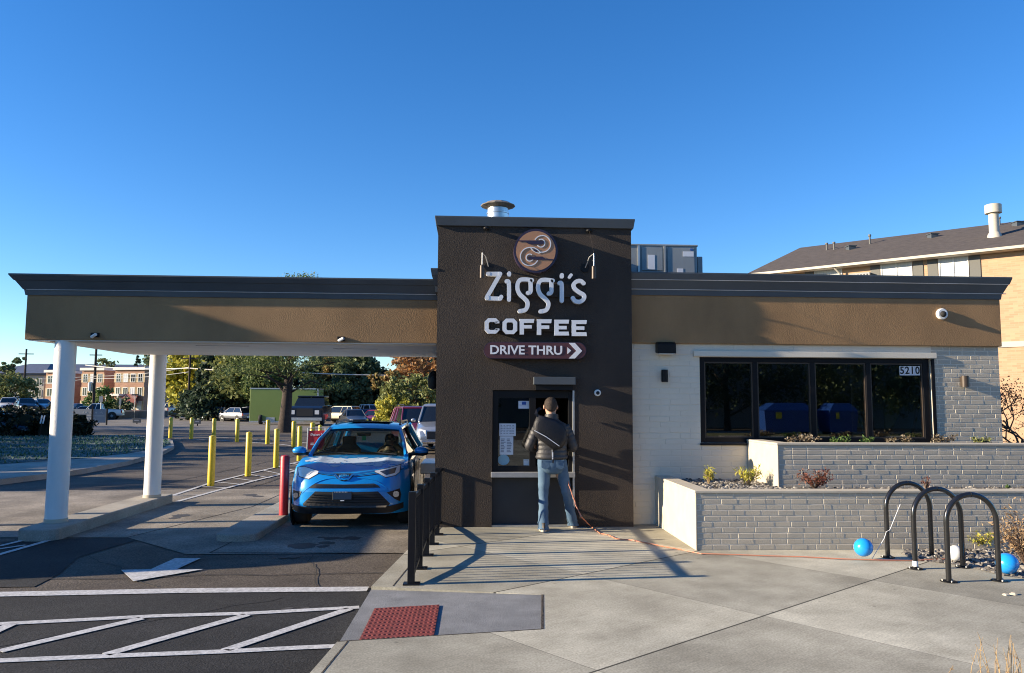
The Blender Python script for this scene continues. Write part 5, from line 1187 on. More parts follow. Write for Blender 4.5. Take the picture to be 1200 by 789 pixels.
b = MB()
n = 22; rings = []
for i in range(9):
    f = i / 8; ph = f * math.pi * .5
    z = .105 * math.cos(ph) if i < 6 else .105 * math.cos(ph) ; 
    r_ = math.sin(ph)
    rings.append((r_, z))
rings = [(max(.02, r_), z) for r_, z in rings] + [(1.0, -.025), (.985, -.05), (.95, -.075), (.84, -.10)]
rr = []
for j, (r_, z) in enumerate(rings):
    ring = []
    for k in range(n):
        a = 2 * math.pi * k / n; fr = max(0, math.sin(a)); side = abs(math.cos(a)); zz = z + (.085 * fr + .035 * side ** 3) * min(1, max(0, j - 7) / 3) * (1.5 if j > 10 else 1)
        q = 1 + .035 * noise.noise(Vector((math.cos(a) * 4, math.sin(a) * 4, j * .9)))
        ring.append(hd + Vector((.092 * r_ * q * math.cos(a), .110 * r_ * q * math.sin(a) - .004, .015 + zz)))
    rr.append(ring)
b.loft(rr, True, True)
rh = random.Random(2)
for k in range(900):
    a, ph = rh.uniform(0, 6.28), rh.uniform(0, 1.75); p = hd + Vector((.092 * math.sin(ph) * math.cos(a), .110 * math.sin(ph) * math.sin(a) - .004, .015 + .105 * math.cos(ph)))
    if p.z < hd.z - .075 + .09 * max(0, math.sin(a)) + .03 * abs(math.cos(a)): continue
    nn = (p - hd).normalized(); tt = nn.orthogonal().normalized(); tt.rotate(Matrix.Rotation(rh.uniform(0, 6.28), 3, nn)); b.poly([p - tt * .0015, p + tt * .0015, p + nn * .007 + tt.cross(nn) * .006 + Vector((0, 0, -.003))])
b.build('hair', 'hair', per, smooth=True)
# jeans: two tapered legs with folds, plus hips
def legpath(hx_, hy_, kx_, ky_, fx, fy, b, seed):
    r = random.Random(seed); rings = []; N = 26
    for i in range(N + 1):
        t = i / N; z = .98 - t * .945
        if t < .5: u = t / .5; x, y = hx_ * (1 - u) + kx_ * u, hy_ * (1 - u) + ky_ * u
        else: u = (t - .5) / .5; x, y = kx_ * (1 - u) + fx * u, ky_ * (1 - u) + fy * u
        rad = .105 - .035 * min(1, t / .5) + (.010 * max(0, (t - .75) / .25)) - .004 * (t > .5)
        w_ = 1 + .05 * math.sin(i * 1.9 + seed) * (t > .35) + (.05 * math.sin(i * 2.7) if t > .8 else 0)
        if i == 0: rad *= .9
        rings.append([Pp(x + rad * w_ * math.cos(a) * (1 + .04 * noise.noise(Vector((a * 2, z * 9, seed)))), y + rad * 1.08 * w_ * math.sin(a), z + .006 * math.sin(a * 3 + i)) for a in [2 * math.pi * k / 18 for k in range(18)]])
    b.loft(rings)
b = MB(); legpath(hipL[0], 0, (hipL[0] + lf[0]) / 2 + .0, .03, lf[0], lf[1], b, 1); legpath(hipR[0], .02, (hipR[0] + rf_[0]) / 2 - .005, .05, rf_[0], rf_[1], b, 2)
b.loft([[Pp(.198 * sx_ * math.cos(a), .125 * sx_ * math.sin(a) + .01 - (.02 if math.sin(a) < 0 else 0), z) for a in [2 * math.pi * k / 20 for k in range(20)]] for z, sx_ in ((.76, .50), (.79, .80), (.84, .96), (.90, 1.0), (.96, .98), (1.02, .90))])
jn = b.build('jeans', 'jeans', per, smooth=True, angle=60)
b = MB()
for s in (-1, 1): b.strip([Pp(s * .10 - .055, -.137, .955), Pp(s * .10 + .055, -.137, .955)], .012, (0, -1, 0), .003); b.prism([Pp(s * .10 - .055, -.128, .95), Pp(s * .10 + .055, -.128, .95), Pp(s * .10 + .055, -.128, .86), Pp(s * .10, -.128, .83), Pp(s * .10 - .055, -.128, .86)], (0, -.004, 0))
b.build('back_pocket', 'jeans', jn)
for (fx, fy), rz_, in ((lf, 0), (rf_, -.25)):
    b = MB(); mt = Matrix.Translation(Pp(fx, fy, 0)) @ Matrix.Rotation(rz_, 4, 'Z')
    def S(x, y, z): return mt @ Vector((x, y, z))
    b.loft([[S(w_ * math.cos(a), cy + ly * math.sin(a), z) for a in [2 * math.pi * k / 16 for k in range(16)]] for z, w_, cy, ly in ((.028, .048, .06, .145), (.06, .046, .058, .14), (.085, .04, .02, .09), (.12, .036, -.02, .05))])
    o = b.build('shoe', 'shoe', per, smooth=True); b = MB()
    b.loft([[S(w_ * math.cos(a), .06 + .15 * math.sin(a), z) for a in [2 * math.pi * k / 16 for k in range(16)]] for z, w_ in ((.002, .050), (.03, .052))]); b.build('sole', 'sole', o)
# jacket
b = MB(); rings = []; prof = [(.965, .212, .140), (.985, .222, .146), (1.02, .214, .142), (1.12, .205, .138), (1.22, .218, .142), (1.32, .238, .146), (1.40, .240, .138), (1.45, .200, .122), (1.485, .135, .100), (1.51, .094, .092), (1.595, .088, .088)]
def pr_(z):
    for (z0, a0, c0), (z1, a1, c1) in zip(prof, prof[1:]):
        if z <= z1: u = (z - z0) / (z1 - z0); return a0 + (a1 - a0) * u, c0 + (c1 - c0) * u
    return prof[-1][1:]
z = .965
while z <= 1.590:
    rx, ry = pr_(z); q = .007 * abs(math.sin((z - .965) / .062 * math.pi)) * (1 if z < 1.42 else .3)
    rings.append([Pp((rx + q) * math.copysign(abs(math.cos(a)) ** .8, math.cos(a)) + .006 * noise.noise(Vector((a, z * 12, 5))), (ry + q) * math.sin(a) + .02 * (z - .96) / .5, z) for a in [2 * math.pi * k / 28 for k in range(28)]]); z += .0124
b.loft(rings)
def sleeve(pts, r0, r1, b):
    P = [Vector(Pp(*p)) for p in pts]; path = []; rs = []; tot = 0; N = 14
    for a, c in zip(P, P[1:]):
        for i in range(N): path.append(a + (c - a) * i / N)
    path.append(P[-1]); n = len(path)
    # round the elbow
    for _ in range(4): path = [path[0]] + [(path[i - 1] + path[i] * 2 + path[i + 1]) / 4 for i in range(1, n - 1)] + [path[-1]]
    for i in range(n): rs.append((r0 + (r1 - r0) * i / n) * (1 + .085 * abs(math.sin(i * .62))))
    b.tube(path, rs, 16)
sleeve([(-.165, .02, 1.405), (-.235, .01, 1.30), (-.315, -.01, 1.14), (-.225, .21, 1.10)], .086, .052, b)
sleeve([(.165, .03, 1.405), (.235, .03, 1.30), (.305, .02, 1.12), (.215, .24, 1.12)], .086, .052, b)
jk = b.build('jacket', 'jacket', per, smooth=True, angle=60)
b = MB(); b.box(px0 - .012 + .0, px0 + .004, py0 - .150, py0 - .12, .97, 1.10); b.build('reflective_tab', 'paper', jk)
# messenger bag across the back
bg = thing('messenger_bag', 'black messenger bag with a pale diagonal stripe slung across the back of the person', 'bag', Pp(0, -.2, 1.1), world=True)
def bagP(px, py, y=0): return PY(px, py, py0 - .17 + y)
out = [(630.5, 486), (637, 487.5), (652, 492), (660, 497), (665, 507), (664, 518), (659, 525), (650, 528), (640, 521), (628, 512), (625.5, 506), (626, 496)]
b = MB(); F_1 = [bagP(*p) for p in out]; cc = sum(F_1, Vector()) / len(F_1)
b.loft([[p + Vector((0, .09, 0)) for p in F_1], [p + Vector((0, .02, 0)) for p in F_1], [cc + (p - cc) * .93 + Vector((0, -.01, 0)) for p in F_1], [cc + (p - cc) * .75 + Vector((0, -.022, 0)) for p in F_1]]); b.build('bag_body', 'bag', bg, smooth=True, angle=50)
b = MB(); b.strip([bagP(626, 504.5, -.028), bagP(640, 512, -.032), bagP(655.5, 523, -.026)], .010, (0, -1, 0), .003); b.build('reflective_stripe', 'paper', bg)
b = MB(); b.strip([bagP(633, 490, -.0), bagP(628, 485, .0), bagP(630, 480.5, .05), bagP(634, 478.5, .13)], .045, (0, -1, .3), .006); b.build('strap', 'bag', bg)
b = MB(); b.strip([bagP(648, 527, .02), bagP(648.5, 535, .03), bagP(648, 543, .03)], .018, (0, -1, 0), .004); b.build('hanging_strap', 'bag', bg)
# driver seen dimly in the blue car
dr = thing('person', 'person sitting at the wheel of the blue car, dimly seen through the windscreen', 'person', (HX + .38, HY + 2.3, GZ + .5), world=True)
def Dp(x, y, z): return (HX + .38 + x, HY + y, GZ + z)
skin_obj('body', [(Dp(0, 2.30, .62), (.15, .11)), (Dp(0, 2.30, .90), (.16, .10)), (Dp(0, 2.30, 1.03), (.10, .08)), (Dp(0, 2.28, 1.10), .05), (Dp(0, 2.25, 1.18), .072), (Dp(0, 2.25, 1.26), .075), (Dp(-.17, 2.27, 1.01), .05), (Dp(-.20, 2.1, .90), .04), (Dp(-.13, 1.92, 1.02), .034), (Dp(.17, 2.27, 1.01), .05), (Dp(.20, 2.1, .90), .04), (Dp(.13, 1.92, 1.02), .034)], [(0, 1), (1, 2), (2, 3), (3, 4), (4, 5), (2, 6), (6, 7), (7, 8), (2, 9), (9, 10), (10, 11)], 'skin', dr)
b = MB(); b.ball(Dp(0, 2.28, 1.26), (.088, .09, .085), 8); b.build('hair', 'hair', dr, smooth=True)
b = MB(); b.loft([[Dp(rx * math.cos(a), 2.3 + ry * math.sin(a), z) for a in [2 * math.pi * k / 16 for k in range(16)]] for z, rx, ry in ((.55, .2, .14), (.85, .21, .14), (1.0, .19, .12), (1.07, .08, .08))]); b.build('coat', 'jacket', dr, smooth=True)
# ================================================================== BIKE RACKS, BALLOONS, CORD
gr_ = 'black hoop bike racks on the sidewalk'
def rack(f0, f1, top, lb):
    a, c = PZ(*f0), PZ(*f1); cx, cy = (a.x + c.x) / 2, (a.y + c.y) / 2; d = (c - a); wd = d.length; ang = math.atan2(d.y, d.x)
    h = PY((f0[0] + f1[0]) / 2, top, cy).z
    t = thing('bike_rack', lb, 'bike rack', (cx, cy, 0), ang, gr_); r = wd / 2; R_ = .026; path = [(-r, 0, .008), (-r, 0, .3), (-r, 0, h - R_ - r * 1.0)]
    for k in range(1, 20): q = math.pi * (1 - k / 20); path.append((r * math.cos(q), 0, h - R_ - r + r * math.sin(q)))
    path += [(r, 0, h - R_ - r), (r, 0, .3), (r, 0, .008)]
    b = MB(); b.tube(path, R_, 16); b.build('hoop', 'blackgloss', t, smooth=True)
    for s in (-1, 1):
        b = MB(); b.lathe([(.075, .001), (.075, .009), (.03, .014), (.027, .02)], (s * r, 0, 0), 24); o = b.build('base_plate', 'black', t, smooth=True)
        for k in range(3): b = MB(); q = k * 2.1 + .4; b.lathe([(.009, .009), (.009, .022), (.002, .024)], (s * r + .055 * math.cos(q), .055 * math.sin(q), 0), 6); b.build('bolt', 'galv', o)
    b = MB(); b.lathe([(R_ + .0015, -.004), (R_ + .0015, .004)], (0, 0, h - R_), 16, axis='X'); b.build('seam_band', 'rubber', t)
    return t
rack((1040.5, 653.5), (1092, 652), 563.5, 'rearmost black hoop bike rack, standing closest to the brick planter')
rB = rack((1072.8, 667), (1128.5, 665), 570, 'middle black hoop bike rack with a white sticker low on its left leg')
rack((1112, 682), (1171, 681), 576.5, 'front black hoop bike rack, largest and nearest the camera')
p = PZ(1072.8, 667); b = MB(); b.lathe([(.0275, .03), (.0275, .085)], (p.x, p.y, 0), 16); o = b.build('leg_sticker', 'paper'); o.parent = rB
mw = Matrix.Translation(rB.location) @ Matrix.Rotation(rB.rotation_euler.z, 4, 'Z'); o.data.transform(mw.inverted())
def balloon(px, py, d, r, m, lb, tilt):
    p = PY(px, py, d); b = MB(); prof = [(.003, -1.20), (.05, -1.16), (.035, -1.10), (.10, -1.04), (.45, -.86), (.78, -.52), (.97, -.1), (1.0, .12), (.93, .42), (.72, .74), (.40, .93), (.12, 1.0), (.003, 1.01)]
    b.lathe([(q * r, z * r) for q, z in prof], (0, 0, 0), 26); o = b.build('balloon', m, smooth=True, angle=80); o.location = (p.x, p.y, max(p.z, r + .004)); o.rotation_euler = tilt; return tag(o, lb, 'balloon')
balloon(1012, 642, 8.55, .103, 'blueballoon', 'blue balloon lying against the planter foot, left of the bike racks', (R(40), R(-50), 0))
balloon(1119, 648.5, 8.4, .088, 'whiteballoon', 'white balloon on the gravel behind the front bike rack', (R(60), R(70), 0))
balloon(1180.5, 664.5, 7.75, .108, 'blueballoon', 'blue balloon on the gravel beside the right leg of the front bike rack', (R(20), R(-20), 0))
a = PZ(1022, 656); t_ = PY(1055, 591, 8.62); b = MB(); b.tube([a + Vector((0, 0, .01)), a.lerp(t_, .4) + Vector((.01, 0, -.01)), a.lerp(t_, .5), a.lerp(t_, .53) + Vector((.03, 0, .0)), t_], .0035, 5); tag(b.build('balloon_string', 'paper'), 'white string running from the blue balloon up to the rear bike rack', 'string')
b = MB(); pts = [PY(661, 551, 10.80), PY(664, 556, 10.72), PY(667, 568, 10.66), PY(670.5, 580, 10.62), PY(673, 586, 10.6), PY(675, 592, 10.58), PY(681, 606, 10.50)] + [PZ(x, y, .012) for x, y in ((692, 617), (704, 625.5), (712, 627), (722, 631.5), (740, 633), (757, 636.5), (775, 640), (800, 644.5), (822, 649), (860, 650), (900, 651.5), (940, 652.5), (985, 655), (1030, 656.5), (1070, 657), (1110, 655), (1150, 655.5), (1215, 660))]
b.tube(pts, .0065, 8); b.tube([p + Vector((.012 * math.sin(i * 2.2), .014 * math.cos(i * 1.7), .004)) for i, p in enumerate(pts[:15])], .0055, 6); tag(b.build('extension_cord', 'cord', smooth=True), 'orange extension cord hanging from the service window and running along the planter foot', 'cord')
# ================================================================== PLANTS
LM = {
 'yellow': leafmat('yellow_leaves', (0.525, 0.375, 0.025), (0.325, 0.325, 0.037), (0.600, 0.500, 0.050)), 'dkgreen': leafmat('spruce_needles', (0.027, 0.048, 0.033), (0.075, 0.106, 0.056)),
 'olive': leafmat('olive_leaves', (0.112, 0.138, 0.044), (0.250, 0.263, 0.100)), 'pine': leafmat('pine_needles', (.07, .11, .035), (.24, .27, .09), (.13, .17, .055)),
 'brown': leafmat('browning_leaves', (0.250, 0.163, 0.050), (0.188, 0.213, 0.062), (0.375, 0.263, 0.112)), 'orange': leafmat('orange_leaves', (.42, .20, .06), (.30, .20, .10), (.25, .12, .05)),
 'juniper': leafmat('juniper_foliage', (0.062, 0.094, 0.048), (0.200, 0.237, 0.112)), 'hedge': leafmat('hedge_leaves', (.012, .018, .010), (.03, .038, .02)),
 'green': leafmat('green_leaves', (.06, .12, .03), (.14, .22, .06)), 'redleaf': leafmat('wine_red_leaves', (.10, .02, .025), (.26, .10, .07), (.16, .06, .03)),
 'lime': leafmat('yellow_green_leaves', (0.375, 0.375, 0.050), (0.200, 0.250, 0.050), (0.525, 0.450, 0.075)), 'drybush': leafmat('dry_leaves', (.28, .17, .09), (.42, .30, .17)),
 'variegated': leafmat('variegated_leaves', (.06, .05, .03), (.40, .34, .26), (.16, .12, .07))}
def leafquad(b, c, s, r, asp=.6, up=0):
    a = Vector((r.gauss(0, 1), r.gauss(0, 1), r.gauss(0, 1) + up)).normalized(); o = a.orthogonal().normalized(); o.rotate(Matrix.Rotation(r.uniform(0, 6.28), 3, a)); n = a.cross(o)
    b.poly([c + a * s, c + o * s * asp, c - a * s, c - o * s * asp])
def crown(b, c, rad, n_cl, per_cl, ls, r, shell=.55, flat=1.0, cl=.26, lay=0, asp=.6):
    for k in range(n_cl):
        while True:
            v = Vector((r.uniform(-1, 1), r.uniform(-1, 1), r.uniform(-1, 1)))
            if v.length < 1: break
        v = v.normalized() * (shell + (1 - shell) * r.random() ** .6)
        v *= 1 + .22 * noise.noise(v * 2.3 + Vector(c) * .37)
        cc = Vector(c) + Vector((v.x * rad[0], v.y * rad[1], v.z * rad[2])); s = cl * min(rad) * r.uniform(.6, 1.35)
        for q in range(per_cl):
            g = Vector((r.gauss(0, .5), r.gauss(0, .5), r.gauss(0, .5) * flat)); leafquad(b, cc + g * s, ls * r.uniform(.6, 1.3), r, asp)
def trunk(b, base, h, r0, r, limbs=5, spread=1.5, start=.35, lean=0):
    P = [Vector(base) + Vector((lean * t + .06 * h * .1 * math.sin(t * 5 + r0 * 9), .05 * math.cos(t * 4), h * t)) for t in [i / 8 for i in range(9)]]
    b.tube(P, [r0 * (1.25 if i == 0 else 1 - .75 * i / 8) for i in range(9)], 9)
    for k in range(limbs):
        t = start + (1 - start) * (k + .3) / limbs; i = min(7, int(t * 8)); p = P[i]; a = r.uniform(0, 6.28) + k * 2.4; ln = spread * r.uniform(.6, 1.1) * (1.2 - t * .6)
        d = Vector((math.cos(a), math.sin(a), r.uniform(.2, .8))); q = [p, p + d * ln * .35 + Vector((0, 0, .04 * ln)), p + d * ln * .7 + Vector((0, 0, .15 * ln)), p + d * ln + Vector((0, 0, .22 * ln))]
        b.tube(q, [r0 * .35, r0 * .25, r0 * .16, r0 * .06], 6)
def tree(name, lb, base, h, rx, leaf, seed, n=(60, 60), ls=.2, trunk_r=.2, low=.15, kind='round', group='trees beyond the street', flat=.8, ry=None, shell=.5, cat='tree'):
    r = random.Random(seed); base = Vector(base); t = thing(name, lb, cat, base, 0, group, world=True)
    b = MB(); trunk(b, base - Vector((0, 0, .1)), h * .85, trunk_r, r, 7, rx * .8, low + .1); b.build('trunk', 'bark', t, smooth=True)
    b = MB(); zc = h * (low + 1) / 2; rz = h * (1 - low) / 2
    if kind == 'round':
        crown(b, base + Vector((0, 0, zc)), (rx, ry or rx, rz), n[0], n[1], ls, r, shell, flat)
    elif kind == 'cone':
        for k in range(n[0]):
            f = r.random() ** 1.4; a = r.uniform(0, 6.28); rr_ = rx * (1 - f) ** .85 * r.uniform(.55, 1.05) + .05; cc = base + Vector((rr_ * math.cos(a), rr_ * math.sin(a), h * (low + (1 - low) * f)))
            for q in range(n[1]): g = Vector((r.gauss(0, .5), r.gauss(0, .5), r.gauss(0, .28))); leafquad(b, cc + g * rx * .30 * (1.15 - f), ls * r.uniform(.6, 1.3), r)
    elif kind == 'clumps':
        for k in range(max(5, n[0] // 8)):
            while True:
                v = Vector((r.uniform(-1, 1), r.uniform(-1, 1), r.uniform(-1, 1)))
                if v.length < 1: break
            c2 = base + Vector((v.x * rx * .75, v.y * (ry or rx) * .75, zc + v.z * rz * .78)); q_ = rx * r.uniform(.28, .45)
            crown(b, c2, (q_, q_, q_ * .6), 8, n[1], ls, r, .5, .6, .4)
    b.build('crown', LM[leaf], t, recalc=False); return t
def TB(px, d, z=GZ): p = PY(px, 475, d); return (p.x, d, z)
def hgt(py, d, px=600): return PY(px, py, d).z - GZ
# back row, left to right (px centre, depth)
tree('yellow_tree', 'bright yellow tree right of the rear column, behind the dark spruce', TB(226, 98), hgt(411, 98), 4.0, 'lime', 31, (110, 70), .30, .25, .18)
tree('yellow_tree', 'yellow green tree right of the dark spruce', TB(276, 96), hgt(410, 96), 4.2, 'lime', 32, (110, 70), .30, .25, .12)
tree('spruce_tree', 'dark green spruce in front of the yellow trees', TB(243, 90), hgt(416, 90), 3.3, 'dkgreen', 33, (130, 50), .26, .2, .08, 'cone')
tree('deciduous_tree', 'green and brown tree left of the green truck box', TB(292, 90), hgt(402, 90), 4.0, 'olive', 34, (100, 70), .28, .25, .15)
tree('deciduous_tree', 'browning green tree rising behind the truck box', TB(311, 86), hgt(408, 86), 2.5, 'pine', 35, (90, 70), .26, .25, .2)
tree('juniper_tree', 'brown tinged juniper right of the pine trunk', TB(383, 96), hgt(404, 96), 2.2, 'brown', 36, (90, 60), .28, .3, .05, 'clumps')
tree('juniper_tree', 'tall dark green juniper right behind the cream SUV', TB(391, 100), hgt(398, 100), 3.6, 'juniper', 37, (120, 60), .28, .3, .05)
tree('juniper_tree', 'broad green juniper above the blue car roof', TB(417, 94), hgt(404, 94), 2.5, 'juniper', 38, (150, 60), .28, .3, .05)
tree('juniper_tree', 'dark juniper left of the sky gap', TB(437, 98), hgt(430, 98), 2.6, 'dkgreen', 39, (100, 60), .28, .3, .05)
tree('bare_tree', 'thin leafed brownish tree below the sky gap', TB(458, 80), hgt(432, 80), 2.3, 'brown', 40, (60, 40), .20, .15, .1, 'clumps')
tree('juniper_tree', 'dark evergreen right of the sky gap', TB(484, 92), hgt(405, 92), 2.0, 'juniper', 41, (110, 60), .26, .3, .1)
tree('orange_tree', 'orange brown autumn tree beside the tower edge', TB(500, 84), hgt(409, 84), 4.6, 'orange', 42, (90, 50), .24, .25, .2, shell=.4)
tree('olive_tree', 'pale olive shrub tree behind the maroon SUV', TB(488, 66), hgt(440, 66), 3.0, 'olive', 43, (90, 60), .18, .15, .08)
tree('yellow_bush', 'low yellow bush between the red car and the maroon SUV', TB(461, 64), hgt(464, 64), 1.6, 'lime', 44, (50, 50), .14, .1, .02, cat='bush')
tree('dark_evergreen', 'low dark evergreen behind the parked black SUV', TB(262, 92), hgt(452, 92), 3.0, 'dkgreen', 45, (70, 50), .25, .2, 0)
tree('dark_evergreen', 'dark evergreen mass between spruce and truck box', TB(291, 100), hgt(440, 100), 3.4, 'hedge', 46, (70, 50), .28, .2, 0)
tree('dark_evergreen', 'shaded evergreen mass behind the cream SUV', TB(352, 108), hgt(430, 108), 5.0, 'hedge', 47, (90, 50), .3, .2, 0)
tree('dark_evergreen', 'shaded evergreen mass at the right end behind the autumn tree', TB(470, 112), hgt(446, 112), 7.0, 'dkgreen', 48, (110, 60), .3, .2, 0)
for i, (x, y, h, rx, lf_) in enumerate(((2, 96, 9, 5, 'juniper'), (11, 100, 10, 5.5, 'olive'), (21, 98, 9, 5, 'dkgreen'), (31, 102, 10, 5.5, 'brown'), (-4, 104, 10, 4.5, 'pine'))):
    tree('deciduous_tree', ('dark green tree hidden behind the tower', 'olive tree hidden behind the brick wing', 'spruce green tree hidden behind the wing window', 'brown tree hidden behind the right end of the wing', 'pine green tree hidden just behind the tower edge')[i], (x, y, GZ), h, rx, lf_, 160 + i, (80, 50), .34, .25, .05)
# left side
tree('small_conifer', 'tiny dark conifer poking above the brick apartment roof', TB(159, 150), hgt(421, 150), 1.7, 'dkgreen', 51, (40, 40), .3, .2, .1, 'cone', 'trees behind the apartments')
tree('deciduous_tree', 'olive tree crown rising behind the brick apartment roof, left of the conifer', TB(123, 152), hgt(421, 152), 3.0, 'olive', 52, (50, 40), .35, .2, .1, 'round', 'trees behind the apartments')
tree('deciduous_tree', 'tree crown behind the apartments just left of the rear column', TB(173, 156), hgt(418, 156), 2.8, 'juniper', 53, (50, 40), .35, .2, .1, 'round', 'trees behind the apartments')
tree('deciduous_tree', 'blue grey tree behind the apartments right of the rear column', TB(206, 158), hgt(417, 158), 3.2, 'dkgreen', 54, (50, 40), .35, .2, .1, 'round', 'trees behind the apartments')
tree('deciduous_tree', 'dark tree at the left picture edge above the grey roof', TB(12, 118), hgt(416, 118), 2.8, 'juniper', 55, (60, 40), .25, .2, .35, 'clumps', 'trees behind the apartments')
tree('olive_tree', 'round olive green tree at the left edge above the parked cars', TB(12, 96), hgt(441, 96), 2.6, 'olive', 56, (80, 50), .2, .2, .2)
tree('green_bush', 'dark green bush before the salmon brick wall left of the awning', TB(117, 108), hgt(455, 108), 1.7, 'green', 57, (50, 40), .18, .1, .02, cat='bush')
tree('green_bush', 'low bush at the foot of the apartment entrance awning', TB(142, 112), hgt(469, 112), 1.7, 'juniper', 58, (40, 40), .18, .1, .02, cat='bush')
# big dark hedge
def hedge(name, lb, x0, x1, y, h, dpt, leaf, seed):
    r = random.Random(seed); t = thing(name, lb, 'hedge', ((x0 + x1) / 2, y, GZ), world=True); b = MB()
    n = int((x1 - x0) / 1.1)
    for k in range(n):
        x = x0 + (k + .5) * (x1 - x0) / n; hh = h * (1 - .12 * abs(math.sin(k * 1.7))) * (.8 if k in (0, n - 1) else 1); crown(b, (x, y + r.uniform(-.4, .4), GZ + hh * .5), (1.1, dpt, hh * .5), 34, 34, .12, r, .6, .9)
    b.build('foliage', LM[leaf], t, recalc=False)
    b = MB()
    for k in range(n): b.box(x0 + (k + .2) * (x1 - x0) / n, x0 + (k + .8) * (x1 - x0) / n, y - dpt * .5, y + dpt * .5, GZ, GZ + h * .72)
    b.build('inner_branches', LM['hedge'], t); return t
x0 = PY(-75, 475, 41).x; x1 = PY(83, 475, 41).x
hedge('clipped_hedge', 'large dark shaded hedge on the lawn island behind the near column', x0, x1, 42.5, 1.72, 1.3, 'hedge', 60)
# the big pine in front of the truck
rp = random.Random(77); pb = Vector(TB(334, 52)); PH = hgt(318, 52, 334)
pt = thing('pine_tree', 'large open pine with thick dark trunk in front of the green truck', 'tree', pb, world=True)
b = MB(); tp_ = [pb + Vector(v) for v in ((0, 0, -.1), (.05, 0, 1.0), (.12, 0, 2.4), (.2, 0, 3.8), (.35, 0, 5.2), (.55, 0, 7.0), (.7, 0, PH - .6))]
b.tube(tp_, [.52, .38, .33, .25, .17, .10, .04], 12)
tips = []
def limb(p0, pts, r0):
    P = [p0] + [p0 + Vector(v) for v in pts]; b.tube(P, [r0 * (1 - .8 * i / (len(P) - 1)) for i in range(len(P))], 7); return P[1:]
spec = [(2.4, [(-.7, 0, .9), (-1.3, .2, 1.3), (-2.0, .1, 2.4)], .12), (2.5, [(1.6, -.3, .9), (3.1, 0, .4)], .08), (3.6, [(-1.8, .3, .5), (-3.6, .2, .8)], .12), (3.8, [(1.6, 0, .6), (3.4, .4, 1.0)], .11), (4.3, [(-.9, -1, .9), (-2.4, -1.6, 1.2)], .09), (4.6, [(.9, -.8, .8), (2.2, -1.4, 1.9)], .10), (4.8, [(-1.1, .2, 1.2), (-2.8, .4, 1.9)], .11), (5.0, [(1.0, .3, 1.1), (2.4, .1, 2.4)], .12), (5.6, [(-.8, -.5, 1.0), (-1.8, -.6, 2.2)], .08), (5.8, [(.7, .6, 1.1), (1.4, .9, 2.3)], .08), (6.6, [(-.7, .3, .8), (-1.3, .2, 1.4)], .06), (6.8, [(.6, -.3, .9), (1.1, -.4, 1.6)], .06), (3.0, [(-1.2, -.8, .6), (-3.0, -1.2, .9)], .09), (3.2, [(.5, -.9, .5), (.9, -1.3, .9)], .08), (3.4, [(-.4, -.9, .6), (-.7, -1.3, 1.1)], .08), (4.2, [(.2, -1.0, .4), (.5, -1.4, .8)], .07), (4.6, [(-.3, -.9, .5), (-.5, -1.2, 1.2)], .07), (5.2, [(.5, -.8, .9), (.8, -1.2, 1.8)], .07), (7.6, [(.3, 0, 1), (.4, 0, 1.9)], .05)]
for z, pts, r0 in spec:
    i = max(k for k in range(7) if tp_[k].z - pb.z <= z + .01); u = (z - (tp_[i].z - pb.z)) / max(.1, (tp_[i + 1].z - tp_[i].z)) if i < 6 else 0; p0 = tp_[i].lerp(tp_[min(6, i + 1)], u)
    Q = limb(p0, pts, r0); tips.append(Q[-1]); tips.append(Q[-1].lerp(Q[0], .45) + Vector((0, 0, .15)))
b.build('trunk', 'bark', pt, smooth=True)
b = MB()
for tpv in tips + [Vector(TB(342, 52, PH + GZ - .25)), Vector(TB(350, 52, PH + GZ - .15)), Vector(TB(358, 52, PH + GZ - .45)), Vector(TB(350, 52, PH + GZ - .6))]:
    for k in range(8):
        cc = tpv + Vector((rp.gauss(0, .75), rp.gauss(0, .7), rp.gauss(0, .28)))
        lim = PH + GZ - .1 - 1.5 * max(0, abs(cc.x - pb.x - .95) - .55)
        if cc.z > lim: cc.z = lim - abs(rp.gauss(0, .3))
        for q in range(34): leafquad(b, cc + Vector((rp.gauss(0, .26), rp.gauss(0, .26), rp.gauss(0, .13))), .11 * rp.uniform(.6, 1.3), rp, .28, .2)
b.build('crown', LM['pine'], pt, recalc=False)
# off-frame trees at the left whose shade lies over the lane and the lawn
for i, (x, y, h, rx, ry) in enumerate(((-24, 17.0, 4.9, 2.0, 2.2), (-25, 21.5, 5.0, 2.2, 2.4), (-27, 26, 5.6, 2.4, 2.8), (-34, 30.5, 8.2, 3.4, 3.4), (-38, 37, 8.8, 3.6, 3.6), (-44, 43.5, 10.0, 4, 3.8), (-50, 51, 11.0, 4, 4), (-60, 58, 12.4, 4.5, 4.2))):
    tree('street_tree', 'dark shade tree outside the frame, ' + ('nearest', 'second', 'third', 'fourth', 'fifth', 'sixth', 'seventh', 'farthest')[i] + ' in the row beside the lot', (x, y, GZ), h, rx, 'juniper', 90 + i, (70, 40), .26, .2, .05, ry=ry, group='shade trees along the left lot')
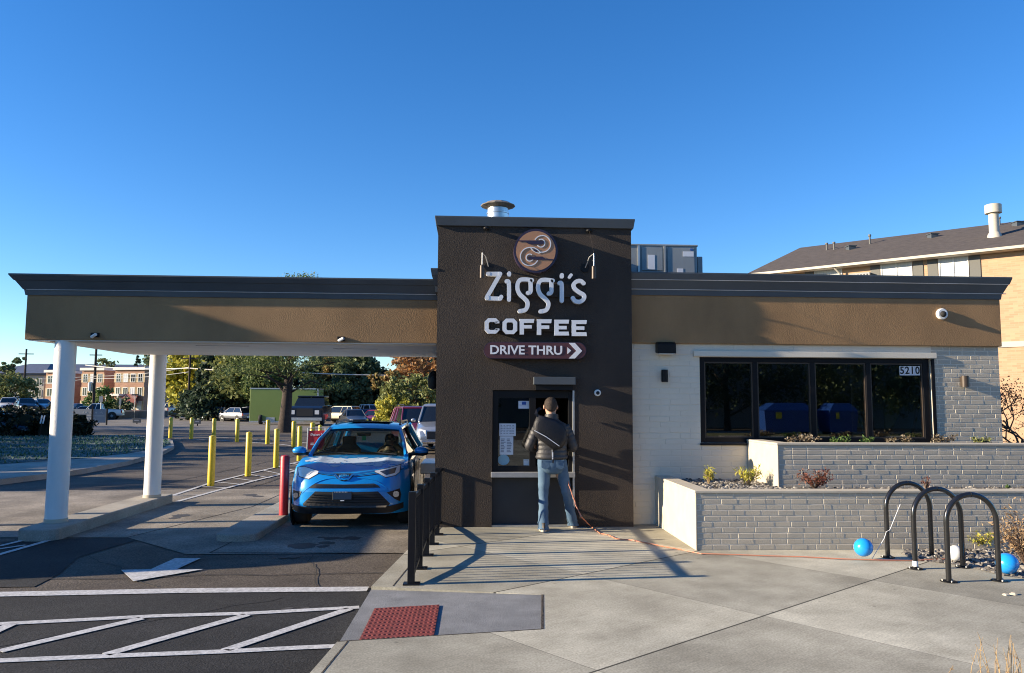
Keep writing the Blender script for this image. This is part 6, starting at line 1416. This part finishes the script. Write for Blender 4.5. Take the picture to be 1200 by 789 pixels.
# small planting
def shrub(name, lb, c, rx, rz, leaf, n, ls, seed, stems=8, cat='shrub', asp=.45, spiky=False, grp=None):
    r = random.Random(seed); c = Vector(c); t = thing(name, lb, cat, c, 0, grp, world=True); b = MB()
    tips = []
    for k in range(stems):
        a = r.uniform(0, 6.28); l_ = r.uniform(.5, 1); tip = c + Vector((rx * l_ * math.cos(a), rx * l_ * math.sin(a) * .8, rz * r.uniform(.7, 1.25))); mid = c.lerp(tip, .5) + Vector((0, 0, rz * .15))
        b.tube([c, mid, tip], [.006, .004, .0015], 4); tips += [tip, mid, c.lerp(tip, .75)]
    b.build('stems', 'twig' if not spiky else 'dry', t)
    b = MB()
    for k in range(n):
        p = r.choice(tips) + Vector((r.gauss(0, rx * .16), r.gauss(0, rx * .16), r.gauss(0, rz * .13))); p.z = max(p.z, c.z + .008); leafquad(b, p, ls * r.uniform(.6, 1.3), r, asp, 1.2 if spiky else 0)
    b.build('leaves', LM[leaf], t, recalc=False); return t
uz, uy = 1.17, 10.42
gpu = 'low perennials along the upper planter edge'
for i, (px, w_, rz_, leaf, lb) in enumerate(((928, 7, .09, 'variegated', 'small pinkish sprig at the left end of the upper planter'), (946, 15, .13, 'variegated', 'wide low plant with pink and green leaves, second from the left in the upper planter'), (985, 11, .10, 'green', 'small green leafed plant below the second mullion'), (1016, 8, .10, 'green', 'compact green plant below the third mullion'), (1045, 10, .09, 'variegated', 'trailing plant with pale leaves below the right window pane'), (1064, 7, .10, 'variegated', 'small plant with white flowers near the right window corner'), (1105, 16, .12, 'variegated', 'brownish spreading plant just right of the window'), (1152, 13, .10, 'olive', 'dark green spreading plant at the right end of the upper planter'))):
    p = PY(px, 515, uy); shrub('perennial_plant', lb, (p.x, uy, uz), w_ * uy / 900, rz_, leaf, 130 + w_ * 8, .020, 200 + i, 12, 'plant', grp=gpu)
lz = .645
p = PY(836, 568, 10.1); shrub('grass_tuft', 'yellow green upright tuft at the left of the lower planter', (p.x, 10.3, lz), .09, .19, 'lime', 150, .035, 221, 14, 'plant', .2, True)
p = PY(877, 566, 10.3); shrub('grass_tuft', 'wider yellow green tuft beside the upper planter corner', (p.x, 10.3, lz), .17, .20, 'lime', 260, .035, 222, 20, 'plant', .2, True)
p = PY(955, 572, 9.75); shrub('barberry_bush', 'wine red leafed bush in front of the upper planter', (p.x, 9.75, lz), .22, .19, 'redleaf', 700, .016, 223, 34)
p = PY(1085, 573, 9.7); shrub('barberry_bush', 'small reddish sprig seen between the bike rack hoops', (p.x, 9.7, lz), .07, .15, 'redleaf', 70, .014, 224, 8)
p = PY(1180, 575, 9.7); shrub('green_sprig', 'tiny green sprig near the right end of the lower planter', (p.x, 9.7, lz), .05, .06, 'green', 40, .016, 225, 5, 'plant')
p = PZ(1147, 643); shrub('golden_shrub', 'small yellow green shrub in the gravel behind the middle bike rack', (p.x, p.y, 0), .20, .16, 'lime', 420, .018, 226, 26)
p = PZ(1205, 668); shrub('dry_shrub', 'large dry brown shrub at the right edge beside the blue balloon', (p.x, p.y, 0), .34, .48, 'drybush', 1100, .022, 227, 60, asp=.3)
# dry stalks in the foreground
r = random.Random(9)
for j, (cx_, n, hh, lb) in enumerate(((1178, 42, .27, 'clump of dry tan stalks rising at the lower right corner'), (1102, 5, .17, 'thin single dry stalks left of the big dry clump'))):
    c = PZ(cx_, 806); t = thing('dry_stalks', lb, 'dry plant', (c.x, c.y, 0), world=True); b = MB(); bl = MB(); b.ball((c.x, c.y, .004), (.03, .025, .02), 5)
    for k in range(int(n * .7)):
        x, y = c.x + r.gauss(0, .11 if j == 0 else .004), c.y + r.gauss(0, .05 if j == 0 else .004); h = hh * r.uniform(.5, 1.12); lx = r.gauss(0, .05 + .04 * j)
        P = [Vector((x, y, 0)), Vector((x + lx * .4, y, h * .5)), Vector((x + lx + r.gauss(0, .01), y, h))]; b.tube(P, [.0028, .0022, .0012], 5)
        if r.random() < .5: q = P[1].lerp(P[2], r.random()); b.tube([q, q + Vector((r.gauss(0, .03), 0, .04))], [.0015, .0008], 4)
        for m_ in range(2):
            if r.random() < .45: leafquad(bl, P[0].lerp(P[2], r.uniform(.2, .9)), .014, r, .35)
    b.build('stems', 'dry', t); bl.build('leaves', LM['drybush'], t, recalc=False)
# ================================================================== small bare tree at the right end
rb = random.Random(15); p = PY(1196, 515, 13.6); bp_ = Vector((p.x, 13.6, 0))
t = thing('small_autumn_tree', 'small bare branched tree with rust red leaves at the right end of the wing', 'tree', bp_, world=True); b = MB(); bl = MB()
def branch(p, d, ln, r0, depth):
    q = p + d * ln; m = p.lerp(q, .5) + Vector((rb.gauss(0, .04), rb.gauss(0, .04), rb.gauss(0, .03))) * ln
    b.tube([p, m, q], [r0, r0 * .8, r0 * .6], 5)
    if depth == 0:
        for k in range(9): leafquad(bl, q + Vector((rb.gauss(0, .10), rb.gauss(0, .10), rb.gauss(0, .10))), .022 * rb.uniform(.6, 1.4), rb, .5)
        return
    for k in range(3 if depth > 1 else 4):
        nd = (d + Vector((rb.gauss(0, .5), rb.gauss(0, .5), rb.gauss(.12, .38)))).normalized(); branch(q.lerp(p, rb.uniform(0, .35)), nd, ln * rb.uniform(.62, .85), r0 * .62, depth - 1)
for d in ((-.45, 0, 1), (.1, .1, 1), (.5, -.1, .9)): branch(bp_ + Vector((d[0] * .15, 0, .3)), Vector(d).normalized(), .85, .035, 4)
b.tube([bp_ - Vector((0, 0, .1)), bp_ + Vector((0, 0, .45))], [.07, .055], 8)
b.build('trunk', 'twig', t); bl.build('crown', LM['redleaf'], t, recalc=False)
# ================================================================== RIGHT APARTMENT BUILDING
M['shutter'] = mat('grey_shutter', (.13, .13, .12), .7); M['wframe'] = mat('white_window_frame', (.70, .70, .68), .5); M['curtain'] = mat('pale_curtain', (.60, .62, .62), .9, .15, 3, stretch=(14, 14, .3)); M['gutter'] = mat('pale_gutter', (.50, .46, .38), .5)
A = PY(1200, 300, 34); Bp = PY(884, 318, 42.5)
A2 = Vector((A.x, A.y)); B2 = Vector((Bp.x, Bp.y)); dv = (A2 - B2).normalized(); nv = Vector((dv.y, -dv.x))   # nv towards camera
EZ = PY(1200, 290, 34).z
Lw = (A2 - B2).length + 9
bt = thing('brick_apartment_building', 'blond brick apartment building with brown shingle hip roof behind the wing at right', 'building', (B2.x, B2.y, 0), world=True)
def BW(s, o, z): q = B2 + dv * s + nv * o; return Vector((q.x, q.y, z))
b = MB(); b.loft([[BW(0, 0, GZ), BW(Lw, 0, GZ), BW(Lw, -13, GZ), BW(0, -13, GZ)], [BW(0, 0, EZ), BW(Lw, 0, EZ), BW(Lw, -13, EZ), BW(0, -13, EZ)]]); b.build('wall', 'tanbrick', bt)
RZ = EZ + 2.6; ov = .55
def s_off(px, o):
    n0 = B2 - nv * o; d = ray(px, 300); det = d.x * (-dv.y) + dv.x * d.y; tt_ = (n0.x * (-dv.y) + dv.x * n0.y) / det; return (Vector((d.x * tt_, d.y * tt_)) - n0).dot(dv)
SL, SR = s_off(938, 6.5), s_off(873, -.55)
b = MB(); e = [BW(SR, ov, EZ), BW(Lw + ov, ov, EZ), BW(Lw + ov, -13 - ov, EZ), BW(SR, -13 - ov, EZ)]; r1, r2 = BW(SL, -6.5, RZ), BW(Lw - 6, -6.5, RZ)
vs = [b.b.verts.new(q) for q in e + [r1, r2]]
for f in ((0, 1, 5, 4), (1, 2, 5), (2, 3, 4, 5), (3, 0, 4)): b.b.faces.new([vs[i] for i in f])
rf2 = b.build('roof', 'shingle', bt)
b = MB(); b.prism([BW(SR, ov, EZ - .14), BW(Lw + ov, ov, EZ - .14), BW(Lw + ov, -.0, EZ - .14), BW(SR, -.0, EZ - .14)], (0, 0, .135)); b.prism([BW(SR, ov + .12, EZ - .12), BW(Lw + ov, ov + .12, EZ - .12), BW(Lw + ov, ov + .003, EZ - .12), BW(SR, ov + .003, EZ - .12)], (0, 0, .13)); b.build('gutter', 'gutter', bt)
zb_ = PY(1185, 403.5, 34.3).z
b = MB(); b.prism([BW(-.02, .06, zb_ - .12), BW(Lw, .06, zb_ - .12), BW(Lw, .0, zb_ - .12), BW(-.02, .0, zb_ - .12)], (0, 0, .26)); b.build('floor_band', 'gutter', bt)
def s_at(px):   # distance along the wall of the vertical through px
    d = ray(px, 300); # solve (0,0)+t*d2 = B2 + s*dv
    det = d.x * (-dv.y) + dv.x * d.y; tt_ = (B2.x * (-dv.y) + dv.x * B2.y) / det
    q = Vector((d.x * tt_, d.y * tt_)); return (q - B2).dot(dv), q.y
zw1 = PY(1117, 300, s_at(1117)[1]).z
for p0, p1, sh in ((955, 985, 1), (1033, 1067, 1), (1101, 1133, 1)):
    s0, s1 = s_at(p0)[0], s_at(p1)[0]; top = zw1 - .05
    for lv in (0, 1):
        tz = top - lv * 3.0; bz_ = tz - 1.25
        b = MB()
        for a0, a1, c0, c1 in ((s0 - .06, s0, bz_, tz), (s1, s1 + .06, bz_, tz), (s0 - .06, s1 + .06, tz, tz + .07), (s0 - .06, s1 + .06, bz_ - .07, bz_), ((s0 + s1) / 2 - .025, (s0 + s1) / 2 + .025, bz_, tz)): b.prism([BW(a0, .05, c0), BW(a1, .05, c0), BW(a1, .002, c0), BW(a0, .002, c0)], (0, 0, c1 - c0))
        w_ = b.build('window', 'wframe', bt)
        b = MB(); b.prism([BW(s0, .02, bz_), BW(s1, .02, bz_), BW(s1, .002, bz_), BW(s0, .002, bz_)], (0, 0, tz - bz_)); b.build('pane', 'curtain' if lv == 0 else 'darkglass', w_)
        for a0, a1 in ((s0 - .55, s0 - .10), (s1 + .10, s1 + .55)):
            if p0 == 955 and a0 > s0: continue
            b = MB(); b.prism([BW(a0, .045, bz_ - .03), BW(a1, .045, bz_ - .03), BW(a1, .002, bz_ - .03), BW(a0, .002, bz_ - .03)], (0, 0, tz - bz_ + .08)); b.build('shutter', 'shutter', w_)
s0 = s_at(1007)[0]; b = MB(); b.prism([BW(s0 - .45, .35, zw1 - 1.0), BW(s0 + .55, .35, zw1 - 1.0), BW(s0 + .55, .002, zw1 - 1.0), BW(s0 - .45, .002, zw1 - 1.0)], (0, 0, .55)); ac = b.build('window_air_conditioner', 'sill', bt)
b = MB()
for k in range(6): b.prism([BW(s0 - .35 + k * .15, .358, zw1 - .95), BW(s0 - .28 + k * .15, .358, zw1 - .95), BW(s0 - .28 + k * .15, .351, zw1 - .95), BW(s0 - .35 + k * .15, .351, zw1 - .95)], (0, 0, .42))
b.build('louvre', 'trim', ac)
sp = s_at(1001)[0]; b = MB(); b.tube([BW(sp - .9, ov, EZ - .1), BW(sp - .5, .1, EZ - .7), BW(sp - .45, .08, 0)], .05, 6); b.build('downpipe', 'gutter', bt)
def roofz(px, py, o):   # point on front roof slope at inward offset o
    s, _ = s_at(px); return BW(s, -o, EZ + (RZ - EZ) * (o + ov) / (6.5 + ov))
def on_roof(px, py):
    best = None
    for k in range(0, 64):
        o = k * .1; n0 = B2 + nv * (-o); d = ray(px, py); det = d.x * (-dv.y) + dv.x * d.y; tt_ = (n0.x * (-dv.y) + dv.x * n0.y) / det; q = CAMP + d * tt_
        e_ = abs(q.z - (EZ + (RZ - EZ) * (o + ov) / (6.5 + ov)))
        if best is None or e_ < best[0]: best = (e_, q)
    return best[1]
q = on_roof(1165.5, 277); hh = (277 - 237) * q.y / 900 * 1.0
fl_ = thing('roof_flue', 'tall grey roof flue with round cap on the shingle roof at right', 'flue', q, world=True); rr_ = 5.6 * q.y / 900
b = MB(); b.lathe([(rr_ * 1.6, -.15), (rr_ * 1.25, .12), (rr_, .2), (rr_, hh * .74)], q, 20); b.build('pipe', 'gutter', fl_, smooth=True)
b = MB(); b.lathe([(rr_ * 1.65, hh * .72), (rr_ * 1.65, hh * .98), (rr_ * 1.3, hh)], q, 20); b.build('cap', 'gutter', fl_, smooth=True, angle=30)
for px, py, h, lb in ((969, 291, .42, 'short pale vent pipe near the left roof ridge end, left one of a pair'), (977.5, 290.5, .45, 'short vent pipe near the left roof ridge end, right one of a pair'), (1019.5, 284, .55, 'dark capped vent pipe in the middle of the ridge'), (1171.5, 262, .45, 'thin vent pipe behind the tall grey flue')):
    q = on_roof(px, py + 2); b = MB(); b.lathe([(.05, -.1), (.05, h * .8), (.085, h * .8), (.085, h)], (0, 0, 0), 10); o = b.build('vent_pipe', 'shutter'); o.location = q; tag(o, lb, 'vent pipe')
for px, py, lb in ((997, 290, 'low dark box vent left of the middle vent pipe'), (1093, 276, 'low dark box vent half way along the ridge'), (1193, 262, 'low dark box vent at the right picture edge')):
    q = on_roof(px, py + 2); b = MB(); b.box(-.2, .2, -.2, .2, -.15, .14); b.box(-.25, .25, -.25, .25, .14, .18); o = b.build('box_vent', 'cornice'); o.location = q; tag(o, lb, 'box vent')
# low wall / pale kerb piece right of the wing
# ================================================================== FAR APARTMENTS
def block(name, lb, px0, px1, pyt, d, h_extra, rz, wallm, depth, rows, cols, roofm='white', windows=True, sidem=None, panel=True):
    """box building: front wall starts at px0 / px1 at distance d, turned by rz; windows in rows x cols"""
    a, c = PY(px0, 475, d), PY(px1, 475, d); wd = c.x - a.x; H = PY(px1, pyt, d).z - GZ
    t = thing(name, lb, 'building', (c.x, d, GZ), rz); wd = wd / math.cos(rz) if abs(rz) < 1 else wd
    b = MB(); b.box(-wd, 0, 0, depth, -.3, H); b.build('wall', wallm, t)
    b = MB(); b.box(-wd - .25, .25, -.3, depth + .2, H - .02, H + .42); b.build('parapet', roofm, t)
    for i in range(rows):
        for j in range(cols):
            x = -wd + (j + .5) * wd / cols; z = .9 + (H - .6) * (i) / rows; ww, wh = wd / cols * .26, min(1.5, (H / rows) * .52)
            if panel: b = MB(); b.box(x - ww - .45, x + ww + .45, -.03, -.001, z - .1, z + wh + .1); pn = b.build('infill_panel', 'tanpanel', t)
            b = MB(); 
            for q0, q1, z0, z1 in ((x - ww - .07, x - ww, z, z + wh), (x + ww, x + ww + .07, z, z + wh), (x - ww - .07, x + ww + .07, z + wh, z + wh + .07), (x - ww - .07, x + ww + .07, z - .07, z), (x - .03, x + .03, z, z + wh)): b.box(q0, q1, -.07, -.031, z0, z1)
            w_ = b.build('window', 'wframe', t); b = MB(); b.box(x - ww, x + ww, -.05, -.032, z, z + wh); b.build('pane', 'darkglass' if (i + j) % 3 else 'curtain', w_)
    return t, wd, H
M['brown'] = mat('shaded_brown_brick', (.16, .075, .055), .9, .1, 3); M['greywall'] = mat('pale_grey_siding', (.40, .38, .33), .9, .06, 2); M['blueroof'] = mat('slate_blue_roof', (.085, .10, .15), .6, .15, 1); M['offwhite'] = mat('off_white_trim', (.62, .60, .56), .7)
t1, w1, h1 = block('brick_apartment_block', 'salmon brick apartment block nearest the rear column with dark side wall and awning', 128, 167.5, 433.5, 128, 0, R(-16), 'redbrick', 14, 3, 4, 'offwhite')
# entrance porch + awning
b = MB(); b.box(-w1 - .6, -w1 + 2.2, -1.6, -.001, 3.05, 3.4); b.build('porch_roof', 'offwhite', t1)
for x in (-w1 - .3, -w1 + 1.9): b = MB(); b.box(x - .12, x + .12, -1.5, -1.25, 0, 3.05); b.build('porch_post', 'offwhite', t1)
b = MB(); b.loft([[(-w1 + 2.2, -.001, 3.4), (-w1 + 4.6, -.001, 3.4), (-w1 + 4.6, -.001, 1.9), (-w1 + 2.2, -.001, 1.9)], [(-w1 + 2.2, -1.8, 2.6), (-w1 + 5.6, -1.8, 2.6), (-w1 + 5.6, -1.8, 1.7), (-w1 + 2.2, -1.8, 1.7)]]); b.build('awning', 'pmaroon', t1)
t2, w2, h2 = block('brick_apartment_block', 'salmon brick apartment block between near column and the awning block', 90, 120, 434, 134, 0, R(-16), 'redbrick', 12, 3, 3, 'offwhite')
t3, w3, h3 = block('brick_apartment_block', 'narrow brick apartment block just left of the near column', 50, 63, 436.5, 138, 0, R(-16), 'redbrick', 12, 3, 1, 'offwhite')
t4, w4, h4 = block('brick_apartment_block', 'dark shaded brick block between rear column and yellow tree', 168, 215, 433.5, 139, 0, R(4), 'brown', 12, 3, 2, 'offwhite', panel=False)  # side wall away from the sun, its shade put into the dark brick colour
t5, w5, h5 = block('grey_apartment_block', 'pale grey apartment block with slate roof at the left edge', -30, 50, 440, 146, 0, R(-8), 'greywall', 16, 3, 7, 'blueroof', panel=False)
b = MB(); b.loft([[(-w5 - .6, -.8, h5 + .35), (.6, -.8, h5 + .35), (.6, 17, h5 + .35), (-w5 - .6, 17, h5 + .35)], [(-w5 + 4, 7, h5 + 2.5), (-4, 7, h5 + 2.5), (-4, 9, h5 + 2.5), (-w5 + 4, 9, h5 + 2.5)]]); b.build('roof', 'blueroof', t5)
a = PY(60, 475, 150); t = thing('long_roof_building', 'long low building with slate blue roof behind the brick blocks', 'building', (a.x, 152, GZ)); hz2 = PY(60, 434, 152).z - GZ
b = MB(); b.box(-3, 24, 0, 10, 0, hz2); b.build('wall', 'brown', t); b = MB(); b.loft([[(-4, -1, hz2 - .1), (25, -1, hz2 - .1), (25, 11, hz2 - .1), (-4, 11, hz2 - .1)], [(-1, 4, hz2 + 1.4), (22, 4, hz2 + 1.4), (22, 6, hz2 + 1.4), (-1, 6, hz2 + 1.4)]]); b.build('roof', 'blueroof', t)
a = PY(473, 433, 120); t = thing('distant_building', 'pink brick gable seen through the sky gap between the junipers', 'building', (a.x, 122, GZ)); hh = PY(470, 431, 122).z - GZ
b = MB(); b.box(-1.6, 6, 0, 8, 0, hh - .6); b.build('wall', 'redbrick', t); b = MB(); b.loft([[(-2, -.4, hh - .6), (6.4, -.4, hh - .6), (6.4, 8, hh - .6), (-2, 8, hh - .6)], [(-1, 3.5, hh + .6), (6, 3.5, hh + .6), (6, 4, hh + .6), (-1, 4, hh + .6)]]); b.build('roof', 'redbrick', t)
a = PY(485, 475, 100); t = thing('distant_building', 'pale green house glimpsed behind the olive shrub near the tower', 'building', (a.x, 104, GZ)); M['palegreen'] = mat('pale_green_siding', (.50, .58, .52), .9); b = MB(); b.box(0, 12, 0, 8, 0, 3.2); b.build('wall', 'palegreen', t); b = MB(); b.box(-.4, 12.4, -.5, 8.4, 3.2, 3.5); b.build('roof', 'cornice', t)
# ================================================================== POLES, WIRES, SIGNS
def pole(px, pyt, d, lb, arms=(), r=.14):
    H = PY(px, pyt, d).z - GZ; t = thing('utility_pole', lb, 'utility pole', TB(px, d), group='utility poles'); b = MB(); b.tube([(0, 0, -.2), (0, 0, H)], [r, r * .7], 10); b.build('pole', 'bark', t, smooth=True)
    for z, w_ in arms: b = MB(); b.box(-w_, w_, -.06, .06, H - z - .06, H - z + .06); b.build('crossarm', 'bark', t)
    return t, H
pole(27, 409, 110, 'utility pole left of the near column before the grey apartments', ((.7, .0 + 1.0),), .17)
pl2, H2 = pole(109.3, 402, 104, 'utility pole with transformer between the two columns', ((1.6, .8),), .20)
b = MB(); b.lathe([(.28, H2 * .35), (.30, H2 * .35 + 1.1), (.1, H2 * .35 + 1.2)], (-.5, 0, 0), 14); b.build('transformer', 'lightmetal', pl2, smooth=True)
pole(220.6, 398, 90, 'utility pole right of the rear column in front of the yellow tree', ((2.2, 1.0),), .15)
def wire(pts, r, lb):
    P = [PY(*p) for p in pts]; Q = []
    for a, c in zip(P, P[1:]):
        for i in range(12): u = i / 12; Q.append(a.lerp(c, u) - Vector((0, 0, .012 * (c - a).length * 4 * u * (1 - u))))
    Q.append(P[-1]); b = MB(); b.tube(Q, r, 5); tag(b.build('overhead_wire', 'offwhite' if r > .04 else 'wirem'), lb, 'wire', 'overhead wires')
M['wirem'] = mat('pale_cable', (.35, .35, .36), .6)
wire([(100, 428, 104), (221, 431.5, 90), (300, 434, 86), (560, 439, 88)], .055, 'thick pale overhead cable crossing behind the canopy from pole to tower')
wire([(-20, 444, 110), (109, 441, 104), (221, 430.5, 90)], .03, 'thin overhead wire crossing the brick apartments, upper one')
wire([(-20, 452, 110), (109, 443.5, 104), (221, 436, 90)], .03, 'thin overhead wire crossing the brick apartments, lower one')
# banner
a, c = PY(85, 475, 68), PY(126, 475, 68); zt_, zb2 = PY(105, 479.5, 68).z, PY(105, 495.5, 68).z
M['bannerm'] = mat('grey_banner', (.26, .28, .30), .8, .08, 1)
t = thing('banner_sign', 'grey fabric banner with faded white lettering between two dark posts behind the lawn', 'sign', (a.x, 68, GZ), world=True)
b = MB(); b.box(a.x, c.x, 67.98, 68.0, zb2, zt_); b.build('banner', 'bannerm', t)
for px in (108.5, 125.8): x = PY(px, 475, 67.9).x; b = MB(); b.box(x - .05, x + .05, 67.88, 67.97, GZ, zt_ + (.1 if px > 120 else .3)); b.build('post', 'black', t)
b = MB(); rr_ = random.Random(3)
b.box(a.x + .3, c.x - .2, 67.965, 67.975, (zt_ + zb2) / 2 - .02, (zt_ + zb2) / 2 + .015)
for row, z in ((0, zt_ - .32), (1, zb2 + .32)):
    x = a.x + (.9 if row == 0 else 1.1)
    while x < c.x - .5:
        w_ = rr_.uniform(.08, .22)
        if rr_.random() < .75: b.strip([(x, 67.972, z - .07 + rr_.uniform(0, .1)), (x + w_ / 2, 67.972, z + .10), (x + w_, 67.972, z - .05)], .035, (0, -1, 0), .004)
        x += w_ + .08
b.build('lettering', 'offwhite', t)
# red sandwich board
d_ = 27.0; M['bannerm2'] = M['redsign']
def RS(px, py, y=d_): return PY(px, py, y)
t = thing('sandwich_board', 'red sandwich board with white script beside the blue car mirror', 'sign', (RS(371, 500).x, d_, GZ), world=True)
b = MB(); b.prism([RS(361.5, 505), RS(380.5, 504.5), RS(380, 527), RS(360, 527)], (0, .03, 0)); b.build('sign_face', 'redsign', t)
b = MB(); b.tube([RS(361, 501.5), RS(359.5, 530)], .022, 6); b.tube([RS(381, 501.5), RS(382, 530)], .022, 6); b.tube([RS(361, 502), RS(381, 501.7)], .018, 6); b.tube([RS(360.5, 503) + Vector((0, .1, 0)), RS(358, 528) + Vector((0, .7, 0))], .022, 6); b.build('frame', 'lightmetal', t)
b = MB()
for pts in ([(364.5, 511), (364.3, 508.5), (366, 508.2), (366, 509.8), (364.6, 510)], [(367, 511), (366.9, 509.5), (368.4, 509.3), (368.4, 510.5), (367.4, 511)], [(369.2, 508.2), (369.2, 511)], [(370.5, 511), (370.5, 509.3), (372, 509.2), (372, 511)], [(373, 509), (374, 510.9), (375, 508.7)], [(376.4, 507.6), (377.3, 509.4)], [(364, 519.5), (368, 519.4)], [(363.8, 521.3), (368.2, 521.3)]):
    b.strip([RS(*p, d_ - .012) for p in pts], .02, (0, -1, 0), .003)
b.build('script_lettering', 'paper', t)
# small dark box signs on the far street, twin white plates in the hedge, street signs
for px, py, d, w_, h, lb in ((160.5, 492.8, 72, .75, .42, 'small dark low sign on the far street left of the rear column'), (231.5, 494.3, 66, .55, .36, 'small dark box sign beside a far yellow bollard')):
    p = PY(px, py, d); t = thing('low_sign', lb, 'sign', (p.x, d, GZ), world=True); b = MB(); b.box(p.x - w_ / 2, p.x + w_ / 2, d - .05, d, p.z - h / 2, p.z + h / 2); b.build('panel', 'cornice', t, bevel=.01); b = MB(); b.box(p.x - .04, p.x + .04, d + .001, d + .05, GZ, p.z); b.build('post', 'black', t)
    b = MB(); b.box(p.x - w_ * .3, p.x + w_ * .3, d - .056, d - .051, p.z - .04, p.z + .05); b.build('lettering', 'ink', t)
p = PY(50, 492, 38); t = thing('lane_sign', 'pair of narrow white tilted plates on a thin post before the dark hedge', 'sign', (p.x, 38, GZ), world=True)
for u in (48.5, 51.5): b = MB(); b.strip([PY(u - 1.2, 496.5, 38), PY(u + 1.0, 487, 38)], .065, (0, -1, 0), .01); b.build('plate', 'white', t)
b = MB(); b.tube([PY(49, 495, 38.03), PY(46.5, 511, 38.03)], .02, 5); b.build('post', 'black', t)
for px, py0, py1, d, w_, h, lb in ((118.3, 464.5, 488, 76, .35, .55, 'grey street sign above the left part of the banner'), (140.8, 467, 482, 100, .28, .75, 'white narrow sign on a pole before the apartment entrance'), (158, 462, 484, 100, .85, .18, 'dark street name blades on a thin pole by the apartments')):
    t = thing('street_sign', lb, 'sign', TB(px, d)); z = PY(px, py0, d).z - GZ; b = MB(); b.tube([(0, 0, -.1), (0, 0, z)], .05, 6); b.build('post', 'lightmetal', t); b = MB(); b.box(-w_ / 2, w_ / 2, -.08, -.051, z - h, z); b.build('plate', 'greymetal' if w_ != .85 else 'pdark', t)
for px, lb in ((229, 'left pale utility cabinet at the foot of the spruce'), (233.5, 'right pale utility cabinet at the foot of the spruce')):
    t = thing('utility_cabinet', lb, 'cabinet', TB(px, 95)); b = MB(); b.box(-.22, .22, -.2, .2, 0, 1.1 if px < 232 else .8); b.build('cabinet', 'offwhite', t, bevel=.03); b = MB(); b.box(-.18, .18, -.215, -.201, .1, .7); b.build('door', 'gutter', t)
# ================================================================== behind the camera (seen mirrored in the shop window)
def dumpster(x, y, lb, s=1.0):
    t = thing('blue_dumpster', lb, 'dumpster', (x, y, GZ + .1), group='blue dumpsters behind the camera'); b = MB(); b.loft([[(-1.6 * s, -.8, .15), (1.6 * s, -.8, .15), (1.6 * s, .8, .15), (-1.6 * s, .8, .15)], [(-1.75 * s, -.95, 1.5), (1.75 * s, -.95, 1.5), (1.75 * s, .95, 1.5), (-1.75 * s, .95, 1.5)]]); b.build('bin', 'bluebin', t, bevel=.03)
    b = MB(); b.loft([[(-1.78 * s, -.97, 1.5), (1.78 * s, -.97, 1.5), (1.78 * s, .97, 1.5), (-1.78 * s, .97, 1.5)], [(-1.0 * s, -.7, 2.0), (1.0 * s, -.7, 2.0), (1.0 * s, .7, 2.0), (-1.0 * s, .7, 2.0)]]); b.build('lid', 'bluebin', t, bevel=.03)
    b = MB(); b.box(-1.0 * s, -.6 * s, .96, .985, 1.0, 1.4); b.build('notice', 'yellow', t)
    for sx_ in (-1, 1): b = MB(); b.box(sx_ * 1.3 * s - .08, sx_ * 1.3 * s + .08, -.5, .5, 0, .15); b.build('skid', 'trim', t)
dumpster(20.5, -27, 'larger blue dumpster with yellow notice behind the camera'); dumpster(24.0, -27, 'smaller blue dumpster right of the large one behind the camera', .55)
for i, (x, y, h, rx, lf_) in enumerate(((9, -34, 9.5, 5, 'olive'), (20, -37, 10.5, 6, 'dkgreen'), (32, -38, 9.5, 5.5, 'juniper'), (43, -34, 9, 5, 'olive'), (30, -22, 6.0, 1.6, 'green'), (-3, -36, 9, 5, 'dkgreen'))):
    tree('street_tree', ('evergreen behind the camera facing the service window', 'dark spruce like tree behind the camera beyond the large dumpster', 'evergreen behind the camera beyond the small dumpster', 'olive tree behind the camera beside the storage building', 'slim green tree behind the camera near the dumpsters', 'dark tree behind the camera facing the drive lane')[i], (x, y, GZ), h, rx, lf_, 120 + i, (130, 70), .17, .25, .08, group='trees behind the camera')
t = thing('warehouse', 'long brown warehouse behind the camera beyond the tree belt', 'building', (20, -44, GZ)); b = MB(); b.box(-45, 50, -8, 0, 0, 8.0); b.build('wall', 'greymetal', t); b = MB(); b.box(-45.3, 50.3, -8.3, .3, 8.0, 8.4); b.build('roof', 'cornice', t)
t = thing('storage_building', 'tan storage building behind the camera across the parking lot', 'building', (38, -24, GZ)); b = MB(); b.box(-4, 6, -6, 0, 0, 5.5); b.build('wall', 'tanpanel', t); b = MB(); b.box(-4.2, 6.2, -6.2, .2, 5.5, 5.8); b.build('roof', 'cornice', t)
for o in WROOTS:
    if '_w' in o: del o['_w']
